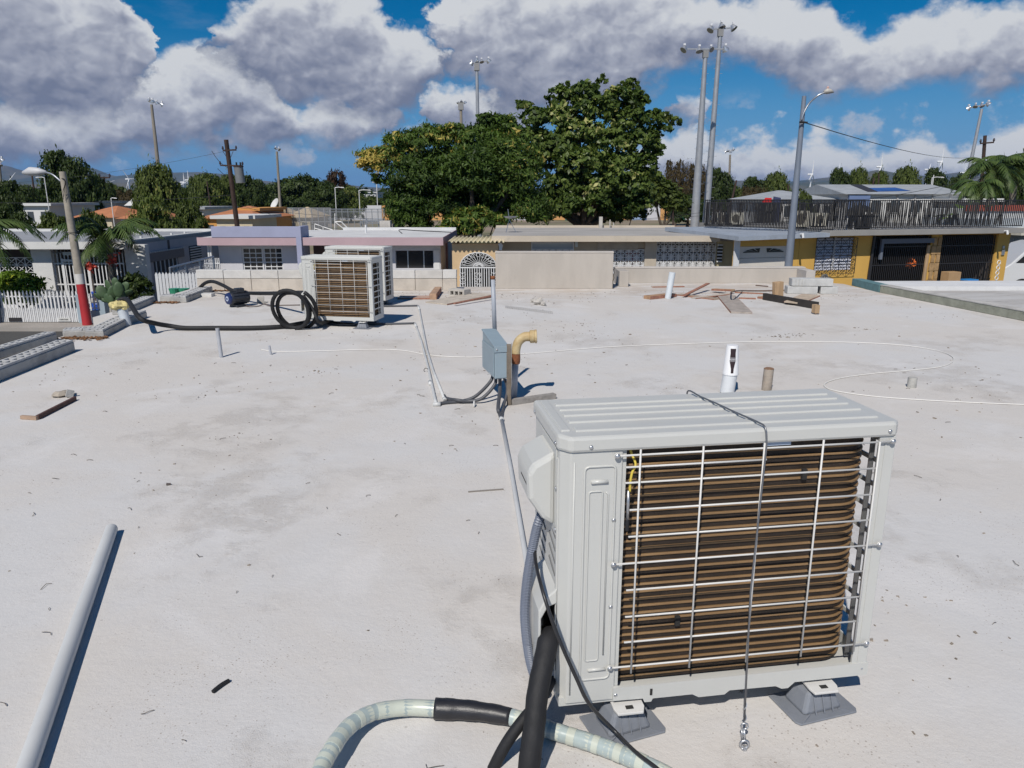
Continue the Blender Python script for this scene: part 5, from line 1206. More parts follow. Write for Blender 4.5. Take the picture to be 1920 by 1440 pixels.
def pink_house():
    f = FA(-12.06, 29.5); r = root('lilac_house', 'pink and lilac flat roofed house with a white gridded window behind the air conditioners', 'house', (-7.4, 29.5, GZ))
    lil = mat('lilac_paint', (.33, .345, .475), .85, var=.08, vs=1.5, ds=.3, dc=(.27, .27, .34)); pk = mat('dusty_pink_paint', (.47, .335, .36), .85, var=.08, vs=1.2, ds=.4, dc=(.38, .27, .28))
    gl = mat('pale_lilac_wall', (.56, .555, .59), .9, var=.05, vs=1.5, ds=.1); rw = mat('roof_white_coating', (.62, .62, .62), .85, var=.12, vs=1, ds=.3, dc=(.40, .38, .35))
    U = lambda px, w=0: f.u(px, 470, w)
    zt, zb = .01, -.27; ov = -.62
    f.mb().box(0, U(830, ov), ov, 6.6, zb, zt).build('roof_slab', rw, r)
    f.mb().box(-.0, U(568, ov) - .02, ov - .03, ov - .001, zb, zt + .02).build('fascia', pk, r)
    f.mb().box(U(568, ov), U(830, ov), ov - .03, ov - .001, zb, zt + .02).build('fascia', pk, r)
    f.mb().box(U(830, ov), U(830, ov) + .03, ov - .03, 6.6, zb, zt + .02).build('side_fascia', pk, r)
    f.mb().box(U(568, ov), U(830, ov), 6.5, 6.7, zt, zt + .12).build('roof_rim', rw, r)
    f.mb().box(U(400, ov), U(562, ov), ov - .05, ov + .12, zt + .021, .44).build('parapet_panel', lil, r, bevel=.01)
    f.mb().box(U(558, ov), U(568, ov), ov - .12, .4, GZ, .44).build('fin_wall', lil, r, bevel=.01)
    hole = [(U(453), U(492), f.z(490, 511), f.z(490, 464)), (U(493), U(529), f.z(490, 511), f.z(490, 464))]
    wallh(f.mb(), U(410), U(559), GZ, zb - .001, 0, .2, hole).build('front_wall', gl, r)
    for h in hole: window(f, *h, .02, r, 3, 5)
    f.mb().box(U(410), U(410) + .2, .2, 6.4, GZ, zb - .001).build('end_wall', mat('lilac_side', (.42, .40, .45), .9, var=.1), r)
    f.mb().box(U(560), U(830), 2.2, 2.4, GZ, zb - .001).build('porch_wall', mat('brownish_lilac', (.24, .16, .175), .9, var=.15), r)
    # right room with the big dark windows
    hz0, hz1 = f.z(780, 503), f.z(780, 470)
    hole = [(U(741), U(812), hz0, hz1)]
    wallh(f.mb(), U(700), U(826), GZ, zb - .001, 0, .2, hole).build('front_wall', gl, r)
    us = [U(741), U(764), U(794), U(812)]
    for a, b in zip(us, us[1:]):
        f.mb().box(a + .02, b - .02, .08, .09, hz0 + .03, hz1 - .03).build('pane', M_glass, r)
        f.mb().box(a - .02, a + .02, .05, .09, hz0, hz1).build('mullion', M_galv, r)
    f.mb().box(U(813.5), U(824), -.03, -.001, GZ, hz1 + .02).build('pillar', M_gr_white, r)
    f.mb().box(U(826) - .2, U(826), .21, 6.4, GZ, zb - .001).build('end_wall', gl, r)
    f.mb().box(0.1, U(408), -.3, -.25, GZ, -1.0).build('gate_dark', mat('hedge_dark', (.02, .025, .015), .9), r)
    for px in (398, 402): f.mb().box(U(px) - .03, U(px) + .03, -.4, -.32, GZ, zb).build('post', M_gr_white, r)
    for px, py in ((452, 425), (683, 432), (745, 424)):
        pass
    q = A(686, 433, 33); MB().tube([Vector((q.x, 33, zt)), Vector((q.x, 33, zt + .35))], .04, 8).build('roof_pipe', M_gr_white, r)
    q = A(754, 434, 32.0)
    MB().tube(catmull([Vector((q.x, 32, zt + .02)), Vector((q.x - .1, 32, zt + .18)), Vector((q.x + .7, 32.4, zt + .12)), Vector((q.x + 2.0, 33, zt + .03))], 5), .018, 5).build('roof_cable', M_black, r)
    q = A(720, 428, 36); MB().box(q.x - .25, q.x + .25, 36.3, 36.8, zt - .3, zt + .42).build('roof_box', M_concl, r)
    # gap between the houses
    b = FA(-15, 33); MB().box(-15, -12, 38, 38.3, GZ, -.3).build('back_fence', mat('shade_green', (.03, .035, .02), .9), label='dark hedge-like screen between the white and the lilac house', cat='screen')
    r2 = root('iron_gate', 'narrow dark iron gate between the white house and the lilac house', 'gate', (-11.7, 29, GZ)); ff = FA(-12.6, 28.9)
    bars(ff, ff.u(381), ff.u(408), GZ, -.75, 0, 9, M_gr_white, r2, rails=(.1, .9), th=.03)
pink_house()

def tan_house():
    f = FA(-2.55, 28.6)
    tn = mat('peach_tan_render', (.60, .43, .25), .88, var=.08, vs=2, ds=.18, dc=(.48, .36, .24), bump=.2)
    r = root('peach_annex', 'peach coloured carport annex with a corrugated roof and an arched iron gate', 'annex', (-1.5, 28.6, GZ))
    ov = -.25; U = lambda px, w=0: f.u(px, 490, w)
    # corrugated roof
    zc = f.z(890, 451, ov); u0, u1 = U(842, ov), U(946, ov); n = 96; V = []
    for j, (w, dz) in enumerate(((ov - .08, -.02), (2.6, -.0))):
        for i in range(n + 1):
            u = u0 + (u1 - u0) * i / n; z = zc + dz + .042 * math.sin(i * 2 * math.pi * 13 / n)
            V.append((u, w, z))
    n1 = n + 1; V += [(x, y, z - .03) for x, y, z in V]; Fc = [(i, i + 1, n1 + i + 1, n1 + i) for i in range(n)] + [(2 * n1 + i, 3 * n1 + i, 3 * n1 + i + 1, 2 * n1 + i + 1) for i in range(n)] + [(i, 2 * n1 + i, 2 * n1 + i + 1, i + 1) for i in range(n)]
    f.mb().add(V, Fc).build('corrugated_roof', mat('cream_corrugated', (.50, .44, .30), .7, var=.2, vs=4, ds=.4, dc=(.3, .25, .15)), r, smooth=True)
    # arched opening
    cu, cz0 = U(896.5), f.z(896, 500); rx = U(931) - U(861.5); rx *= .5; rz = f.z(896, 472.5) - cz0
    ul, ur = U(848), U(934); zt = zc - .13
    mb = f.mb(); arc = [(cu + rx * math.cos(t), cz0 + rz * math.sin(t)) for t in np.linspace(math.pi, 0, 19)]
    mb.prism([(ul, GZ), (arc[0][0], GZ), arc[0], (ul, cz0)], 0, .15, 'y')
    for (a, b) in zip(arc, arc[1:]): mb.prism([(a[0], a[1]), (b[0], b[1]), (b[0], zt), (a[0], zt)], 0, .15, 'y')
    mb.prism([(ul, cz0), arc[0], (arc[0][0], zt), (ul, zt)], 0, .15, 'y')
    mb.prism([(arc[-1][0], GZ), (ur, GZ), (ur, zt), (arc[-1][0], zt)], 0, .15, 'y')
    mb.build('front_wall', tn, r)
    f.mb().box(ul, ul + .12, .151, 3.2, GZ, zt).build('side_wall', tn, r)
    f.mb().box(ul, ur, 3.2, 3.3, GZ, zt).build('rear_wall', mat('shade_wall_green', (.10, .10, .06), .9, var=.6, vs=2), r)
    fan = f.mb(); hub = (cu + .05, cz0 + .02)
    for t in np.linspace(math.pi * .96, math.pi * .04, 14): fan.bar((hub[0], -.03, hub[1]), (cu + rx * .96 * math.cos(t), -.03, cz0 + rz * .96 * math.sin(t)), .017, .017, up=Vector((0, 1, 0)))
    for k in (.25, .97): fan.tube([(cu + rx * k * math.cos(t), -.03, cz0 + rz * k * math.sin(t)) for t in np.linspace(math.pi, 0, 15)], .02, 5)
    rr = np.random.default_rng(2)
    for t in np.linspace(math.pi * .9, math.pi * .1, 9): fan.tube([(cu + rx * .8 * math.cos(t) + .07 * math.cos(s), -.03, cz0 + rz * .8 * math.sin(t) + .07 * math.sin(s)) for s in np.linspace(0, 5.5, 9)], .010, 4)
    fan.build('fan_grille', M_gr_white, r)
    bars(f, cu - rx * .97, cu + rx * .97, GZ + .2, cz0, -.03, 16, M_gr_white, r, rails=(.25, .98), th=.032)
    sc = f.mb()
    for uu in (-.85, -.02, .85):
        for zz in np.linspace(cz0 - 1.1, cz0 - .3, 5):
            for k in (-1, 1): sc.tube([(cu + uu * rx + k * .06 + .055 * math.cos(s) * k, -.05, zz + .07 * math.sin(s)) for s in np.linspace(-2, 3, 8)], .012, 4)
    sc.build('scrollwork', M_gr_white, r)
    pm = mat('patch_white', (.7, .7, .69), .9, var=.1)
    f.mb().prism([(U(936), f.z(936, 469)), (U(941), f.z(936, 469)), (U(943), f.z(941, 460)), (U(940), f.z(941, 455)), (U(934), f.z(936, 457)), (U(936), f.z(936, 463))], -.006, -.001, 'y').build('filler_patch', pm, r)
    # long tan house
    f = FA(-.55, 29.4); U = lambda px, w=0: f.u(px, 470, w)
    r = root('tan_house', 'long tan flat roofed house with white scrolled window grilles in the middle', 'house', (3.6, 29.4, GZ))
    tw = mat('tan_render', (.40, .335, .25), .9, var=.08, vs=1.6, ds=.2, dc=(.3, .25, .19)); fc = mat('tan_fascia', (.53, .46, .37), .85, var=.08, vs=1, ds=.2)
    rf = mat('grey_stained_roof', (.42, .40, .38), .9, var=.25, vs=.7, ds=.8, dc=(.11, .10, .09), stretch=(.4, 1.6, 1), bump=.2)
    ov = -.7; zt, zb = .10, -.10; ua, ub = U(922, ov), U(1347, ov)
    f.mb().box(ua, ub, ov, 7.4, zb, zt).build('roof_slab', rf, r)
    f.mb().box(ua, ub, ov - .03, ov - .001, zb - .02, zt - .0).build('fascia', fc, r)
    f.mb().box(ua, ub, 7.3, 7.5, zt, zt + .1).build('roof_rim', fc, r)
    f.mb().box(ub, ub + .03, ov - .03, 7.4, zb - .02, zt + .02).build('side_fascia', fc, r)
    h1 = (U(1149), U(1209), f.z(1180, 512), f.z(1180, 466)); h2 = (U(1231), U(1341), f.z(1280, 512), f.z(1280, 450.5)); h0 = (U(998), U(1074), f.z(1030, 478), f.z(1030, 456))
    wallh(f.mb(), U(932), U(1352), GZ, zb - .021, 0, .2, [h0, h1, h2]).build('front_wall', tw, r)
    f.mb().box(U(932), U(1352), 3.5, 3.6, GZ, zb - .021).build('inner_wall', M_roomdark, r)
    f.mb().box(U(1352) - .2, U(1352), .21, 7.2, GZ, zb - .021).build('end_wall', tw, r)
    f.mb().box(U(1200) - .1, U(1208) - .1, .5, .6, GZ, -.15).build('red_door', mat('dull_red', (.22, .03, .025), .7), r)
    f.mb().box(U(1178), U(1196), .5, .6, GZ, -.15).build('red_curtain', mat('dull_red', (.22, .03, .025), .7), r)
    grille_lattice(f, *h1[:2], h1[2], f.z(1180, 468), -.02, 4, 3, M_gr_white, r, th=.032, spiral=True)
    grille_lattice(f, *h2[:2], h2[2], h2[3], -.02, 8, 4, M_gr_white, r, th=.032, spiral=True)
    f.mb().box(h0[0], h0[1], .05, .08, h0[2], h0[3]).build('window_blind', mat('pale_blue_blind', (.40, .44, .47), .8), r)
    grille_lattice(f, *h0[:2], h0[2], f.z(1030, 467), -.02, 6, 1, M_gr_white, r, th=.02, spiral=True, name='small_grille')
    o = f.mb(); o.box(h0[0] - .04, h0[1] + .04, -.03, -.005, h0[3], h0[3] + .04); o.box(h0[0] - .04, h0[0], -.03, -.005, h0[2], h0[3]); o.box(h0[1], h0[1] + .04, -.03, -.005, h0[2], h0[3]); o.build('window_frame', M_gr_white, r)
    f.mb().box(U(1208.5), U(1230), -.12, -.001, GZ, zb - .021).build('pillar', mat('pillar_tan', (.47, .41, .33), .9, var=.1), r)
    f.mb().box(U(1078), U(1083), -.05, -.001, f.z(1080, 463), f.z(1080, 453)).build('meter_box', mat('pale_plate', (.5, .55, .56), .5), r)
    # wood siding band over the left window
    for i in range(5): f.mb().box(U(1120), U(1196), -.035, -.002, -.14 - .07 * (i + 1), -.14 - .07 * i - .008).build('siding_board', mat('siding_tan', (.44, .38, .31), .85, var=.15, vs=5), r)
    # aerial on the roof
    q = A(955, 434, 31.5); a = root('roof_aerial', 'small tripod roof aerial at the left end of the tan house roof', 'aerial', (q.x, 31.5, zt))
    for k in range(3): MB().tube([Vector((q.x + .28 * math.cos(k * 2.1), 31.5 + .28 * math.sin(k * 2.1), zt)), Vector((q.x, 31.5, .62))], .012, 5).build('leg', M_galv, a)
    MB().tube([Vector((q.x, 31.5, .6)), Vector((q.x - .06, 31.5, 1.05))], .012, 5).build('mast', M_galv, a)
    MB().lathe([(.02, 0), (.18, .03), (.30, .09), (.31, .10), (.16, .05), (.02, .015)], (q.x + .05, 31.4, .66), 14).build('dish', M_galv, a, smooth='auto')
    for px, h, w_ in ((1126, .52, .16), (1143, .38, .05), (1150, .25, .04)):
        q = A(px, 425, 36.5); MB().box(q.x - w_ / 2, q.x + w_ / 2, 36.4, 36.4 + w_, zt, zt + h).build('roof_vent', M_concl, r)
    for i, px in enumerate((1048, 1086)):
        q = A(px, 428, 37.2); MB().box(q.x - .28, q.x + .28, 37.0, 37.25, .0, .19).build('terracotta_planter', mat('terracotta', (.46, .17, .08), .8, var=.2, vs=8), label=f"{'left' if i == 0 else 'right'} terracotta coloured trough on the rear edge of the tan roof", cat='planter')
tan_house()

def yellow_house():
    f = FA(10.8, 28.2, R(16)); U = lambda px, py=470, w=0: f.u(px, py, w)
    r = root('yellow_house', 'yellow house with a black railing round its roof and dark barred carports on the right', 'house', (15, 29.5, GZ))
    ye = mat('mustard_yellow', (.60, .36, .085), .85, var=.06, vs=1.6, ds=.15, dc=(.44, .26, .08)); fa = mat('grey_fascia', (.285, .275, .26), .85, var=.1, vs=1, ds=.15)
    rf = mat('pale_blue_roof', (.40, .42, .45), .8, var=.2, vs=1, ds=.5, dc=(.2, .2, .2), stretch=(.6, 1.5, 1))
    ov = -.62; zb = f.z(1700, 440.5, ov); zt = zb + .20
    ua, ub = U(1556, 440, ov), U(1890, 440) + .08
    f.mb().box(ua, ub, ov, 8.8, zb, zt).build('roof_slab', fa, r, bevel=.01)
    g1, g2 = (U(1634), U(1744, 470), GZ, f.z(1690, 441.5)), (U(1763), U(1866), GZ, f.z(1800, 440))
    ho = (U(1530), U(1600), f.z(1560, 507), f.z(1560, 445))
    wallh(f.mb(), U(1498), ub - .12, GZ, zb - .001, 0, .2, [ho, g1, g2]).build('front_wall', ye, r)
    f.mb().box(ub - .32, ub - .12, .21, 8.6, GZ, zb - .001).build('end_wall', ye, r)
    f.mb().box(U(1498), ub - .33, 5.2, 5.3, GZ, zb - .001).build('carport_rear_wall', mat('carport_shade_paint', (.035, .033, .032), .9, var=.3, vs=1), r)  # near-black tone painted in for the shade inside the carports
    f.mb().box(g2[1] + .005, g2[1] + .03, .21, 5.19, GZ, zb - .002).build('carport_shade_sheet', M_roomdark, r)  # dark sheet added over the yellow end wall as painted shade
    f.mb().box(U(1634) - .05, U(1634) - .02, .21, 5.19, GZ, zb - .002).build('carport_shade_sheet', M_roomdark, r)
    # window with black grille over white louvres
    nl = 11
    for i in range(nl):
        z0 = ho[2] + (ho[3] - ho[2]) * i / nl; z1 = z0 + (ho[3] - ho[2]) / nl * .82
        f.mb().obox(((ho[0] + ho[1]) / 2, .06, (z0 + z1) / 2), (ho[1] - ho[0] - .04, .012, z1 - z0), (R(-18), 0, 0)).build('louvre_slat', mat('white_louvre', (.58, .60, .68), .5), r)
    f.mb().box((ho[0] + ho[1]) / 2 - .03, (ho[0] + ho[1]) / 2 + .03, .02, .05, ho[2], ho[3]).build('mullion', M_gr_white, r)
    grille_lattice(f, ho[0] - .1, ho[1] + .05, ho[2] - .12, ho[3] - .02, -.12, 5, 4, M_gr_black, r, th=.015)
    # carports
    st = mat('tan_stone_cladding', (.42, .27, .13), .9, var=.3, vs=6, ds=.3, bump=.3)
    for j in range(9):
        z0 = GZ + .15 + j * .33
        for i in range(2):
            if z0 + .3 < zb: f.mb().box(g1[1] + .02 + i * .24 + (.05 if j % 2 else 0), g1[1] + .24 + i * .24, -.05, -.002, z0, z0 + .31).build('stone', st, r)
    for k, g in enumerate((g1, g2)):
        bars(f, g[0] + .05, g[1] - .05, GZ + .1, g[3] - .05, .05, 30, M_gr_black, r, rails=(.3, .6, .86), th=.026)
        mb = f.mb(); nn = 9
        for i in range(nn):
            u0 = g[0] + (g[1] - g[0]) * i / nn; u1 = g[0] + (g[1] - g[0]) * (i + 1) / nn
            mb.bar((u0, .04, GZ + .3), (u1, .04, GZ + 1.1), .02, .02, up=Vector((0, 1, 0))); mb.bar((u1, .04, GZ + .3), (u0, .04, GZ + 1.1), .02, .02, up=Vector((0, 1, 0)))
        mb.build('lattice_panel', M_gr_black, r)
    f.mb().box(g1[0] + .35, g1[1] + .05, -.10, -.01, g1[3] - .30, g1[3] - .12).build('header_beam', mat('slate_blue_beam', (.13, .15, .19), .7), r)
    f.mb().box(g1[0] + .35, g1[0] + .46, -.10, -.01, g1[3] - .9, g1[3] - .301).build('header_beam', MATS['slate_blue_beam'], r)
    f.mb().obox((g1[0] - .02, -.04, (GZ + g1[3]) / 2), (.10, .06, g1[3] - GZ), (0, R(2.2), 0)).build('black_post', M_gr_black, r)
    f.mb().obox((g1[1] - .12, .0, (GZ + g1[3]) / 2 - .2), (.13, .06, g1[3] - GZ - .4), (0, R(1), 0)).build('gate_post', M_wood2, r)
    f.mb().box(g2[1] + .02, U(1889), -.03, .35, GZ, zb - .001).build('pillar', ye, r)
    # decorative vent blocks and meter on the right pillar
    pu = U(1877); 
    for i in range(5):
        z0 = f.z(1877, 492) - i * .21
        mb = f.mb(); mb.tube([(pu - .05 + .085 * math.cos(t), -.03, z0 + .085 * math.sin(t)) for t in np.linspace(0, 6.28, 11)[:-1]], .022, 5, closed=True)
        mb.build('vent_block', M_gr_white, r)
        f.mb().lathe([(.07, -.001), (.07, .001)], (pu - .05, -.004, z0), 10, Matrix.Rotation(R(90), 3, 'X')).build('vent_hole', M_dark, r)
    f.mb().box(pu - .03, pu + .12, -.08, -.002, f.z(1877, 478), f.z(1877, 468)).build('meter_box', M_galv, r)
    f.mb().box(pu - .01, pu + .10, -.06, -.002, f.z(1877, 466), f.z(1877, 461)).build('meter_box', M_galv, r)
    for px in (1495 + 6, 1882): q = U(px, 443, ov); f.mb().tube([(q, ov, zt - .12), (q, ov - .12, zt - .10), (q + .0, ov - .16, zt - .24)], .045, 8).build('roof_spout', M_gr_white, r)
    # garage part, set a little lower on the left
    gz = lambda px, py: f.z(px, py, ov)
    uL, uR = U(1385, 450, ov), ua
    zl, zr = f.z(1387, 450.5, ov), f.z(1558, 443.5, ov)
    V = [(uL, ov, zl), (uR, ov, zr), (uR, 5, zr + .05), (uL, 5, zl + .12)]
    f.mb().add([(a, b, c - .02) for a, b, c in V] + [(a, b, c + .13) for a, b, c in V], [(0, 3, 2, 1), (4, 5, 6, 7), (0, 1, 5, 4), (1, 2, 6, 5), (2, 3, 7, 6), (3, 0, 4, 7)]).build('garage_roof', mat('blue_grey_sheet', (.33, .37, .43), .6, var=.15, vs=2, ds=.3), r)
    gh = (U(1386), U(1478), GZ, f.z(1430, 461.5))
    wallh(f.mb(), U(1380), U(1497.5), GZ, min(zl, zr) - .021, 0, .2, [gh]).build('garage_wall', ye, r)
    cr = mat('cream_garage_door', (.62, .58, .52), .6, var=.05, vs=2, ds=.1)
    npan = 6; ph = (gh[3] - gh[2]) / npan
    for i in range(npan): f.mb().box(gh[0], gh[1], .04, .08, gh[2] + i * ph + .008, gh[2] + (i + 1) * ph - .008).build('door_panel', cr, r, bevel=.006)
    f.mb().box(gh[0], gh[1], .081, .09, gh[2], gh[3]).build('door_backing', MATS['cream_garage_door'], r)
    for a, b in ((1394, 1427), (1437, 1471)):   # fan lights
        zc = f.z(1430, 474.5); a_, b_ = U(a), U(b); mid = b_ if a == 1394 else a_
        hgt = f.z(1430, 465.5) - zc; L_ = b_ - a_; sg = -1 if a == 1394 else 1
        for k in range(4):
            t0, t1 = k / 4, (k + 1) / 4
            P_ = lambda t: (mid + sg * L_ * math.sin(t * math.pi / 2), zc + hgt * math.cos(t * math.pi / 2))
            p0, p1 = P_(t0 + .02), P_(t1 - .03)
            f.mb().prism([(mid + sg * .05, zc + .02), (p0[0], max(p0[1], zc + .02)), (p1[0], max(zc + .02, p1[1]))], .030, .037, 'y').build('fan_pane', M_glass, r)
    f.mb().box(U(1380) - .1, U(1385.5), -.06, -.001, GZ, zl - .03).build('white_corner', M_gr_white, r)
    f.mb().box(U(1479), U(1485), -.04, -.001, GZ, zr - .1).build('white_corner', M_gr_white, r)
    # low link wall with louvre vents between the two houses
    g = FA(8.4, 29.0, R(-4)); q = root('link_annex', 'narrow khaki annex with louvre vents between the tan house and the yellow house', 'annex', (8.9, 29, GZ))
    g.mb().box(g.u(1347), g.u(1381), .0, 3, GZ, g.z(1365, 452)).build('annex_wall', mat('khaki_render', (.43, .38, .24), .9, var=.1, vs=2), q)
    a_, b_ = g.u(1345), g.u(1355)
    g.mb().box(a_, b_, -.05, -.002, g.z(1350, 491), g.z(1350, 462)).build('vent_opening', M_dark, q)
    for i in range(6): z0 = g.z(1350, 490) + i * .125; g.mb().obox(((a_ + b_) / 2, -.07, z0), (b_ - a_, .02, .05), (R(-20), 0, 0)).build('louvre_slat', M_gr_white, q)
    g.mb().box(g.u(1346), g.u(1382), -.1, 3, g.z(1365, 451.8), g.z(1365, 447)).build('annex_roof', fa, q)
    # tyre hung on the wall
    c = f.T @ Vector((U(1541, 522), -.14, f.z(1541, 522)))
    t = root('spare_wheel', 'old grey car wheel leaning at the foot of the yellow wall below the window', 'wheel', c); MX = Matrix.Rotation(f.a, 3, 'Z') @ Matrix.Rotation(R(90), 3, 'X')
    MB().tube([c + MX @ Vector((.145 * math.cos(s), .145 * math.sin(s), 0)) for s in np.linspace(0, 6.283, 21)[:-1]], .045, 8, closed=True).build('tyre', mat('dusty_tyre', (.13, .125, .115), .9, var=.2, vs=12), t, smooth=True)
    MB().lathe([(.10, .0), (.10, .03), (.03, .02), (0, .02)], c, 14, MX).build('rim', M_galv, t)
    for k in range(5): MB().bar(c + MX @ Vector((0, 0, .03)), c + MX @ Vector((.1 * math.cos(k * 1.257), .1 * math.sin(k * 1.257), .03)), .02, .012).build('spoke', M_dark, t)
    # roof railing
    rr = root('roof_railing', 'black iron railing running round the flat roof of the yellow house', 'railing', f.T @ Vector((ua, 0, zt)), f.a)
    zr0, zr1 = zt + .06, zt + 1.10
    def run(P, Q, n, z0=zr0, z1=zr1, nm='baluster', jit=.012):
        P, Q = Vector(P), Vector(Q); rj = np.random.default_rng(int(n * 7))
        d = (Q - P)
        mesh = None
        for i in range(n):
            c = P + d * (i / (n - 1)); j = rj.normal() * jit
            if mesh is None: mesh = f.mb().bar((c.x, c.y, z0), (c.x, c.y, z1), .026, .026, up=Vector((1, 0, 0))).build(nm, M_gr_black, rr); base = c
            else:
                o = share(mesh, rr); o.location = Vector((c.x - base.x, c.y - base.y, 0))
                o.rotation_euler = (0, 0, 0)
        for z in (z0 + .03, z1 - .03): f.mb().bar((P.x, P.y, z), (Q.x, Q.y, z), .035, .03).build('rail', M_gr_black, rr)
    u_end = ub - .05
    run((U(1560, 440, ov + .1), ov + .1), (u_end, ov + .1), 95)
    run((U(1322, 430, 4.2), 4.2), (U(1560, 440, ov + .1), ov + .1), 84, zr0 - .05, zr1 - .1)
    run((U(1322, 430, 4.2), 4.3), (u_end, 8.4), 110)
    mb = f.mb()
    for i in range(150):      # second, slightly leaning row of thin pales tied behind
        u = U(1328, 430, 4.0) + (u_end - .4 - U(1328, 430, 4.0)) * (i + .5) / 150; w = 3.9 + (ov + .3 - 3.9) * min(1, (u - U(1328, 430, 4.0)) / (U(1560, 440) - U(1328, 430, 4.0)))
        mb.bar((u, w + .25, zr0 + .05), (u + random.uniform(-.12, .12), w + .25, zr1 - .1), .022, .022, up=Vector((1, 0, 0)))
    mb.build('pale_panel', mat('grey_pales', (.10, .095, .09), .8, var=.3, vs=5), rr)
    f.mb().box(U(1330, 430, 8.0), u_end - .0, 4.6, 8.7, zt - .15, zt - .01).build('roof_deck', rf, r)
    # rooftop boxes
    def acbox(px, py, w, wd, hg, lab, rust):
        u = U(px, py, w); q = f.T @ Vector((u, w, zt)); k = root('rooftop_condenser', lab, 'air conditioner', q, f.a, 'old air conditioner boxes on the yellow house roof')
        m = mat('yellowed_casing_r' if rust else 'yellowed_casing', (.58, .55, .46), .6, var=.15, vs=3, ds=.9 if rust else .25, dc=(.30, .17, .06))
        f.mb().box(u - wd / 2, u + wd / 2, w, w + .35, zt + .05, zt + .05 + hg).build('casing', m, k, bevel=.01)
        f.mb().lathe([(hg * .36, 0), (hg * .36, .004)], (u - wd * .12, w - .002, zt + .05 + hg / 2), 16, Matrix.Rotation(R(90), 3, 'X')).build('fan_opening', mat('fan_dark', (.1, .09, .07), .8), k)
        for s in (-.3, .3): f.mb().box(u + wd * s - .04, u + wd * s + .04, w, w + .35, zt, zt + .05).build('foot', M_dark, k)
    acbox(1504, 415, 1.6, .62, .62, 'rust stained cream condenser just right of the grey street lamp pole on the yellow roof', True)
    acbox(1540, 412, 2.2, .60, .52, 'cream condenser second from the street lamp pole on the yellow roof', False)
    acbox(1362, 418, 4.9, .60, .5, 'dim condenser seen behind the railing left of the street lamp, left of two', False)
    acbox(1382, 418, 4.9, .60, .5, 'dim condenser seen behind the railing left of the street lamp, right of two', False)
    c = (U(1612, 405, .6), .6); k = root('black_tank', 'black plastic water tank with white lettering behind the roof railing', 'tank', f.T @ Vector((c[0], c[1], zt)), f.a)
    f.mb().lathe([(.40, 0), (.44, .04), (.44, .40), (.42, .44), (.44, .48), (.43, .74), (.30, .84), (.12, .90), (0, .90)], (c[0], c[1], zt), 20).build('tank_body', mat('tank_black', (.02, .02, .022), .45), k, smooth='auto')
    for i, (w_, h_) in enumerate(((.07, .09), (.06, .10), (.08, .09))):
        for s in (0, 1): f.mb().box(c[0] - .14 + i * .12 + s * w_ * .6, c[0] - .14 + i * .12 + s * w_ * .6 + .025, -.0 + c[1] - .452, c[1] - .43, zt + .55 + s * .03, zt + .55 + h_).build('lettering', M_gr_white, k)
    for px, h_ in ((1588, .42), (1601, .32)): u = U(px, 420, .2); f.mb().tube([(u, .2, zt), (u, .2, zt + h_)], .03, 6).build('roof_pipe', M_gr_white, r)
    # clutter in the carports
    def thing(nm, lab, cat, fn): k = root(nm, lab, cat, (0, 0, 0)); fn(k); return k
    ob = f.T @ Vector((U(1716, 493), .22, f.z(1716, 493, .2))); mb = MB(); rj = np.random.default_rng(12)
    for i in range(26):
        d = Vector(rj.normal(size=3)).normalized(); mb.obox(ob + d * .16, (.16, .10, .02), tuple(rj.uniform(0, 3, 3)))
    mb.build('orange_bundle', mat('orange_fabric', (.75, .17, .03), .7), label='bright orange bundle hanging inside the left carport', cat='bundle')
    b1 = f.T @ Vector((U(1773, 516), -.3, GZ + .0)); z1 = f.z(1773, 508); MB(TR(b1.x, b1.y, 0, f.a)).box(-.35, .25, -.2, .2, GZ, z1).build('cardboard_box', mat('cardboard', (.42, .27, .14), .85, var=.1), bevel=.01, label='tall cardboard coloured crate in front of the right carport', cat='crate')
    b1 = f.T @ Vector((U(1797, 524), -.5, 0)); z1 = f.z(1797, 521)
    q = root('blue_stool', 'small blue plastic stool in front of the right carport', 'stool', (b1.x, b1.y, GZ)); m = mat('sky_blue_plastic', (.03, .22, .55), .4); Tq = TR(b1.x, b1.y, 0, f.a)
    MB(Tq).box(-.28, .28, -.2, .2, z1 - .06, z1).build('seat', m, q, bevel=.01)
    for sx in (-.22, .22):
        for sy in (-.15, .15): MB(Tq).box(sx - .03, sx + .03, sy - .03, sy + .03, GZ, z1 - .061).build('leg', m, q)
    pm = mat('pale_grille', (.42, .42, .38), .7)
    for px, py, w_, h_, lab in ((1808, 490, .28, .45, 'small pale patterned window at the back of the right carport'), (1836, 503, .42, 1.1, 'tall pale lattice door at the back of the right carport')):
        u, z = U(px, py, 4.9), f.z(px, py, 4.9); k = root('lattice_window', lab, 'window', f.T @ Vector((u, 4.9, z - h_ / 2)))
        grille_lattice(f, u - w_ / 2 * 1.3, u + w_ / 2 * 1.3, z - h_ / 2, z + h_ / 2, 5.1, 3, 6 if h_ > 1 else 4, pm, k, th=.04, name='lattice')
    # van at the right edge
    v0 = Vector((21.75, 33.2, GZ)); k = root('white_van', 'white van parked at the right picture edge beyond the yellow house', 'van', v0, R(-8)); Tv = TR(v0.x, v0.y, 0, R(-8)) @ Matrix.Translation((0, 0, GZ))
    vp = mat('van_paint', (.60, .61, .63), .3, coat=.4)
    MB(Tv).prism([(-.1, .35), (.0, 1.2), (.35, 1.45), (1.1, 2.3), (1.5, 2.42), (5.4, 2.42), (5.5, 2.2), (5.5, .35)], 0, 1.9, 'y').build('body', vp, k, bevel=.05)
    MB(Tv).prism([(.55, 1.5), (1.15, 2.15), (1.9, 2.15), (1.9, 1.5)], -.006, .0, 'y').build('window', M_glass, k)
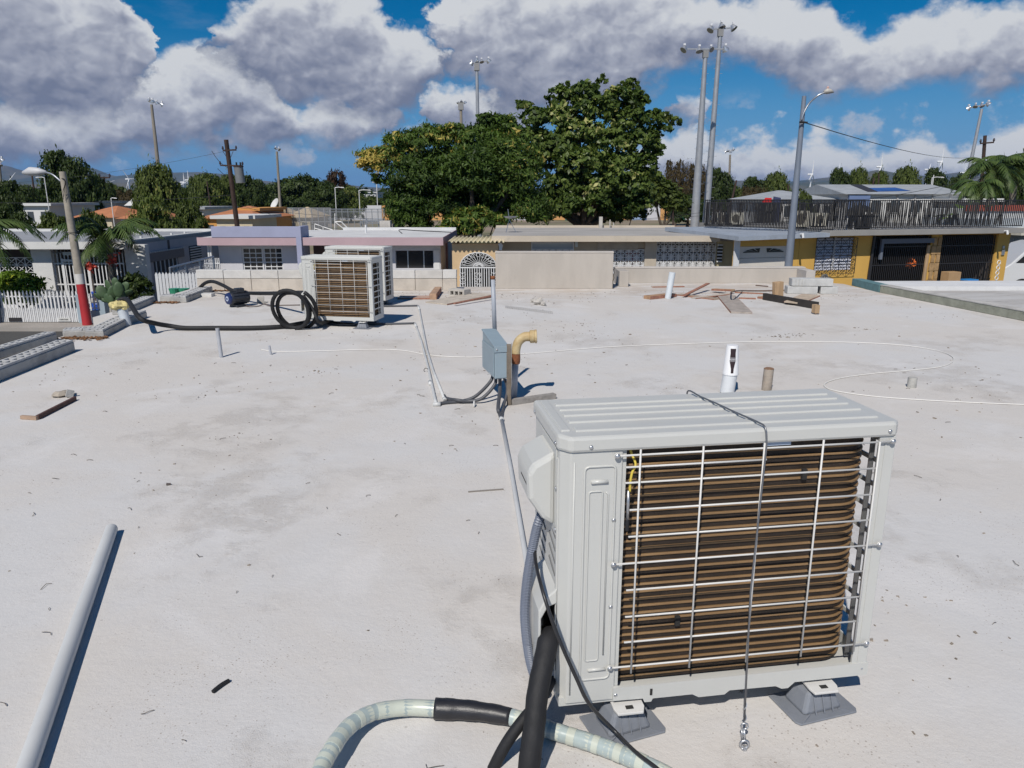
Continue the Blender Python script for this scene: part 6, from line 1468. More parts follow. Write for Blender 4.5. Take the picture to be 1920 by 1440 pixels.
    MB(Tv).prism([(2.1, 1.5), (2.1, 2.15), (5.1, 2.15), (5.1, 1.5)], -.006, .0, 'y').build('window', M_glass, k)
    for x in (.95, 4.5):
        c = Tv @ Vector((x, 0.08, .36)); MX = Matrix.Rotation(R(90), 3, 'X')
        w_ = MB().lathe([(.35, 0), (.36, .04), (.36, .18), (.35, .22)], c, 20, MX).build('wheel', mat('van_tyre', (.02, .02, .02), .8), k)
        MB().lathe([(.2, .22), (.2, .235), (.05, .23), (0, .23)], c, 14, MX).build('rim', M_galv, k)
        MB(Tv).tube([(x + .42 * math.cos(s), -.004, .36 + .42 * math.sin(s)) for s in np.linspace(0, math.pi, 12)], .045, 6).build('wheel_arch', M_dark, k)
    MB(Tv).box(-.16, -.06, .2, .6, .75, .95).build('headlight', M_galv, k)
    # far right neighbours
    f2 = FA(25.2, 38.0, R(10)); k = root('grey_house', 'grey white flat roofed house cut by the right picture edge above the van', 'house', (28, 39, GZ))
    f2.mb().box(.1, 9, 0, 6, GZ, -.301).build('wall', mat('mid_grey_wall', (.33, .33, .34), .9, var=.1), k)
    f2.mb().box(-.3, 9.3, -.8, 6.3, -.3, .0).build('roof_slab', mat('cream_fascia', (.60, .56, .47), .85, var=.1), k)
    f2.mb().box(-.3, 9.3, 1.2, 6.2, .001, .42).build('roof_step', mat('pale_blue_step', (.42, .46, .50), .85, var=.1), k)
    f2.mb().box(-.3, 9.3, 3.0, 6.1, .421, .92).build('roof_step', mat('white_render', (.62, .62, .61)), k)
    f2.mb().box(-.35, 9.3, 2.9, 3.0, .80, 1.12).build('red_rim', mat('brick_red_trim', (.35, .08, .05), .8), k)
yellow_house()
# ------------------------------------------------------------------ plants near the left house
LM_mango = leafmat('mango_leaves', (.020, .040, .010), (.105, .165, .032), (.52, .38, .10), .84)
LM_almond = leafmat('almond_leaves', (.022, .046, .012), (.145, .195, .048), (.50, .46, .19), .83, rough=.38)
LM_dark = leafmat('dark_leaves', (.016, .028, .010), (.075, .108, .028), (.17, .18, .06), .95)
LM_mid = leafmat('mid_leaves', (.028, .044, .012), (.130, .165, .040), (.26, .24, .08), .93)
LM_brown = leafmat('brownish_leaves', (.045, .036, .018), (.115, .085, .040), (.17, .12, .06), .93)
LM_red = leafmat('reddish_leaves', (.035, .022, .014), (.085, .050, .030), (.13, .065, .05), .93)
LM_lime = leafmat('croton_leaves', (.035, .065, .010), (.16, .24, .030), (.50, .42, .03), .80)
LM_palm = mat('palm_leaflets', (.028, .055, .014), .5, var=.4, vs=1.5, c2=(.075, .11, .028), spec=.25)
M_bark = mat('bark', (.11, .085, .065), .95, var=.35, vs=6, bump=.6, bs=20, stretch=(1, 1, .3))
M_barkg = mat('grey_bark', (.20, .18, .15), .95, var=.3, vs=6, bump=.5, bs=20, stretch=(1, 1, .3))

def lobe(px, py, rx, ry, Y, depth=None, tint=0.):
    c = A(px, py, Y); k = c.y / F / ray(px, py).y
    return (c, (rx * k, depth or (rx + ry) / 2 * k * .9, ry * k), tint)
def tree(name, label, lobes, base, n, size, lm, trunk=.3, group=None, seed=1, droop=.35, clump=.3, per=16, elong=2.4, fill=.25, bark=None, limbs=7, cat='tree'):
    base = Vector(base); r = root(name, label, cat, base, 0, group)
    leaf_mesh('crown', lobes, n, size, lm, r, droop, clump, per, elong, None, seed, fill, base)
    rr = random.Random(seed); big = sorted(lobes, key=lambda l: -l[1][0] * l[1][2])[:limbs]
    top = sum((l[0] for l in big), Vector()) / len(big)
    fork = base + Vector(((top.x - base.x) * .25, (top.y - base.y) * .25, (top.z - base.z) * .42))
    mb = MB(); mb.tube(catmull([base - Vector((0, 0, .2)), base + Vector((0, 0, .3)), base.lerp(fork, .6) + Vector((trunk * .4 * rr.uniform(-1, 1), 0, 0)), fork], 4), [trunk * (1.35 if i == 0 else 1.15 - .04 * i) for i in range(13)], 9)
    mb.build('trunk', bark or M_bark, r, smooth=True)
    for l in big:
        e = l[0] + Vector((rr.uniform(-.2, .2) * l[1][0], 0, l[1][2] * .2)); m_ = fork.lerp(e, .5) + Vector((rr.uniform(-.3, .3), rr.uniform(-.3, .3), -.1 * (e - fork).length))
        pts = catmull([fork - Vector((0, 0, .15)), m_, e], 5)
        MB().tube(pts, [trunk * .62 * (1 - .82 * i / len(pts)) for i in range(len(pts))], 6).build('limb', bark or M_bark, r, smooth=True)
    return r
def palm(label, base, top, nf, L, leaf, seed, lean=(0, 0), droop=1.7, w=.05, crownshaft=True, tr=.12, name='palm_tree', emax=1.3):
    rr = np.random.default_rng(seed); base = Vector(base); top = Vector(top); r = root(name, label, 'palm tree', base)
    pts = catmull([base, base.lerp(top, .5) + Vector((.08, 0, 0)), top], 5)
    MB().tube(pts, [tr * (1.2 - .4 * i / len(pts)) for i in range(len(pts))], 8).build('trunk', M_barkg, r, smooth=True)
    if crownshaft: MB().tube([top - Vector((0, 0, .5)), top + Vector((0, 0, .15))], [tr * .95, tr * .6], 8).build('crownshaft', mat('crownshaft_green', (.14, .19, .05), .5), r, smooth=True)
    for i in range(nf):
        a = i * 2.399 + rr.uniform(-.2, .2); e = rr.uniform(.1, emax)
        d = Vector((math.cos(a), math.sin(a), e)); mb = MB(); palm_frond(mb, top, d, L * rr.uniform(.8, 1.05), droop + rr.uniform(-.3, .5), 22, leaf, w, rr=rr)
        mb.build('frond', LM_palm, r)
    return r
def yard_plants():
    b = A(205, 560, 26.8); b.z = GZ
    t = A(203, 447, 26.8)
    palm('feathery palm with drooping fronds between the lamp pole and the white house', b, t, 24, 2.0, .62, 4, droop=2.1, w=.06, emax=2.2)
    b2 = A(-60, 470, 25); t2 = A(-38, 432, 25)
    palm('palm whose fronds hang into the picture from the left edge', (b2.x, 25, GZ), t2, 13, 2.1, .6, 9, droop=1.9, w=.06)
    c = A(40, 535, 27.2)
    tree('croton_bush', 'yellow green croton bush in front of the lattice porch at the left', [lobe(30, 532, 26, 22, 27.2), lobe(58, 538, 22, 20, 27.0), lobe(5, 535, 22, 18, 27.2, tint=.2), lobe(40, 560, 30, 15, 27)], (c.x, 27.2, GZ), 2600, .20, LM_lime, .05, seed=5, per=12, clump=.4, limbs=4, cat='bush', elong=2.2)
    c = A(262, 535, 27.0)
    tree('dark_shrub', 'dark green shrub at the foot of the lavender side wall behind the prickly pear', [lobe(250, 540, 22, 26, 26.6), lobe(268, 548, 18, 20, 26.2), lobe(238, 555, 20, 16, 26)], (c.x, 26.5, GZ), 2200, .16, LM_dark, .05, seed=6, limbs=3, cat='bush')
    # red flowers on the palm stem: a bromeliad like bunch
    c = A(211, 487, 26.5); k = root('flowering_shrub', 'tall stem with red flowers in front of the barred porch', 'plant', (c.x, 26.5, GZ))
    MB().tube([Vector((c.x, 26.5, GZ)), c], .03, 5).build('stem', M_bark, k)
    rr = np.random.default_rng(3)
    for q, s in ((c, .2), (A(170, 500, 26.5), .13)):
        mb = MB()
        for i in range(40): mb.obox(q + Vector(rr.normal(size=3)) * s * .5, (.09, .07, .012), tuple(rr.uniform(0, 3, 3)))
        mb.build('flower_head', mat('red_petals', (.55, .06, .035), .6, var=.3, vs=9), k)
    MB().tube([Vector((A(170, 500, 26.5).x, 26.5, GZ)), A(170, 500, 26.5)], .025, 5).build('stem', M_bark, k)
    # prickly pear
    c = A(222, 560, 18); k = root('prickly_pear', 'prickly pear cactus with flat green pads behind the yellow rag', 'cactus', (c.x, 18, GZ))
    cm = mat('cactus_green', (.055, .10, .04), .6, var=.25, vs=8); rr = np.random.default_rng(7)
    MB().tube([Vector((c.x, 18, GZ)), Vector((c.x, 18, A(222, 566, 18).z))], .08, 8).build('stem', cm, k)
    for px, py, rw, rh, an in ((191, 547, 10, 13, -30), (203, 536, 8, 12, -15), (211, 549, 9, 14, 10), (222, 543, 9, 15, 5), (233, 539, 8, 13, 40), (228, 556, 10, 12, 20), (204, 560, 9, 11, -40), (216, 530, 7, 10, 0), (196, 559, 8, 10, -55), (240, 549, 6, 10, 60), (222, 568, 10, 12, 0), (183, 556, 7, 9, -50)):
        q = A(px, py, 18 + rr.uniform(-.3, .3)); kk = 18 / F; M = Matrix.Rotation(R(an), 3, 'Y') @ Matrix.Rotation(rr.uniform(-.7, .7), 3, 'Z')
        V = []; n1, n2 = 12, 6
        for j in range(n2 + 1):
            ph = math.pi * j / n2
            for i in range(n1):
                th = 2 * math.pi * i / n1; V.append(q + M @ Vector((rw * kk * math.sin(ph) * math.cos(th), .028 * math.sin(ph) * math.sin(th), rh * kk * math.cos(ph) )))
        MB().add(V, [(j * n1 + i, j * n1 + (i + 1) % n1, (j + 1) * n1 + (i + 1) % n1, (j + 1) * n1 + i) for j in range(n2) for i in range(n1)]).build('pad', cm, k, smooth=True)
yard_plants()

# ------------------------------------------------------------------ the two great trees
def great_trees():
    Y = 41
    L = [lobe(694, 306, 27, 26, Y, tint=.46), lobe(722, 300, 30, 24, Y, tint=.40), lobe(712, 335, 14, 12, Y, tint=.2), lobe(752, 276, 32, 26, Y, tint=.26), lobe(805, 268, 40, 30, Y, tint=.10), lobe(848, 260, 38, 24, Y, tint=.16),  # upper lobes tinted lighter as painted sunlight; yellow on the left is flower colour
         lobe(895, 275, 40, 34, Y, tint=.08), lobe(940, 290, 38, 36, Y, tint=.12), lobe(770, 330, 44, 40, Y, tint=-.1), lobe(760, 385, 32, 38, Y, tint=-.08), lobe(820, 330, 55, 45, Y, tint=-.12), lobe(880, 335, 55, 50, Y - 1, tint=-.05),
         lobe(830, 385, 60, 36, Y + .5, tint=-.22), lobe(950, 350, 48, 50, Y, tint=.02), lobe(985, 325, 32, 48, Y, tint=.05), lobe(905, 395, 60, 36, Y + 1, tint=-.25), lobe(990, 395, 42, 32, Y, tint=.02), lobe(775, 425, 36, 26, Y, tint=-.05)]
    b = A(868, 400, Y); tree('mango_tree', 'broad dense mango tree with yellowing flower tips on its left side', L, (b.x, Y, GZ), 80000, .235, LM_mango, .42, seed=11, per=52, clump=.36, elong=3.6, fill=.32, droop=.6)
    L = [lobe(862, 412, 28, 17, 37.5, tint=.2), lobe(845, 430, 22, 14, 37.5, tint=.2), lobe(895, 408, 26, 16, 37.5, tint=.24), lobe(925, 416, 26, 14, 37.5, tint=.14), lobe(880, 432, 30, 12, 37.5, tint=.1)]
    b = A(885, 430, 37.5); tree('young_mango', 'small bright green mango sapling in front of the big dark crown', L, (b.x, 37.5, GZ), 4200, .30, LM_mango, .12, seed=12, per=22, clump=.5, elong=3.6, limbs=4)
    Y = 47
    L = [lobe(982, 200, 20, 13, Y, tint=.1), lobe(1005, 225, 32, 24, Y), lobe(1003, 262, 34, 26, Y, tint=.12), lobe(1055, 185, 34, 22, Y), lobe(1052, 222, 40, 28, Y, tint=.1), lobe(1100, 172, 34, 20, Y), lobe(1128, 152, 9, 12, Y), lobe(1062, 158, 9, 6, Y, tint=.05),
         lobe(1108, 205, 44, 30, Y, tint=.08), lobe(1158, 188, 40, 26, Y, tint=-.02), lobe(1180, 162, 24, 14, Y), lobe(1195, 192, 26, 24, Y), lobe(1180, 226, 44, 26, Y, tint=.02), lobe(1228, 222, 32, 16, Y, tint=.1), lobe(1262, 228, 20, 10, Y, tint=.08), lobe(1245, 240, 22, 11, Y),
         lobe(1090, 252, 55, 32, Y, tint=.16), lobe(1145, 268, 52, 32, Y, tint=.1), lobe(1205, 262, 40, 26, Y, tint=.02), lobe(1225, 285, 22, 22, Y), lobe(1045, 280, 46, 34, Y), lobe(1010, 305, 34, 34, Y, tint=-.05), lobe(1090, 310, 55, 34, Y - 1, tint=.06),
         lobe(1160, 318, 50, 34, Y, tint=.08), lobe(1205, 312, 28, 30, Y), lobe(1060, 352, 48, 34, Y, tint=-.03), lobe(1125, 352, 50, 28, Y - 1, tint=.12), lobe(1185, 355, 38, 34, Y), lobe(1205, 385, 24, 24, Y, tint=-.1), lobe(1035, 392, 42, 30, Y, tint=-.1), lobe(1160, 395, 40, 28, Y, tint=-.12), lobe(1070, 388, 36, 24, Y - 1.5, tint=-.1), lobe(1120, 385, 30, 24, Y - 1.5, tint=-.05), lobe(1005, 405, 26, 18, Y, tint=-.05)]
    L = [(c, (r3[0] * .86, r3[1] * .86, r3[2] * .84), t) for c, r3, t in L]
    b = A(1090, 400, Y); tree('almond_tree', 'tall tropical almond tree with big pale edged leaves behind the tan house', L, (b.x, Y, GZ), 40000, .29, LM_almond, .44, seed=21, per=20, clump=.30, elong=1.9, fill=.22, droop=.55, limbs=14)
    Y = 44
    L = [lobe(912, 225, 20, 12, Y, tint=-.1), lobe(930, 232, 24, 14, Y, tint=-.05), lobe(955, 240, 20, 20, Y, tint=.15), lobe(968, 262, 20, 24, Y, tint=.1), lobe(905, 240, 14, 10, Y), lobe(935, 255, 26, 16, Y, tint=-.05)]
    b = A(940, 400, Y); tree('thin_tree', 'thin brownish tree rising between the mango and the almond', L, (b.x, Y, GZ), 3400, .30, LM_mango, .16, seed=23, per=14, clump=.5, elong=3, limbs=5)
    c = A(1225, 400, 50); tree('dark_bush', 'dark green bush right of the almond trunk behind the tan roof', [lobe(1150, 405, 34, 14, 50), lobe(1190, 400, 24, 16, 50), lobe(1118, 412, 20, 8, 50)], (A(1160, 420, 50).x, 50, GZ), 2600, .3, LM_dark, .1, seed=24, limbs=3, cat='bush')
    tree('round_tree', 'mid green tree at the right shoulder of the almond tree', [lobe(1238, 368, 30, 26, 62), lobe(1262, 382, 26, 20, 62), lobe(1225, 345, 20, 22, 62)], (A(1245, 390, 62).x, 62, GZ), 4200, .42, LM_mid, .2, seed=25, limbs=4)
great_trees()

# ------------------------------------------------------------------ tree belts farther off
def kinds():
    K = {}
    def mk(key, lobes, n, size, lm, seed, elong=1.8, per=34, clump=.40):
        L = [(Vector(c), rr_, t) for c, rr_, t in lobes]
        K[key] = (leaf_mesh('crown_' + key, L, n, size, lm, None, .3, clump, per, elong, None, seed, .25).data, key)
        o = bpy.data.objects['crown_' + key]; bpy.data.objects.remove(o)
    mk('round', [((0, 0, .62), (.7, .7, .36), 0), ((-.45, 0, .5), (.5, .5, .27), -.05), ((.5, .1, .52), (.48, .5, .28), .05), ((0, -.2, .38), (.8, .7, .22), -.1), ((.22, 0, .80), (.5, .5, .19), .08), ((-.3, .1, .78), (.48, .5, .18), .02)], 11000, .072, LM_mid, 31)
    mk('wide', [((-.55, 0, .55), (.42, .5, .30), 0), ((0, 0, .68), (.5, .5, .30), 0), ((.5, 0, .58), (.46, .5, .3), 0), ((0, -.2, .32), (.95, .6, .24), -.1), ((.2, 0, .86), (.3, .3, .13), 0), ((-.35, 0, .8), (.3, .3, .13), .03)], 11000, .068, LM_dark, 32)
    mk('lumpy', [((-.4, 0, .45), (.45, .5, .26), 0), ((.1, 0, .55), (.42, .5, .3), 0), ((.5, 0, .42), (.42, .45, .26), 0), ((-.15, 0, .8), (.3, .35, .18), .05), ((.28, .1, .78), (.24, .3, .16), -.05), ((-.5, .1, .68), (.22, .3, .15), .05), ((0, -.2, .25), (.85, .6, .2), -.1)], 11000, .070, LM_mid, 33)
    mk('brown', [((-.45, 0, .6), (.38, .4, .34), 0), ((.05, 0, .68), (.36, .4, .30), 0), ((.5, 0, .55), (.4, .4, .36), 0), ((-.1, -.2, .35), (.8, .6, .28), -.05), ((-.55, 0, .86), (.18, .2, .14), .05), ((.0, 0, .92), (.2, .2, .1), .05)], 9000, .07, LM_brown, 34, elong=3., per=40)
    mk('dark', [((-.3, 0, .7), (.45, .5, .27), 0), ((.25, 0, .58), (.55, .5, .30), 0), ((-.1, -.2, .4), (.75, .6, .28), -.05), ((-.2, 0, .88), (.3, .3, .12), 0), ((.6, 0, .42), (.35, .4, .2), 0)], 11000, .068, LM_dark, 35)
    mk('red', [((0, 0, .75), (.5, .5, .25), 0), ((-.4, 0, .5), (.45, .45, .26), 0), ((.4, 0, .48), (.5, .5, .26), 0), ((0, -.1, .25), (.8, .6, .2), -.05)], 8000, .075, LM_red, 36)
    mk('olive', [((0, 0, .72), (.5, .5, .27), .25), ((-.45, 0, .5), (.4, .45, .26), .2), ((.45, 0, .48), (.48, .5, .26), .2), ((0, -.2, .25), (.8, .6, .2), .1)], 8000, .075, LM_mid, 37)
    mb = MB(); mb.tube([(0, 0, -.03), (.01, 0, .2), (0, 0, .45), (.02, 0, .7)], [.075, .055, .04, .015], 7)
    for a in (0, 2, 4): mb.tube([(0, 0, .3), (.25 * math.cos(a), .25 * math.sin(a), .5), (.45 * math.cos(a), .45 * math.sin(a), .62)], [.03, .02, .008], 5)
    t = mb.build('trunk_shape', M_bark, origin=(0, 0, 0)); K['trunk'] = t.data; bpy.data.objects.remove(t)
    return K
K = kinds()
def far_tree(px, ytop, hw, Y, kind, label, rot=None, group='trees beyond the houses', name='tree', bot=None):
    t = A(px, ytop, Y); k = t.y / F / ray(px, ytop).y; w = hw * k; h = t.z - GZ
    r = root(name, label, 'tree', (t.x, Y, GZ), rot if rot is not None else random.uniform(0, .5), group); r.scale = (w / .92, w / .92, h / .98)
    c = bpy.data.objects.new('crown', K[kind][0]); COL.objects.link(c); c.parent = r
    q = bpy.data.objects.new('trunk', K['trunk']); COL.objects.link(q); q.parent = r
    return r
def belts():
    far_tree(120, 288, 56, 88, 'dark', 'tallest dark tree at the far left, behind the street lamp head', rot=.0)
    far_tree(175, 332, 34, 96, 'wide', 'dark tree sloping off right of the tallest left tree')
    far_tree(30, 342, 40, 80, 'dark', 'dark tree at the left edge under the wind turbine')
    far_tree(-10, 352, 40, 60, 'wide', 'dark tree cut by the left picture edge')
    far_tree(20, 392, 45, 42, 'dark', 'low dark tree just over the white house roof at the left edge', name='low_tree')
    far_tree(95, 398, 38, 42, 'lumpy', 'low green tree over the white house roof left of the lamp pole', name='low_tree')
    far_tree(170, 394, 40, 40, 'lumpy', 'low green tree over the white house roof right of the lamp pole', name='low_tree')
    far_tree(212, 345, 30, 130, 'lumpy', 'distant green tree between the big left tree and the floodlit pole tree')
    far_tree(240, 358, 30, 120, 'brown', 'brownish low tree left of the tall wooden floodlight pole')
    far_tree(288, 312, 43, 78, 'round', 'round green tree right behind the wooden floodlight pole')
    far_tree(282, 372, 50, 46, 'olive', 'yellow green bushy tree over the orange roofs by the wooden pole', name='bushy_tree')
    far_tree(352, 376, 34, 58, 'lumpy', 'small green tree left of the orange tiled house', name='bushy_tree')
    far_tree(335, 350, 30, 120, 'dark', 'dark tree filling the gap right of the round green tree')
    far_tree(384, 329, 38, 118, 'round', 'rounded green tree left of the transformer pole')
    far_tree(428, 330, 26, 125, 'round', 'green tree directly behind the transformer pole')
    far_tree(470, 332, 34, 122, 'dark', 'dark tree just right of the transformer pole')
    far_tree(520, 345, 34, 140, 'wide', 'low dark tree behind the slim floodlight mast')
    far_tree(565, 332, 62, 135, 'wide', 'broad dome shaped dark tree right of the slim floodlight mast', rot=0)
    far_tree(610, 350, 40, 130, 'wide', 'dark tree merging into the right flank of the dome shaped tree')
    far_tree(630, 323, 30, 150, 'red', 'dark reddish tree standing above its neighbours left of the mango')
    far_tree(655, 352, 30, 138, 'olive', 'olive coloured tree below the dark reddish tree')
    far_tree(700, 368, 34, 160, 'lumpy', 'low far tree under the hanging left branch of the mango')
    far_tree(745, 360, 30, 150, 'dark', 'dark far tree partly hidden by the mango trunk side')
    # right belt
    far_tree(1272, 305, 30, 120, 'brown', 'brown feathery tree left of the two tall floodlight poles', rot=0)
    far_tree(1312, 312, 26, 122, 'brown', 'brown feathery tree right behind the two tall floodlight poles', rot=.3)
    far_tree(1350, 318, 34, 128, 'dark', 'dark tree just right of the two tall floodlight poles')
    far_tree(1292, 368, 44, 110, 'wide', 'low dark green tree below the brown feathery trees')
    far_tree(1380, 348, 32, 135, 'lumpy', 'bushy tree behind the slim lamp mast with the leaning pole')
    far_tree(1418, 334, 30, 140, 'dark', 'dark tree left of the flat grey roofed white house')
    far_tree(1458, 326, 28, 138, 'round', 'rounded green tree above the left end of the gabled white house')
    far_tree(1415, 352, 30, 118, 'brown', 'brown bush like tree below the dark tree near the red panel')
    far_tree(1530, 352, 34, 150, 'olive', 'flat olive tree above the gabled white house')
    far_tree(1578, 318, 27, 128, 'dark', 'dark tree above the gap between the two white houses, left one')
    far_tree(1612, 318, 22, 132, 'round', 'green tree above the gap between the two white houses, right one')
    far_tree(1600, 345, 40, 140, 'wide', 'low dark tree at the left end of the blue tarpaulin roof')
    far_tree(1652, 325, 22, 130, 'round', 'green tree under the middle wind turbine of the right group')
    far_tree(1703, 316, 30, 128, 'round', 'largest round tree above the blue tarpaulin roof')
    far_tree(1757, 318, 28, 130, 'dark', 'dark tree above the right part of the tarpaulin roof')
    far_tree(1800, 330, 26, 140, 'wide', 'dark tree left of the palms at the right edge')
    far_tree(1510, 358, 26, 62, 'lumpy', 'small dark tree in front of the gabled white house', name='low_tree')
    far_tree(1880, 305, 40, 64, 'dark', 'dark tree behind the palms at the right picture edge')
    far_tree(1925, 285, 34, 60, 'wide', 'dark tree cut by the right picture edge')
    # a wood far off that reads as one mass
    rr = np.random.default_rng(77); L = []
    for i in range(120):
        x = -260 + 520 * i / 119 + rr.uniform(-3, 3); Y = rr.uniform(185, 300); h = rr.uniform(3.5, 6.)
        x *= Y / 250 * .95; w = rr.uniform(6, 12)
        L.append((Vector((x, Y, GZ + h * .5)), (w, w * .7, h * .62), rr.uniform(-.15, .15)))
    o = leaf_mesh('far_wood', L, 60000, 1.5, LM_dark, None, .3, .5, 10, 1.6, None, 5, .2)
    o['kind'] = 'stuff'
    L = []
    for i in range(110):
        Y = rr.uniform(420, 900); x = rr.uniform(-.72, .72) * Y; h = rr.uniform(4.5, 8); w = rr.uniform(20, 40)
        L.append((Vector((x, Y, GZ + h * .4)), (w, w * .6, h * .6), rr.uniform(-.1, .2)))
    o = leaf_mesh('distant_wood', L, 42000, 4.2, LM_dark, None, .3, .5, 10, 1.5, None, 6, .2); o['kind'] = 'stuff'
    # right palms
    b = A(1862, 330, 46); palm('tall shaggy palm left of the right edge beside the leaning utility pole', (b.x, 46, GZ), A(1862, 318, 46), 26, 2.5, .7, 14, droop=2.2, w=.08, tr=.18, emax=2.2)
    b = A(1838, 340, 44); palm('dry brownish palm in front of the leaning utility pole base', (b.x, 44, GZ), A(1836, 350, 44), 22, 1.8, .6, 15, droop=2.6, w=.07, tr=.18, emax=1.8)
    b = A(1905, 320, 48); palm('palm cut by the right picture edge above the grey house', (b.x, 48, GZ), A(1905, 318, 48), 26, 2.9, .8, 16, droop=2.1, w=.09, tr=.2, emax=2.2)
    k = root('banana_plant', 'bright green banana plant over the right end of the black railing', 'plant', (A(1825, 380, 42).x, 42, GZ)); rj = np.random.default_rng(5)
    bm_ = mat('banana_leaf', (.12, .19, .035), .5, var=.3, vs=2)
    for i in range(8):
        s = Vector((A(1822, 380, 42).x, 42, -.2)); a = i * .8; d = Vector((math.cos(a) * .7, math.sin(a) * .4, 1)).normalized(); pts = []
        p = s.copy()
        for j in range(8): p = p + d * .26; d = (d + Vector((math.cos(a) * .1, 0, -.2))).normalized(); pts.append(p.copy())
        mb = MB(); V = []
        for j, q in enumerate(pts):
            w_ = .22 * math.sin(math.pi * (j + .6) / 8.6); sd_ = Vector((-math.sin(a), math.cos(a), 0)); V += [q - sd_ * w_ + Vector((0, 0, .05)), q, q + sd_ * w_ + Vector((0, 0, .05))]
        mb.add(V, [f_ for j in range(7) for f_ in ((j * 3, j * 3 + 1, j * 3 + 4, j * 3 + 3), (j * 3 + 1, j * 3 + 2, j * 3 + 5, j * 3 + 4))]); mb.build('leaf', bm_, k)
    MB().tube([Vector((A(1822, 380, 42).x, 42, GZ)), Vector((A(1822, 380, 42).x, 42, -.1))], .12, 8).build('stem', bm_, k)
belts()

# ------------------------------------------------------------------ poles, lamps, wires, turbines
M_pole = mat('galvanised_pole', (.40, .41, .43), .42, metal=.35, var=.12, vs=2)
M_polew = mat('weathered_wood_pole', (.27, .24, .20), .9, var=.2, vs=3, stretch=(1, 1, .2))
M_refl = mat('lamp_reflector', (.62, .63, .65), .3, metal=.7)
M_refld = mat('lamp_glass_pale', (.30, .32, .35), .15, metal=.5)
def flood(mb_parent, c, d, s, k=0):
    """bell shaped floodlight with its ballast on top"""
    M = Vector(d).normalized().to_track_quat('Z', 'Y').to_matrix()
    o = MB().lathe([(.10 * s, -.30 * s), (.16 * s, -.16 * s), (.30 * s, .02 * s), (.34 * s, .16 * s), (.30 * s, .165 * s)], c, 14, M).build('floodlight', M_refl, mb_parent, smooth='auto')
    MB().lathe([(.30 * s, .166 * s), (.29 * s, .175 * s), (0, .175 * s)], c, 14, M).build('lens', M_refld, o)
    MB().box(c.x - .10 * s, c.x + .10 * s, c.y - .1 * s, c.y + .1 * s, c.z + .30 * s, c.z + .48 * s).build('ballast', mat('ballast_white', (.66, .66, .68), .4), o)
    return o
def mast(label, top, bottom, Y, rpx0, rpx1, m, heads, group, bx=True, ytop2=None, name='floodlight_pole'):
    a = A(*top, Y); b = A(bottom[0], bottom[1], Y); d = (b - a); b = a + d * ((GZ - a.z) / d.z)
    r = root(name, label, 'floodlight pole', b, 0, group); kx = Y / F
    n = 6
    MB().tube([b.lerp(a, i / n) for i in range(n + 1)], [kx * (rpx1 + (rpx0 - rpx1) * i / n) for i in range(n + 1)], 12).build('pole_shaft', m, r, smooth='auto')
    for (px, py, dx, dz, s) in heads:
        c = A(px, py, Y - .05); flood(r, c, (dx, -.35 if int(px) % 2 else .45, dz - .45), s * kx)
    xs = [h[0] for h in heads]; i0, i1 = xs.index(min(xs)), xs.index(max(xs))
    if len(heads) > 1: MB().bar(A(heads[i0][0], heads[i0][1], Y + .1), A(heads[i1][0], heads[i1][1], Y + .1), kx * 2.2, kx * 2.2).build('cross_arm', M_pole, r)
    if bx: MB().box(a.x - kx * 4.5, a.x + kx * 4.5, Y - kx * 4, Y + kx * 4, a.z - kx * 9, a.z + kx * 3).build('junction_box', mat('box_grey', (.24, .24, .24), .6), r)
    return r
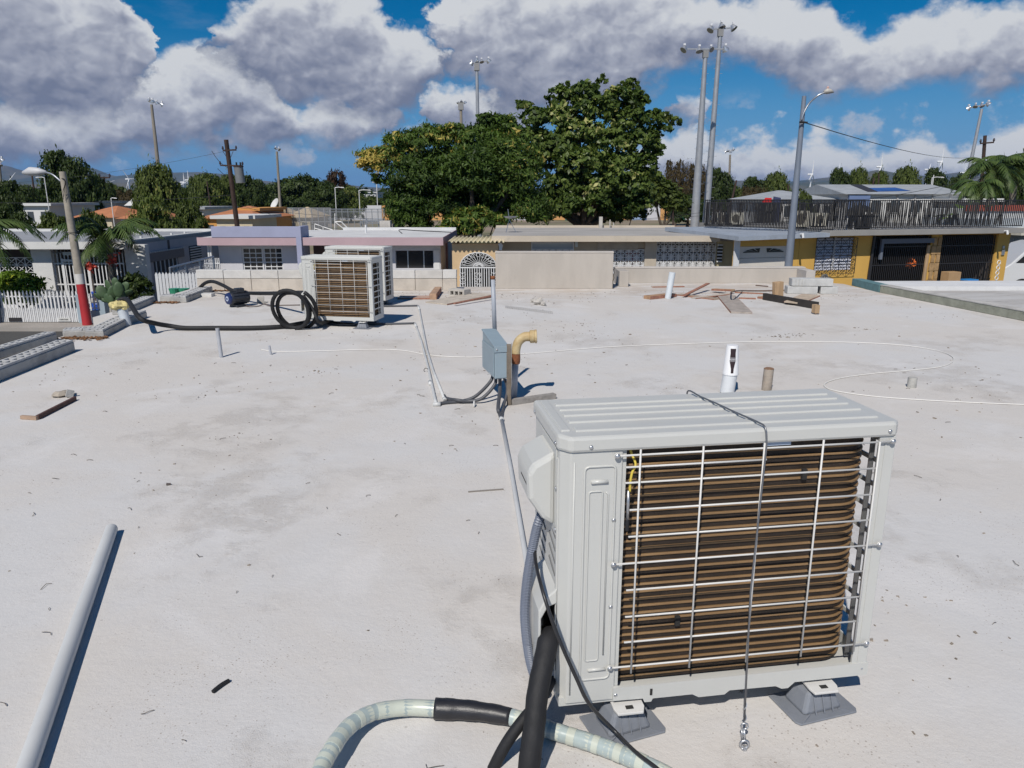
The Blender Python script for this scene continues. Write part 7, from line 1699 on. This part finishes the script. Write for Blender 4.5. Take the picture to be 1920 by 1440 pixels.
def poles():
    g = 'floodlight poles round the ball field'
    s1 = 19
    r = mast('tall steel floodlight pole with four lamps, shorter and nearer of the tall pair', (1323, 98), (1302, 430), 78, 3.6, 8.2, M_pole, [(1283, 92, -.7, -.4, s1), (1311, 94, .1, -.5, s1), (1333, 92, .2, .2, s1 * .8), (1360, 92, .6, -.5, s1)], g)
    r2 = mast('tallest steel floodlight pole with three lamps, right one of the tall pair', (1351, 58), (1325, 395), 84, 3.4, 6.6, M_pole, [(1333, 55, -.6, -.5, s1), (1353, 49, .2, -.4, s1), (1375, 52, .6, -.4, s1)], g)
    for rr_, (x0, y0, x1, y1, Y) in ((r, (1323, 110, 1302, 420, 78)), (r2, (1351, 70, 1326, 390, 84))):
        for i in range(34):
            t = i / 33; q = A(x0 + (x1 - x0) * t, y0 + (y1 - y0) * t, Y); k = 1 if i % 2 else -1; w = Y / F * (4.5 + 4 * t)
            MB().bar(q + Vector((k * w * .6, 0, 0)), q + Vector((k * (w + Y / F * 2.5), 0, 0)), .03, .03).build('climbing_rung', M_pole, rr_)
    mast('tall steel floodlight pole above the mango tree, left of the almond', (894, 122), (897, 300), 86, 2.6, 4.6, M_pole, [(884, 119, -.7, -.4, 12), (894, 112, -.2, -.2, 12), (903, 115, .2, -.4, 12), (916, 114, .6, -.3, 14)], g)
    mast('short brown floodlight pole poking out behind the mango crown', (864, 196), (866, 300), 120, 2.4, 3.4, M_polew, [(859, 193, -.5, -.4, 8), (865, 190, 0, -.3, 8), (872, 192, .5, -.4, 9)], g)
    mast('weathered wooden floodlight pole with four lamps on the left', (284, 196), (303, 372), 92, 2.3, 4.8, M_polew, [(280, 188, -.6, -.2, 10), (286, 190, -.1, -.3, 12), (294, 193, .3, -.3, 10), (304, 196, .7, -.2, 12)], g, False)
    mast('slim grey floodlight mast with one double lamp before the dome shaped tree', (519, 284), (526, 395), 112, 1.9, 2.8, M_polew, [(517, 278, -.3, -.3, 8), (523, 280, .8, -.2, 9)], g, False)
    mast('small distant floodlight pole with four lamps right of the tall pair', (1369, 290), (1366, 380), 150, 1.8, 2.4, M_polew, [(1360, 285, -.5, -.3, 7), (1365, 283, 0, -.3, 7), (1370, 285, .2, -.3, 7), (1375, 281, .6, -.2, 8)], g, False)
    mast('floodlight pole with four bright lamps at the right edge above the palms', (1841, 204), (1812, 345), 88, 2.4, 4.2, M_pole, [(1816, 203, -.6, -.2, 14), (1829, 199, -.3, -.3, 12), (1841, 198, .1, -.2, 13), (1853, 195, .6, -.1, 14)], g, False)
    mast('floodlight cluster cut by the left picture edge above the dark tree', (-2, 300), (6, 400), 90, 2.2, 3.2, M_polew, [(-8, 296, -.3, -.3, 12), (4, 300, .5, -.3, 13), (1, 309, .3, -.4, 11)], g, False)
    # grey street lamp on the right
    a = A(1508, 180, 24.6); b = A(1479, 492, 24.6); d = b - a; b = a + d * ((GZ - a.z) / d.z)
    r = root('street_lamp', 'grey steel street lamp pole with a curved arm in front of the yellow garage', 'street lamp', b); m = mat('street_pole_grey', (.235, .265, .32), .45, metal=.2, var=.12, vs=1.5, ds=.15)
    MB().tube([b.lerp(a, i / 6) for i in range(7)], [.155 - .09 * i / 6 for i in range(7)], 12).build('pole_shaft', m, r, smooth='auto')
    arm = catmull([A(1503, 225, 24.5), A(1507, 212, 24.5), A(1518, 193, 24.5), A(1534, 179, 24.4), A(1548, 173, 24.4)], 6)
    MB().tube(arm, .028, 8).build('lamp_arm', M_galv, r, smooth=True)
    MB().tube([A(1545, 173, 24.4), A(1551, 171, 24.4), A(1557, 171, 24.4), A(1563, 173, 24.4)], [.05, .085, .07, .02], 10).build('lamp_head', mat('lamp_cream', (.45, .42, .38), .5), r, smooth=True)
    c = A(1552, 167, 24.4); MB().lathe([(.035, 0), (.04, .05), (.02, .08)], c, 8).build('photocell', mat('photocell_pink', (.55, .35, .3), .5), r)
    q = A(1505, 229, 24.45); MB().tube([q + Vector((-.1, 0, 0)), q, q + Vector((.14, -.05, -.02))], .03, 6).build('wire_clamp', M_black, r)
    # leaning pole far right, transformer pole left
    def upole(label, top, bot, Y, rp, arms, name='utility_pole'):
        a = A(*top, Y); b = A(*bot, Y); d = b - a; b = a + d * ((GZ - a.z) / d.z); kx = Y / F
        r = root(name, label, 'utility pole', b); mm = mat('creosote_pole', (.055, .032, .025), .9, var=.35, vs=2)
        MB().tube([b, a], [kx * (rp + .8), kx * rp], 9).build('pole_shaft', mm, r, smooth='auto')
        for (x0, y0, x1, y1) in arms:
            p, q = A(x0, y0, Y - .1), A(x1, y1, Y - .1); MB().bar(p, q, kx * 2.6, kx * 2.6).build('cross_arm', mm, r)
            for s in (p, q): MB().lathe([(kx * 1.2, 0), (kx * 2, kx * 2), (kx * 1.4, kx * 5), (kx * .5, kx * 6)], s + Vector((0, 0, kx * 1.4)), 8).build('insulator', mat('insulator_dark', (.05, .04, .05), .4), r)
        return r, kx
    r, kx = upole('dark wooden utility pole carrying a grey transformer can on the left', (424, 262), (445, 425), 56, 3.9, [(418, 282, 443, 281), (413, 310, 455, 311)])
    c0, c1 = A(447, 313, 55.4), A(451, 343, 55.4)
    MB().tube([c1, c0], kx * 8, 14).build('transformer_can', mat('transformer_grey', (.18, .19, .20), .5, var=.1), r, smooth='auto')
    MB().tube([c0, c0 + Vector((0, 0, kx * 2))], kx * 8.8, 14).build('can_lid', mat('creosote_pole', (.05, .03, .02)), r)
    for s in (-3, 4): MB().tube([c0 + Vector((s * kx, 0, kx * 2)), c0 + Vector((s * kx, 0, kx * 8))], kx * 1.6, 6).build('bushing', M_black, r)
    wr = mat('wire_dark', (.03, .03, .032), .5)
    for p, q, s in (((397, 283), (412, 304), 1), ((412, 304), (430, 316), 1), ((418, 284), (430, 300), 1), ((437, 284), (430, 300), 1), ((408, 316), (424, 330), 1)):
        MB().tube([A(*p, 55.9), A((p[0] + q[0]) / 2, (p[1] + q[1]) / 2 + s, 55.9), A(*q, 55.9)], kx * .5, 4).build('jumper_wire', wr, r)
    r, kx = upole('dark wooden utility pole leaning among the palms on the right', (1847, 254), (1838, 380), 52, 2.9, [(1838, 269, 1863, 267)])
    for lab, top, bot, Y, rp, arm in (('short far utility pole with a crossarm left of the round green tree', (195, 331), (202, 382), 120, 1.3, (187, 333, 206, 333)), ('thin far pole right of the left lamp head', (100, 324), (108, 402), 90, 1.4, (88, 324, 109, 323)),
                                      ('thin dark pole beside the far white building on the left', (60, 328), (68, 392), 90, 1.4, None), ('slim pole before the left edge of the mango', (1262, 366), (1262, 392), 90, 1.0, None), ('leaning slim pole beside the far floodlight pole', (1381, 338), (1370, 385), 110, 1.6, None), ('short bare pole left of the gabled white house tree', (1478, 345), (1477, 372), 80, 1.2, None),
                                      ('slim wooden pole in front of the blue gable end', (1639, 333), (1632, 378), 70, 1.6, None), ('slim pole just right of the pole at the blue gable', (1648, 325), (1646, 368), 74, 1.3, None), ('slim pole near the orange tiled house', (388, 340), (396, 395), 90, 1.1, None)):
        r, kx = upole(lab, top, bot, Y, rp, [arm] if arm else [], 'thin_pole')
    # white lamp standards round the court
    for i, (px, yt, yb, hx, Y, lab) in enumerate(((628, 352, 395, 640, 120, 'white court lamp standard right of the dome shaped tree'), (617, 345, 392, 610, 150, 'dim lamp standard just left of the white court lamp'), (673, 357, 400, 690, 110, 'white court post with a thin arm under the reddish tree'), (706, 342, 395, 703, 115, 'pale steel post standing left of the mango crown'), (1751, 328, 350, 1751, 100, 'stubby white post above the tarpaulin roof'), (1748, 333, 348, 1765, 98, 'small white lamp above the tarpaulin roof'), (83, 333, 420, 72, 60, 'thin white pole before the far white building, left'), (208, 372, 420, 214, 60, 'thin street lamp over the orange roofs on the left'))):
        a = A(px, yt, Y); kx = Y / F; r = root('lamp_standard', lab, 'lamp post', (a.x, Y, GZ)); MB().tube([Vector((a.x, Y, GZ)), a], kx * .75, 6).build('pole_shaft', M_gr_white, r)
        if hx != px: MB().tube([a, A((px + hx) / 2, yt - 1, Y), A(hx, yt - .5, Y)], kx * .7, 5).build('lamp_arm', M_gr_white, r); MB().tube([A(hx, yt - .5, Y), A(hx + (5 if hx > px else -5), yt, Y)], [kx * 1.1, kx * .8], 6).build('lamp_head', M_gr_white, r)
    def wire(pts, rpx, lab, sag=0.):
        P = [A(*p) for p in pts]
        if sag:
            a, b = P[0], P[-1]; P = [a.lerp(b, t) - Vector((0, 0, sag * 4 * t * (1 - t))) for t in np.linspace(0, 1, 16)]
        kx = sum(p.y for p in P) / len(P) / F; MB().tube(P, kx * rpx, 4).build('overhead_wire', wr, label=lab, cat='wire')
    wire([(1506, 229, 24.45), (1828, 294, 88)], .45, 'overhead wire from the grey street lamp to the right floodlight pole', .5)
    wire([(0, 352 - 7, 60), (425, 283, 56)], .25, 'upper faint wire running left from the transformer pole', .3)
    wire([(-20, 380, 50), (440, 365, 56)], .55, 'lower thick wire running left from the transformer pole across the trees', .2)
    wire([(452, 385, 56), (1000, 430, 44)], .35, 'service wire from the transformer pole towards the mango', 1.1)
    wire([(452, 390, 56), (1310, 405, 60)], .35, 'low wire crossing behind both big trees', .8)
    wire([(1000, 410, 58), (1330, 396, 60)], .35, 'thin wire in front of the coloured wall', .4)
    wire([(1570, 380, 46), (1845, 330, 52)], .55, 'black wire sagging over the tarpaulin roof to the leaning pole', .2)
    wire([(1640, 376, 46), (1845, 345, 52)], .55, 'second black wire sagging over the tarpaulin roof to the leaning pole', .3)
    # wind turbines
    tw = mat('turbine_white', (.74, .74, .74), .5)
    def turbine(px, hy, Y, ang, lab, br=1.):
        h = A(px, hy, Y); r = root('wind_turbine', lab, 'wind turbine', (h.x, Y, GZ), 0, 'wind turbines before the hills'); kx = Y / F
        MB().tube([Vector((h.x, Y, GZ)), h - Vector((0, 0, kx))], [kx * 1.9, kx * 1.15], 8).build('tower', tw, r, smooth='auto')
        MB().tube([h + Vector((-kx * 6, kx * 1, 0)), h + Vector((kx * 1.6, -kx, 0))], kx * 1.4, 8).build('nacelle', tw, r, smooth='auto')
        n_ = Vector((.80, -.60, 0)); s_ = Vector((.6, .8, 0)); hub = h + n_ * kx * 2.2
        for k in range(3):
            a = R(ang + 120 * k); d = s_ * math.sin(a) * .9 + Vector((0, 0, 1)) * math.cos(a)
            MB().tube([hub, hub + d * kx * 5 * br, hub + d * kx * 24 * br], [kx * .7, kx * 1.1, kx * .25], 5).build('blade', tw, r)
        MB().lathe([(kx * 1.2, -kx), (kx * 1.2, kx), (kx * .4, kx * 2)], hub, 8).build('hub', tw, r)
        return r
    turbine(1521, 327, 1900, 4, 'white wind turbine left of the right group, above the gabled house')
    turbine(1650, 313, 1750, 2, 'white wind turbine in the middle of the right group')
    turbine(1764, 303, 1600, 5, 'largest white wind turbine, above the round tree on the right')
    turbine(1807, 324, 3600, 0, 'tiny wind turbine right of the largest one', .7)
    turbine(1570, 320, 3800, 20, 'tiny wind turbine left of the dark tree group on the right', .6)
    turbine(1740, 318, 3900, 40, 'tiny wind turbine hidden behind the round tree on the right', .6)
    turbine(1228, 330, 1700, 0, 'wind turbine partly hidden by the right flank of the almond tree', .9)
    turbine(193, 346, 1800, -48, 'wind turbine with crossed blades left of the far utility pole')
    turbine(14, 342, 1700, 42, 'wind turbine at the left edge with a slanted blade')
    turbine(344, 342, 3000, 0, 'left small turbine of the pair right of the round green tree', .7)
    turbine(352, 338, 3000, 0, 'right small turbine of the pair right of the round green tree', .7)
    turbine(241, 336, 3600, -35, 'small wind turbine just left of the round green tree', .8)
poles()

# ------------------------------------------------------------------ houses and walls farther off
def house(label, x0, x1, ytop, Y, wall, roof, kind='flat', depth=9, rise=.9, wins=3, ov=.35, cat='house', name='house', wm=None, h=None):
    """walls with their own windows, and a flat, hipped or gabled roof"""
    a, b = A(x0, ytop, Y), A(x1, ytop, Y); z = a.z if kind == 'flat' else A(x0, ytop, Y + depth / 2).z; f = FA(a.x, Y); L = b.x - a.x
    r = root(name, label, cat, (a.x + L / 2, Y, GZ)); ze = z - (rise if kind != 'flat' else .25)
    f.mb().box(0, L, 0, depth, GZ, ze).build('wall', wall, r)
    if kind == 'flat': f.mb().box(-ov, L + ov, -ov, depth + ov, ze + .001, z).build('roof', roof, r)
    elif kind == 'hip':
        k = min(L, depth) * .46
        V = [(-ov, -ov, ze), (L + ov, -ov, ze), (L + ov, depth + ov, ze), (-ov, depth + ov, ze), (k, depth / 2, z), (L - k, depth / 2, z)]
        f.mb().add(V, [(0, 3, 2, 1), (0, 1, 5, 4), (1, 2, 5), (2, 3, 4, 5), (3, 0, 4)]).build('roof', roof, r)
    else:
        V = [(-ov, -ov, ze), (L + ov, -ov, ze), (L + ov, depth + ov, ze), (-ov, depth + ov, ze), (-ov, depth / 2, z), (L + ov, depth / 2, z)]
        f.mb().add(V, [(0, 3, 2, 1), (0, 1, 5, 4), (1, 2, 5), (2, 3, 4, 5), (3, 0, 4)]).build('roof', roof, r)
    for i in range(wins):
        u = L * (i + .5) / wins; w = min(1.3, L / wins * .45)
        f.mb().box(u - w / 2, u + w / 2, -.03, -.004, ze - 1.5, ze - .55).build('window', wm or mat('far_window', (.06, .07, .08), .3), r)
        f.mb().box(u - w / 2 - .06, u + w / 2 + .06, -.05, -.031, ze - 1.56, ze - 1.5).build('sill', M_gr_white, r)
    return r
def far_places():
    orange = mat('orange_tiles', (.50, .20, .09), .85, var=.2, vs=1.5, ds=.3, dc=(.3, .12, .06)); cream = mat('cream_wall', (.58, .50, .36), .9, var=.08, vs=.5)
    wht = mat('plain_white_wall', (.62, .62, .61), .9, var=.06, vs=.5); pale = mat('pale_grey_wall', (.47, .46, .46), .9, var=.1, vs=.5); org = mat('orange_wall', (.58, .29, .08), .85, var=.1, vs=.5)
    teal = mat('teal_wall', (.10, .38, .34), .85, var=.1, vs=.5); blue = mat('slate_blue_wall', (.14, .20, .36), .85, var=.1, vs=.5); rfg = mat('grey_sheet_roof', (.36, .38, .40), .7, var=.15, vs=.8, ds=.3)
    house('white block house above the low trees at the far left', 42, 92, 381, 74, wht, wht, 'flat', 8, wins=2)
    house('small orange tiled house right of the lamp pole', 136, 206, 386, 70, cream, orange, 'hip', 9, 1.0, wins=2)
    house('small orange tiled house further right over the palm', 224, 262, 391, 66, wht, orange, 'hip', 8, .8, wins=1)
    house('dark roofed low house behind the lamp pole', 132, 178, 377, 90, pale, rfg, 'flat', 8, wins=2)
    house('tiny white gabled house beside the round green tree', 238, 262, 367, 95, wht, wht, 'gable', 6, 1.2, wins=0)
    house('grey roofed low house behind the orange tiled one', 325, 380, 388, 80, wht, rfg, 'flat', 9, wins=3)
    house('large orange tiled house left of the transformer pole', 374, 470, 386, 66, org, orange, 'hip', 12, 1.0, wins=3)
    house('cream flat house with a dark door under the transformer pole', 405, 472, 404, 58, cream, wht, 'flat', 6, wins=3)
    house('orange block with a teal neighbour left of the court fence', 452, 482, 390, 70, org, org, 'flat', 8, wins=0)
    house('teal roofed shed behind the peaked cream roofs', 478, 510, 391, 90, teal, teal, 'flat', 8, wins=0, cat='shed', name='shed')
    house('cream house with a left peaked roof behind the court fence', 494, 534, 388, 84, cream, mat('cream_roof', (.62, .47, .28), .9, var=.1, vs=1), 'hip', 8, 1.1, wins=2)
    house('cream house with a right peaked roof behind the court fence', 536, 580, 388, 84, cream, MATS['cream_roof'], 'hip', 8, 1.1, wins=2)
    c = A(518, 384, 80); k = root('satellite_dish', 'white satellite dish over the peaked cream roofs', 'dish', c)
    MB().lathe([(.02, 0), (.35, .06), (.62, .22), (.64, .24), (.3, .1), (.02, .03)], c, 16, Vector((-.6, -.6, .5)).to_track_quat('Z', 'Y').to_matrix()).build('reflector', wht, k, smooth='auto'); MB().tube([c, Vector((c.x, c.y, -1))], .05, 5).build('mast', M_galv, k)
    house('white office block far behind under the mango branch', 664, 704, 360, 210, wht, wht, 'flat', 12, wins=5, cat='building', name='office_block')
    # houses on the right
    house('white house with a grey gabled roof left of the grey street lamp arm shadow', 1442, 1566, 357, 66, wht, rfg, 'hip', 11, .8, wins=5)
    bl = mat('blue_tarpaulin', (.03, .10, .33), .6, var=.25, vs=.8); 
    r = house('long white house with a blue tarpaulin over its grey roof on the right', 1592, 1812, 346, 64, wht, rfg, 'gable', 12, .88, wins=6)
    f = FA(A(1592, 346, 64).x, 64); z = A(1592, 346, 70).z; L = A(1812, 346, 64).x - f.o.x
    a0, a1 = L * .22, L * .62
    f.mb().add([(a0, 1.0, z - .88 + .88 * 1.35 / 6.35 + .02), (a1, 1.6, z - .88 + .88 * 1.95 / 6.35 + .02), (a1 - .4, 5.9, z - .03), (a0 + .6, 5.9, z - .03)], [(0, 1, 2, 3)]).build('tarpaulin', bl, r)
    f.mb().add([(a0 - .05, 1.0, z - .69 + .02), (a0 + .8, 1.0, z - .69 + .03), (a0 + 1.5, 5.8, z - .0), (a0 + .5, 5.8, z - .0)], [(0, 1, 2, 3)]).build('tarpaulin', mat('dark_tarp', (.03, .03, .04), .7), r)
    f.mb().box(0.02, L * .18, -.30, -.05, GZ, z - 1.0).build('blue_end_wall', blue, r)
    for i in range(4): f.mb().box(L * (.42 + .15 * i), L * (.42 + .15 * i) + .12, -.08, -.003, GZ, z - .9).build('pilaster', pale, r)
    house('low white house cut off behind the railing below the palms', 1812, 1870, 372, 60, pale, wht, 'flat', 8, wins=1)
    c = A(1437, 380, 62); k = root('red_panel', 'tilted red panel beside the gabled white house', 'panel', (c.x, 62, GZ)); MB(TR(c.x, 62, 0, 0)).prism([(-.5, GZ), (.25, GZ), (.4, 1.5), (-.1, 1.5), (-.5, .9)], 0, .08, 'y').build('panel_face', mat('signal_red', (.60, .02, .02), .5), k)
    MB(TR(c.x, 62, 0, 0)).prism([(.55, GZ), (1.15, GZ), (1.15, 1.5), (.6, 1.6)], 0, .2, 'y').build('panel_side', mat('navy_panel', (.04, .05, .12), .6), k)
    # long coloured wall beyond the field
    k = root('painted_wall', 'long low wall painted in blue white orange and green blocks behind the big trees', 'wall', (20, 150, GZ)); Y = 150
    cols = {'b': mat('wall_blue', (.13, .25, .55), .85, var=.2, vs=.3), 'w': mat('wall_white', (.55, .56, .60), .85, var=.12, vs=.3), 'o': mat('wall_orange', (.58, .31, .12), .85, var=.1, vs=.3), 'g': mat('wall_green', (.06, .36, .28), .85, var=.1, vs=.3), 'l': mat('wall_sky', (.30, .42, .62), .85, var=.1, vs=.3)}
    seq = [(560, 'w'), (716, 'o'), (742, 'w'), (800, 'o'), (900, 'b'), (960, 'w'), (1000, 'o'), (1060, 'g'), (1078, 'o'), (1098, 'b'), (1135, 'w'), (1150, 'o'), (1185, 'l'), (1205, 'b'), (1213, 'w'), (1238, 'o'), (1256, 'g'), (1285, 'w'), (1310, 'l'), (1335, 'w'), (1400, 'o'), (1440, 'b'), (1480, 'w')]
    for (x0, c), (x1, _) in zip(seq, seq[1:]):
        MB().box(A(x0, 400, Y).x + .04, A(x1, 400, Y).x - .04, Y, Y + .2, GZ, .05).build('painted_section', cols[c], k)
    house('long low pale school building behind the painted wall', 1196, 1440, 381, 165, wht, mat('school_roof', (.50, .47, .44), .85, var=.1, vs=.5), 'flat', 12, wins=14, cat='building', name='school_building')
    # court fence and steps on the left
    k = root('court_fence', 'tall grey wire fence round the ball court left of the mango tree', 'fence', (-20, 78, GZ))
    mg = mat('fence_grey', (.27, .28, .30), .6); zt = A(500, 390, 78).z
    xs = np.linspace(A(478, 400, 78).x, A(620, 400, 78).x, 13)
    for x in xs: MB().tube([Vector((x, 78, GZ)), Vector((x, 78, zt))], .06, 5).build('post', mg, k)
    for z in (zt, -.9): MB().bar((xs[0], 78, z), (xs[-1], 78, z), .06, .06).build('rail', mg, k)
    mb = MB()
    for i in range(180):
        x = xs[0] + (xs[-1] - xs[0]) * i / 179; mb.bar((x, 78, GZ), (x, 78, zt), .016, .016, up=Vector((1, 0, 0)))
    for i in range(26): z = GZ + (zt - GZ) * i / 25; mb.bar((xs[0], 78, z), (xs[-1], 78, z), .014, .014)
    mb.build('wire_mesh', mg, k)
    k = root('court_fence', 'farther pale wire fence of the ball court with open railings', 'fence', (-10, 100, GZ)); zt = A(660, 392, 100).z
    xs = np.linspace(A(585, 400, 100).x, A(720, 400, 100).x, 13)
    for x in xs: MB().tube([Vector((x, 100, GZ)), Vector((x, 100, zt))], .06, 5).build('post', mg, k)
    for z in (zt, -.3, -1.2): MB().bar((xs[0], 100, z), (xs[-1], 100, z), .08, .08).build('rail', M_galv, k)
    mb = MB()
    for i in range(110):
        x = xs[0] + (xs[-1] - xs[0]) * i / 109; mb.bar((x, 100, GZ), (x, 100, zt), .02, .02, up=Vector((1, 0, 0)))
    mb.build('wire_mesh', mg, k)
    k = root('stair_rail', 'white tubular stair railings on the court steps behind the lilac house', 'railing', (A(620, 420, 60).x, 60, GZ))
    for p, q in (((590, 420), (625, 432)), ((590, 428), (622, 437)), ((628, 416), (648, 432)), ((640, 416), (656, 432)), ((590, 420), (590, 436)), ((606, 425), (606, 438)), ((628, 400), (628, 436)), ((628, 416), (640, 416))): MB().tube([A(*p, 60), A(*q, 60)], .05, 5).build('rail_tube', M_gr_white, k)
    k = root('bleachers', 'small grey metal bleachers on the ball field left of the mango', 'bleachers', (A(690, 415, 75).x, 75, GZ))
    for i in range(4):
        z = A(690, 418 - i * 2.6, 75 + i).z; x0, x1 = A(672, 415, 75).x, A(712, 415, 75).x
        MB().box(x0, x1, 75 + i, 75.5 + i, z - .06, z).build('seat_plank', M_galv, k)
        for x in (x0 + .2, x1 - .2): MB().box(x, x + .08, 75.2 + i, 75.3 + i, GZ, z - .061).build('support', M_galv, k)
    c = A(725, 424, 38); MB().box(c.x - .3, c.x + .3, 38, 38.5, GZ, c.z + .1).build('brick_post', mat('grey_brown_block', (.28, .25, .22), .9, var=.2, vs=5), label='grey brown masonry post behind the lilac house roof', cat='post')
far_places()
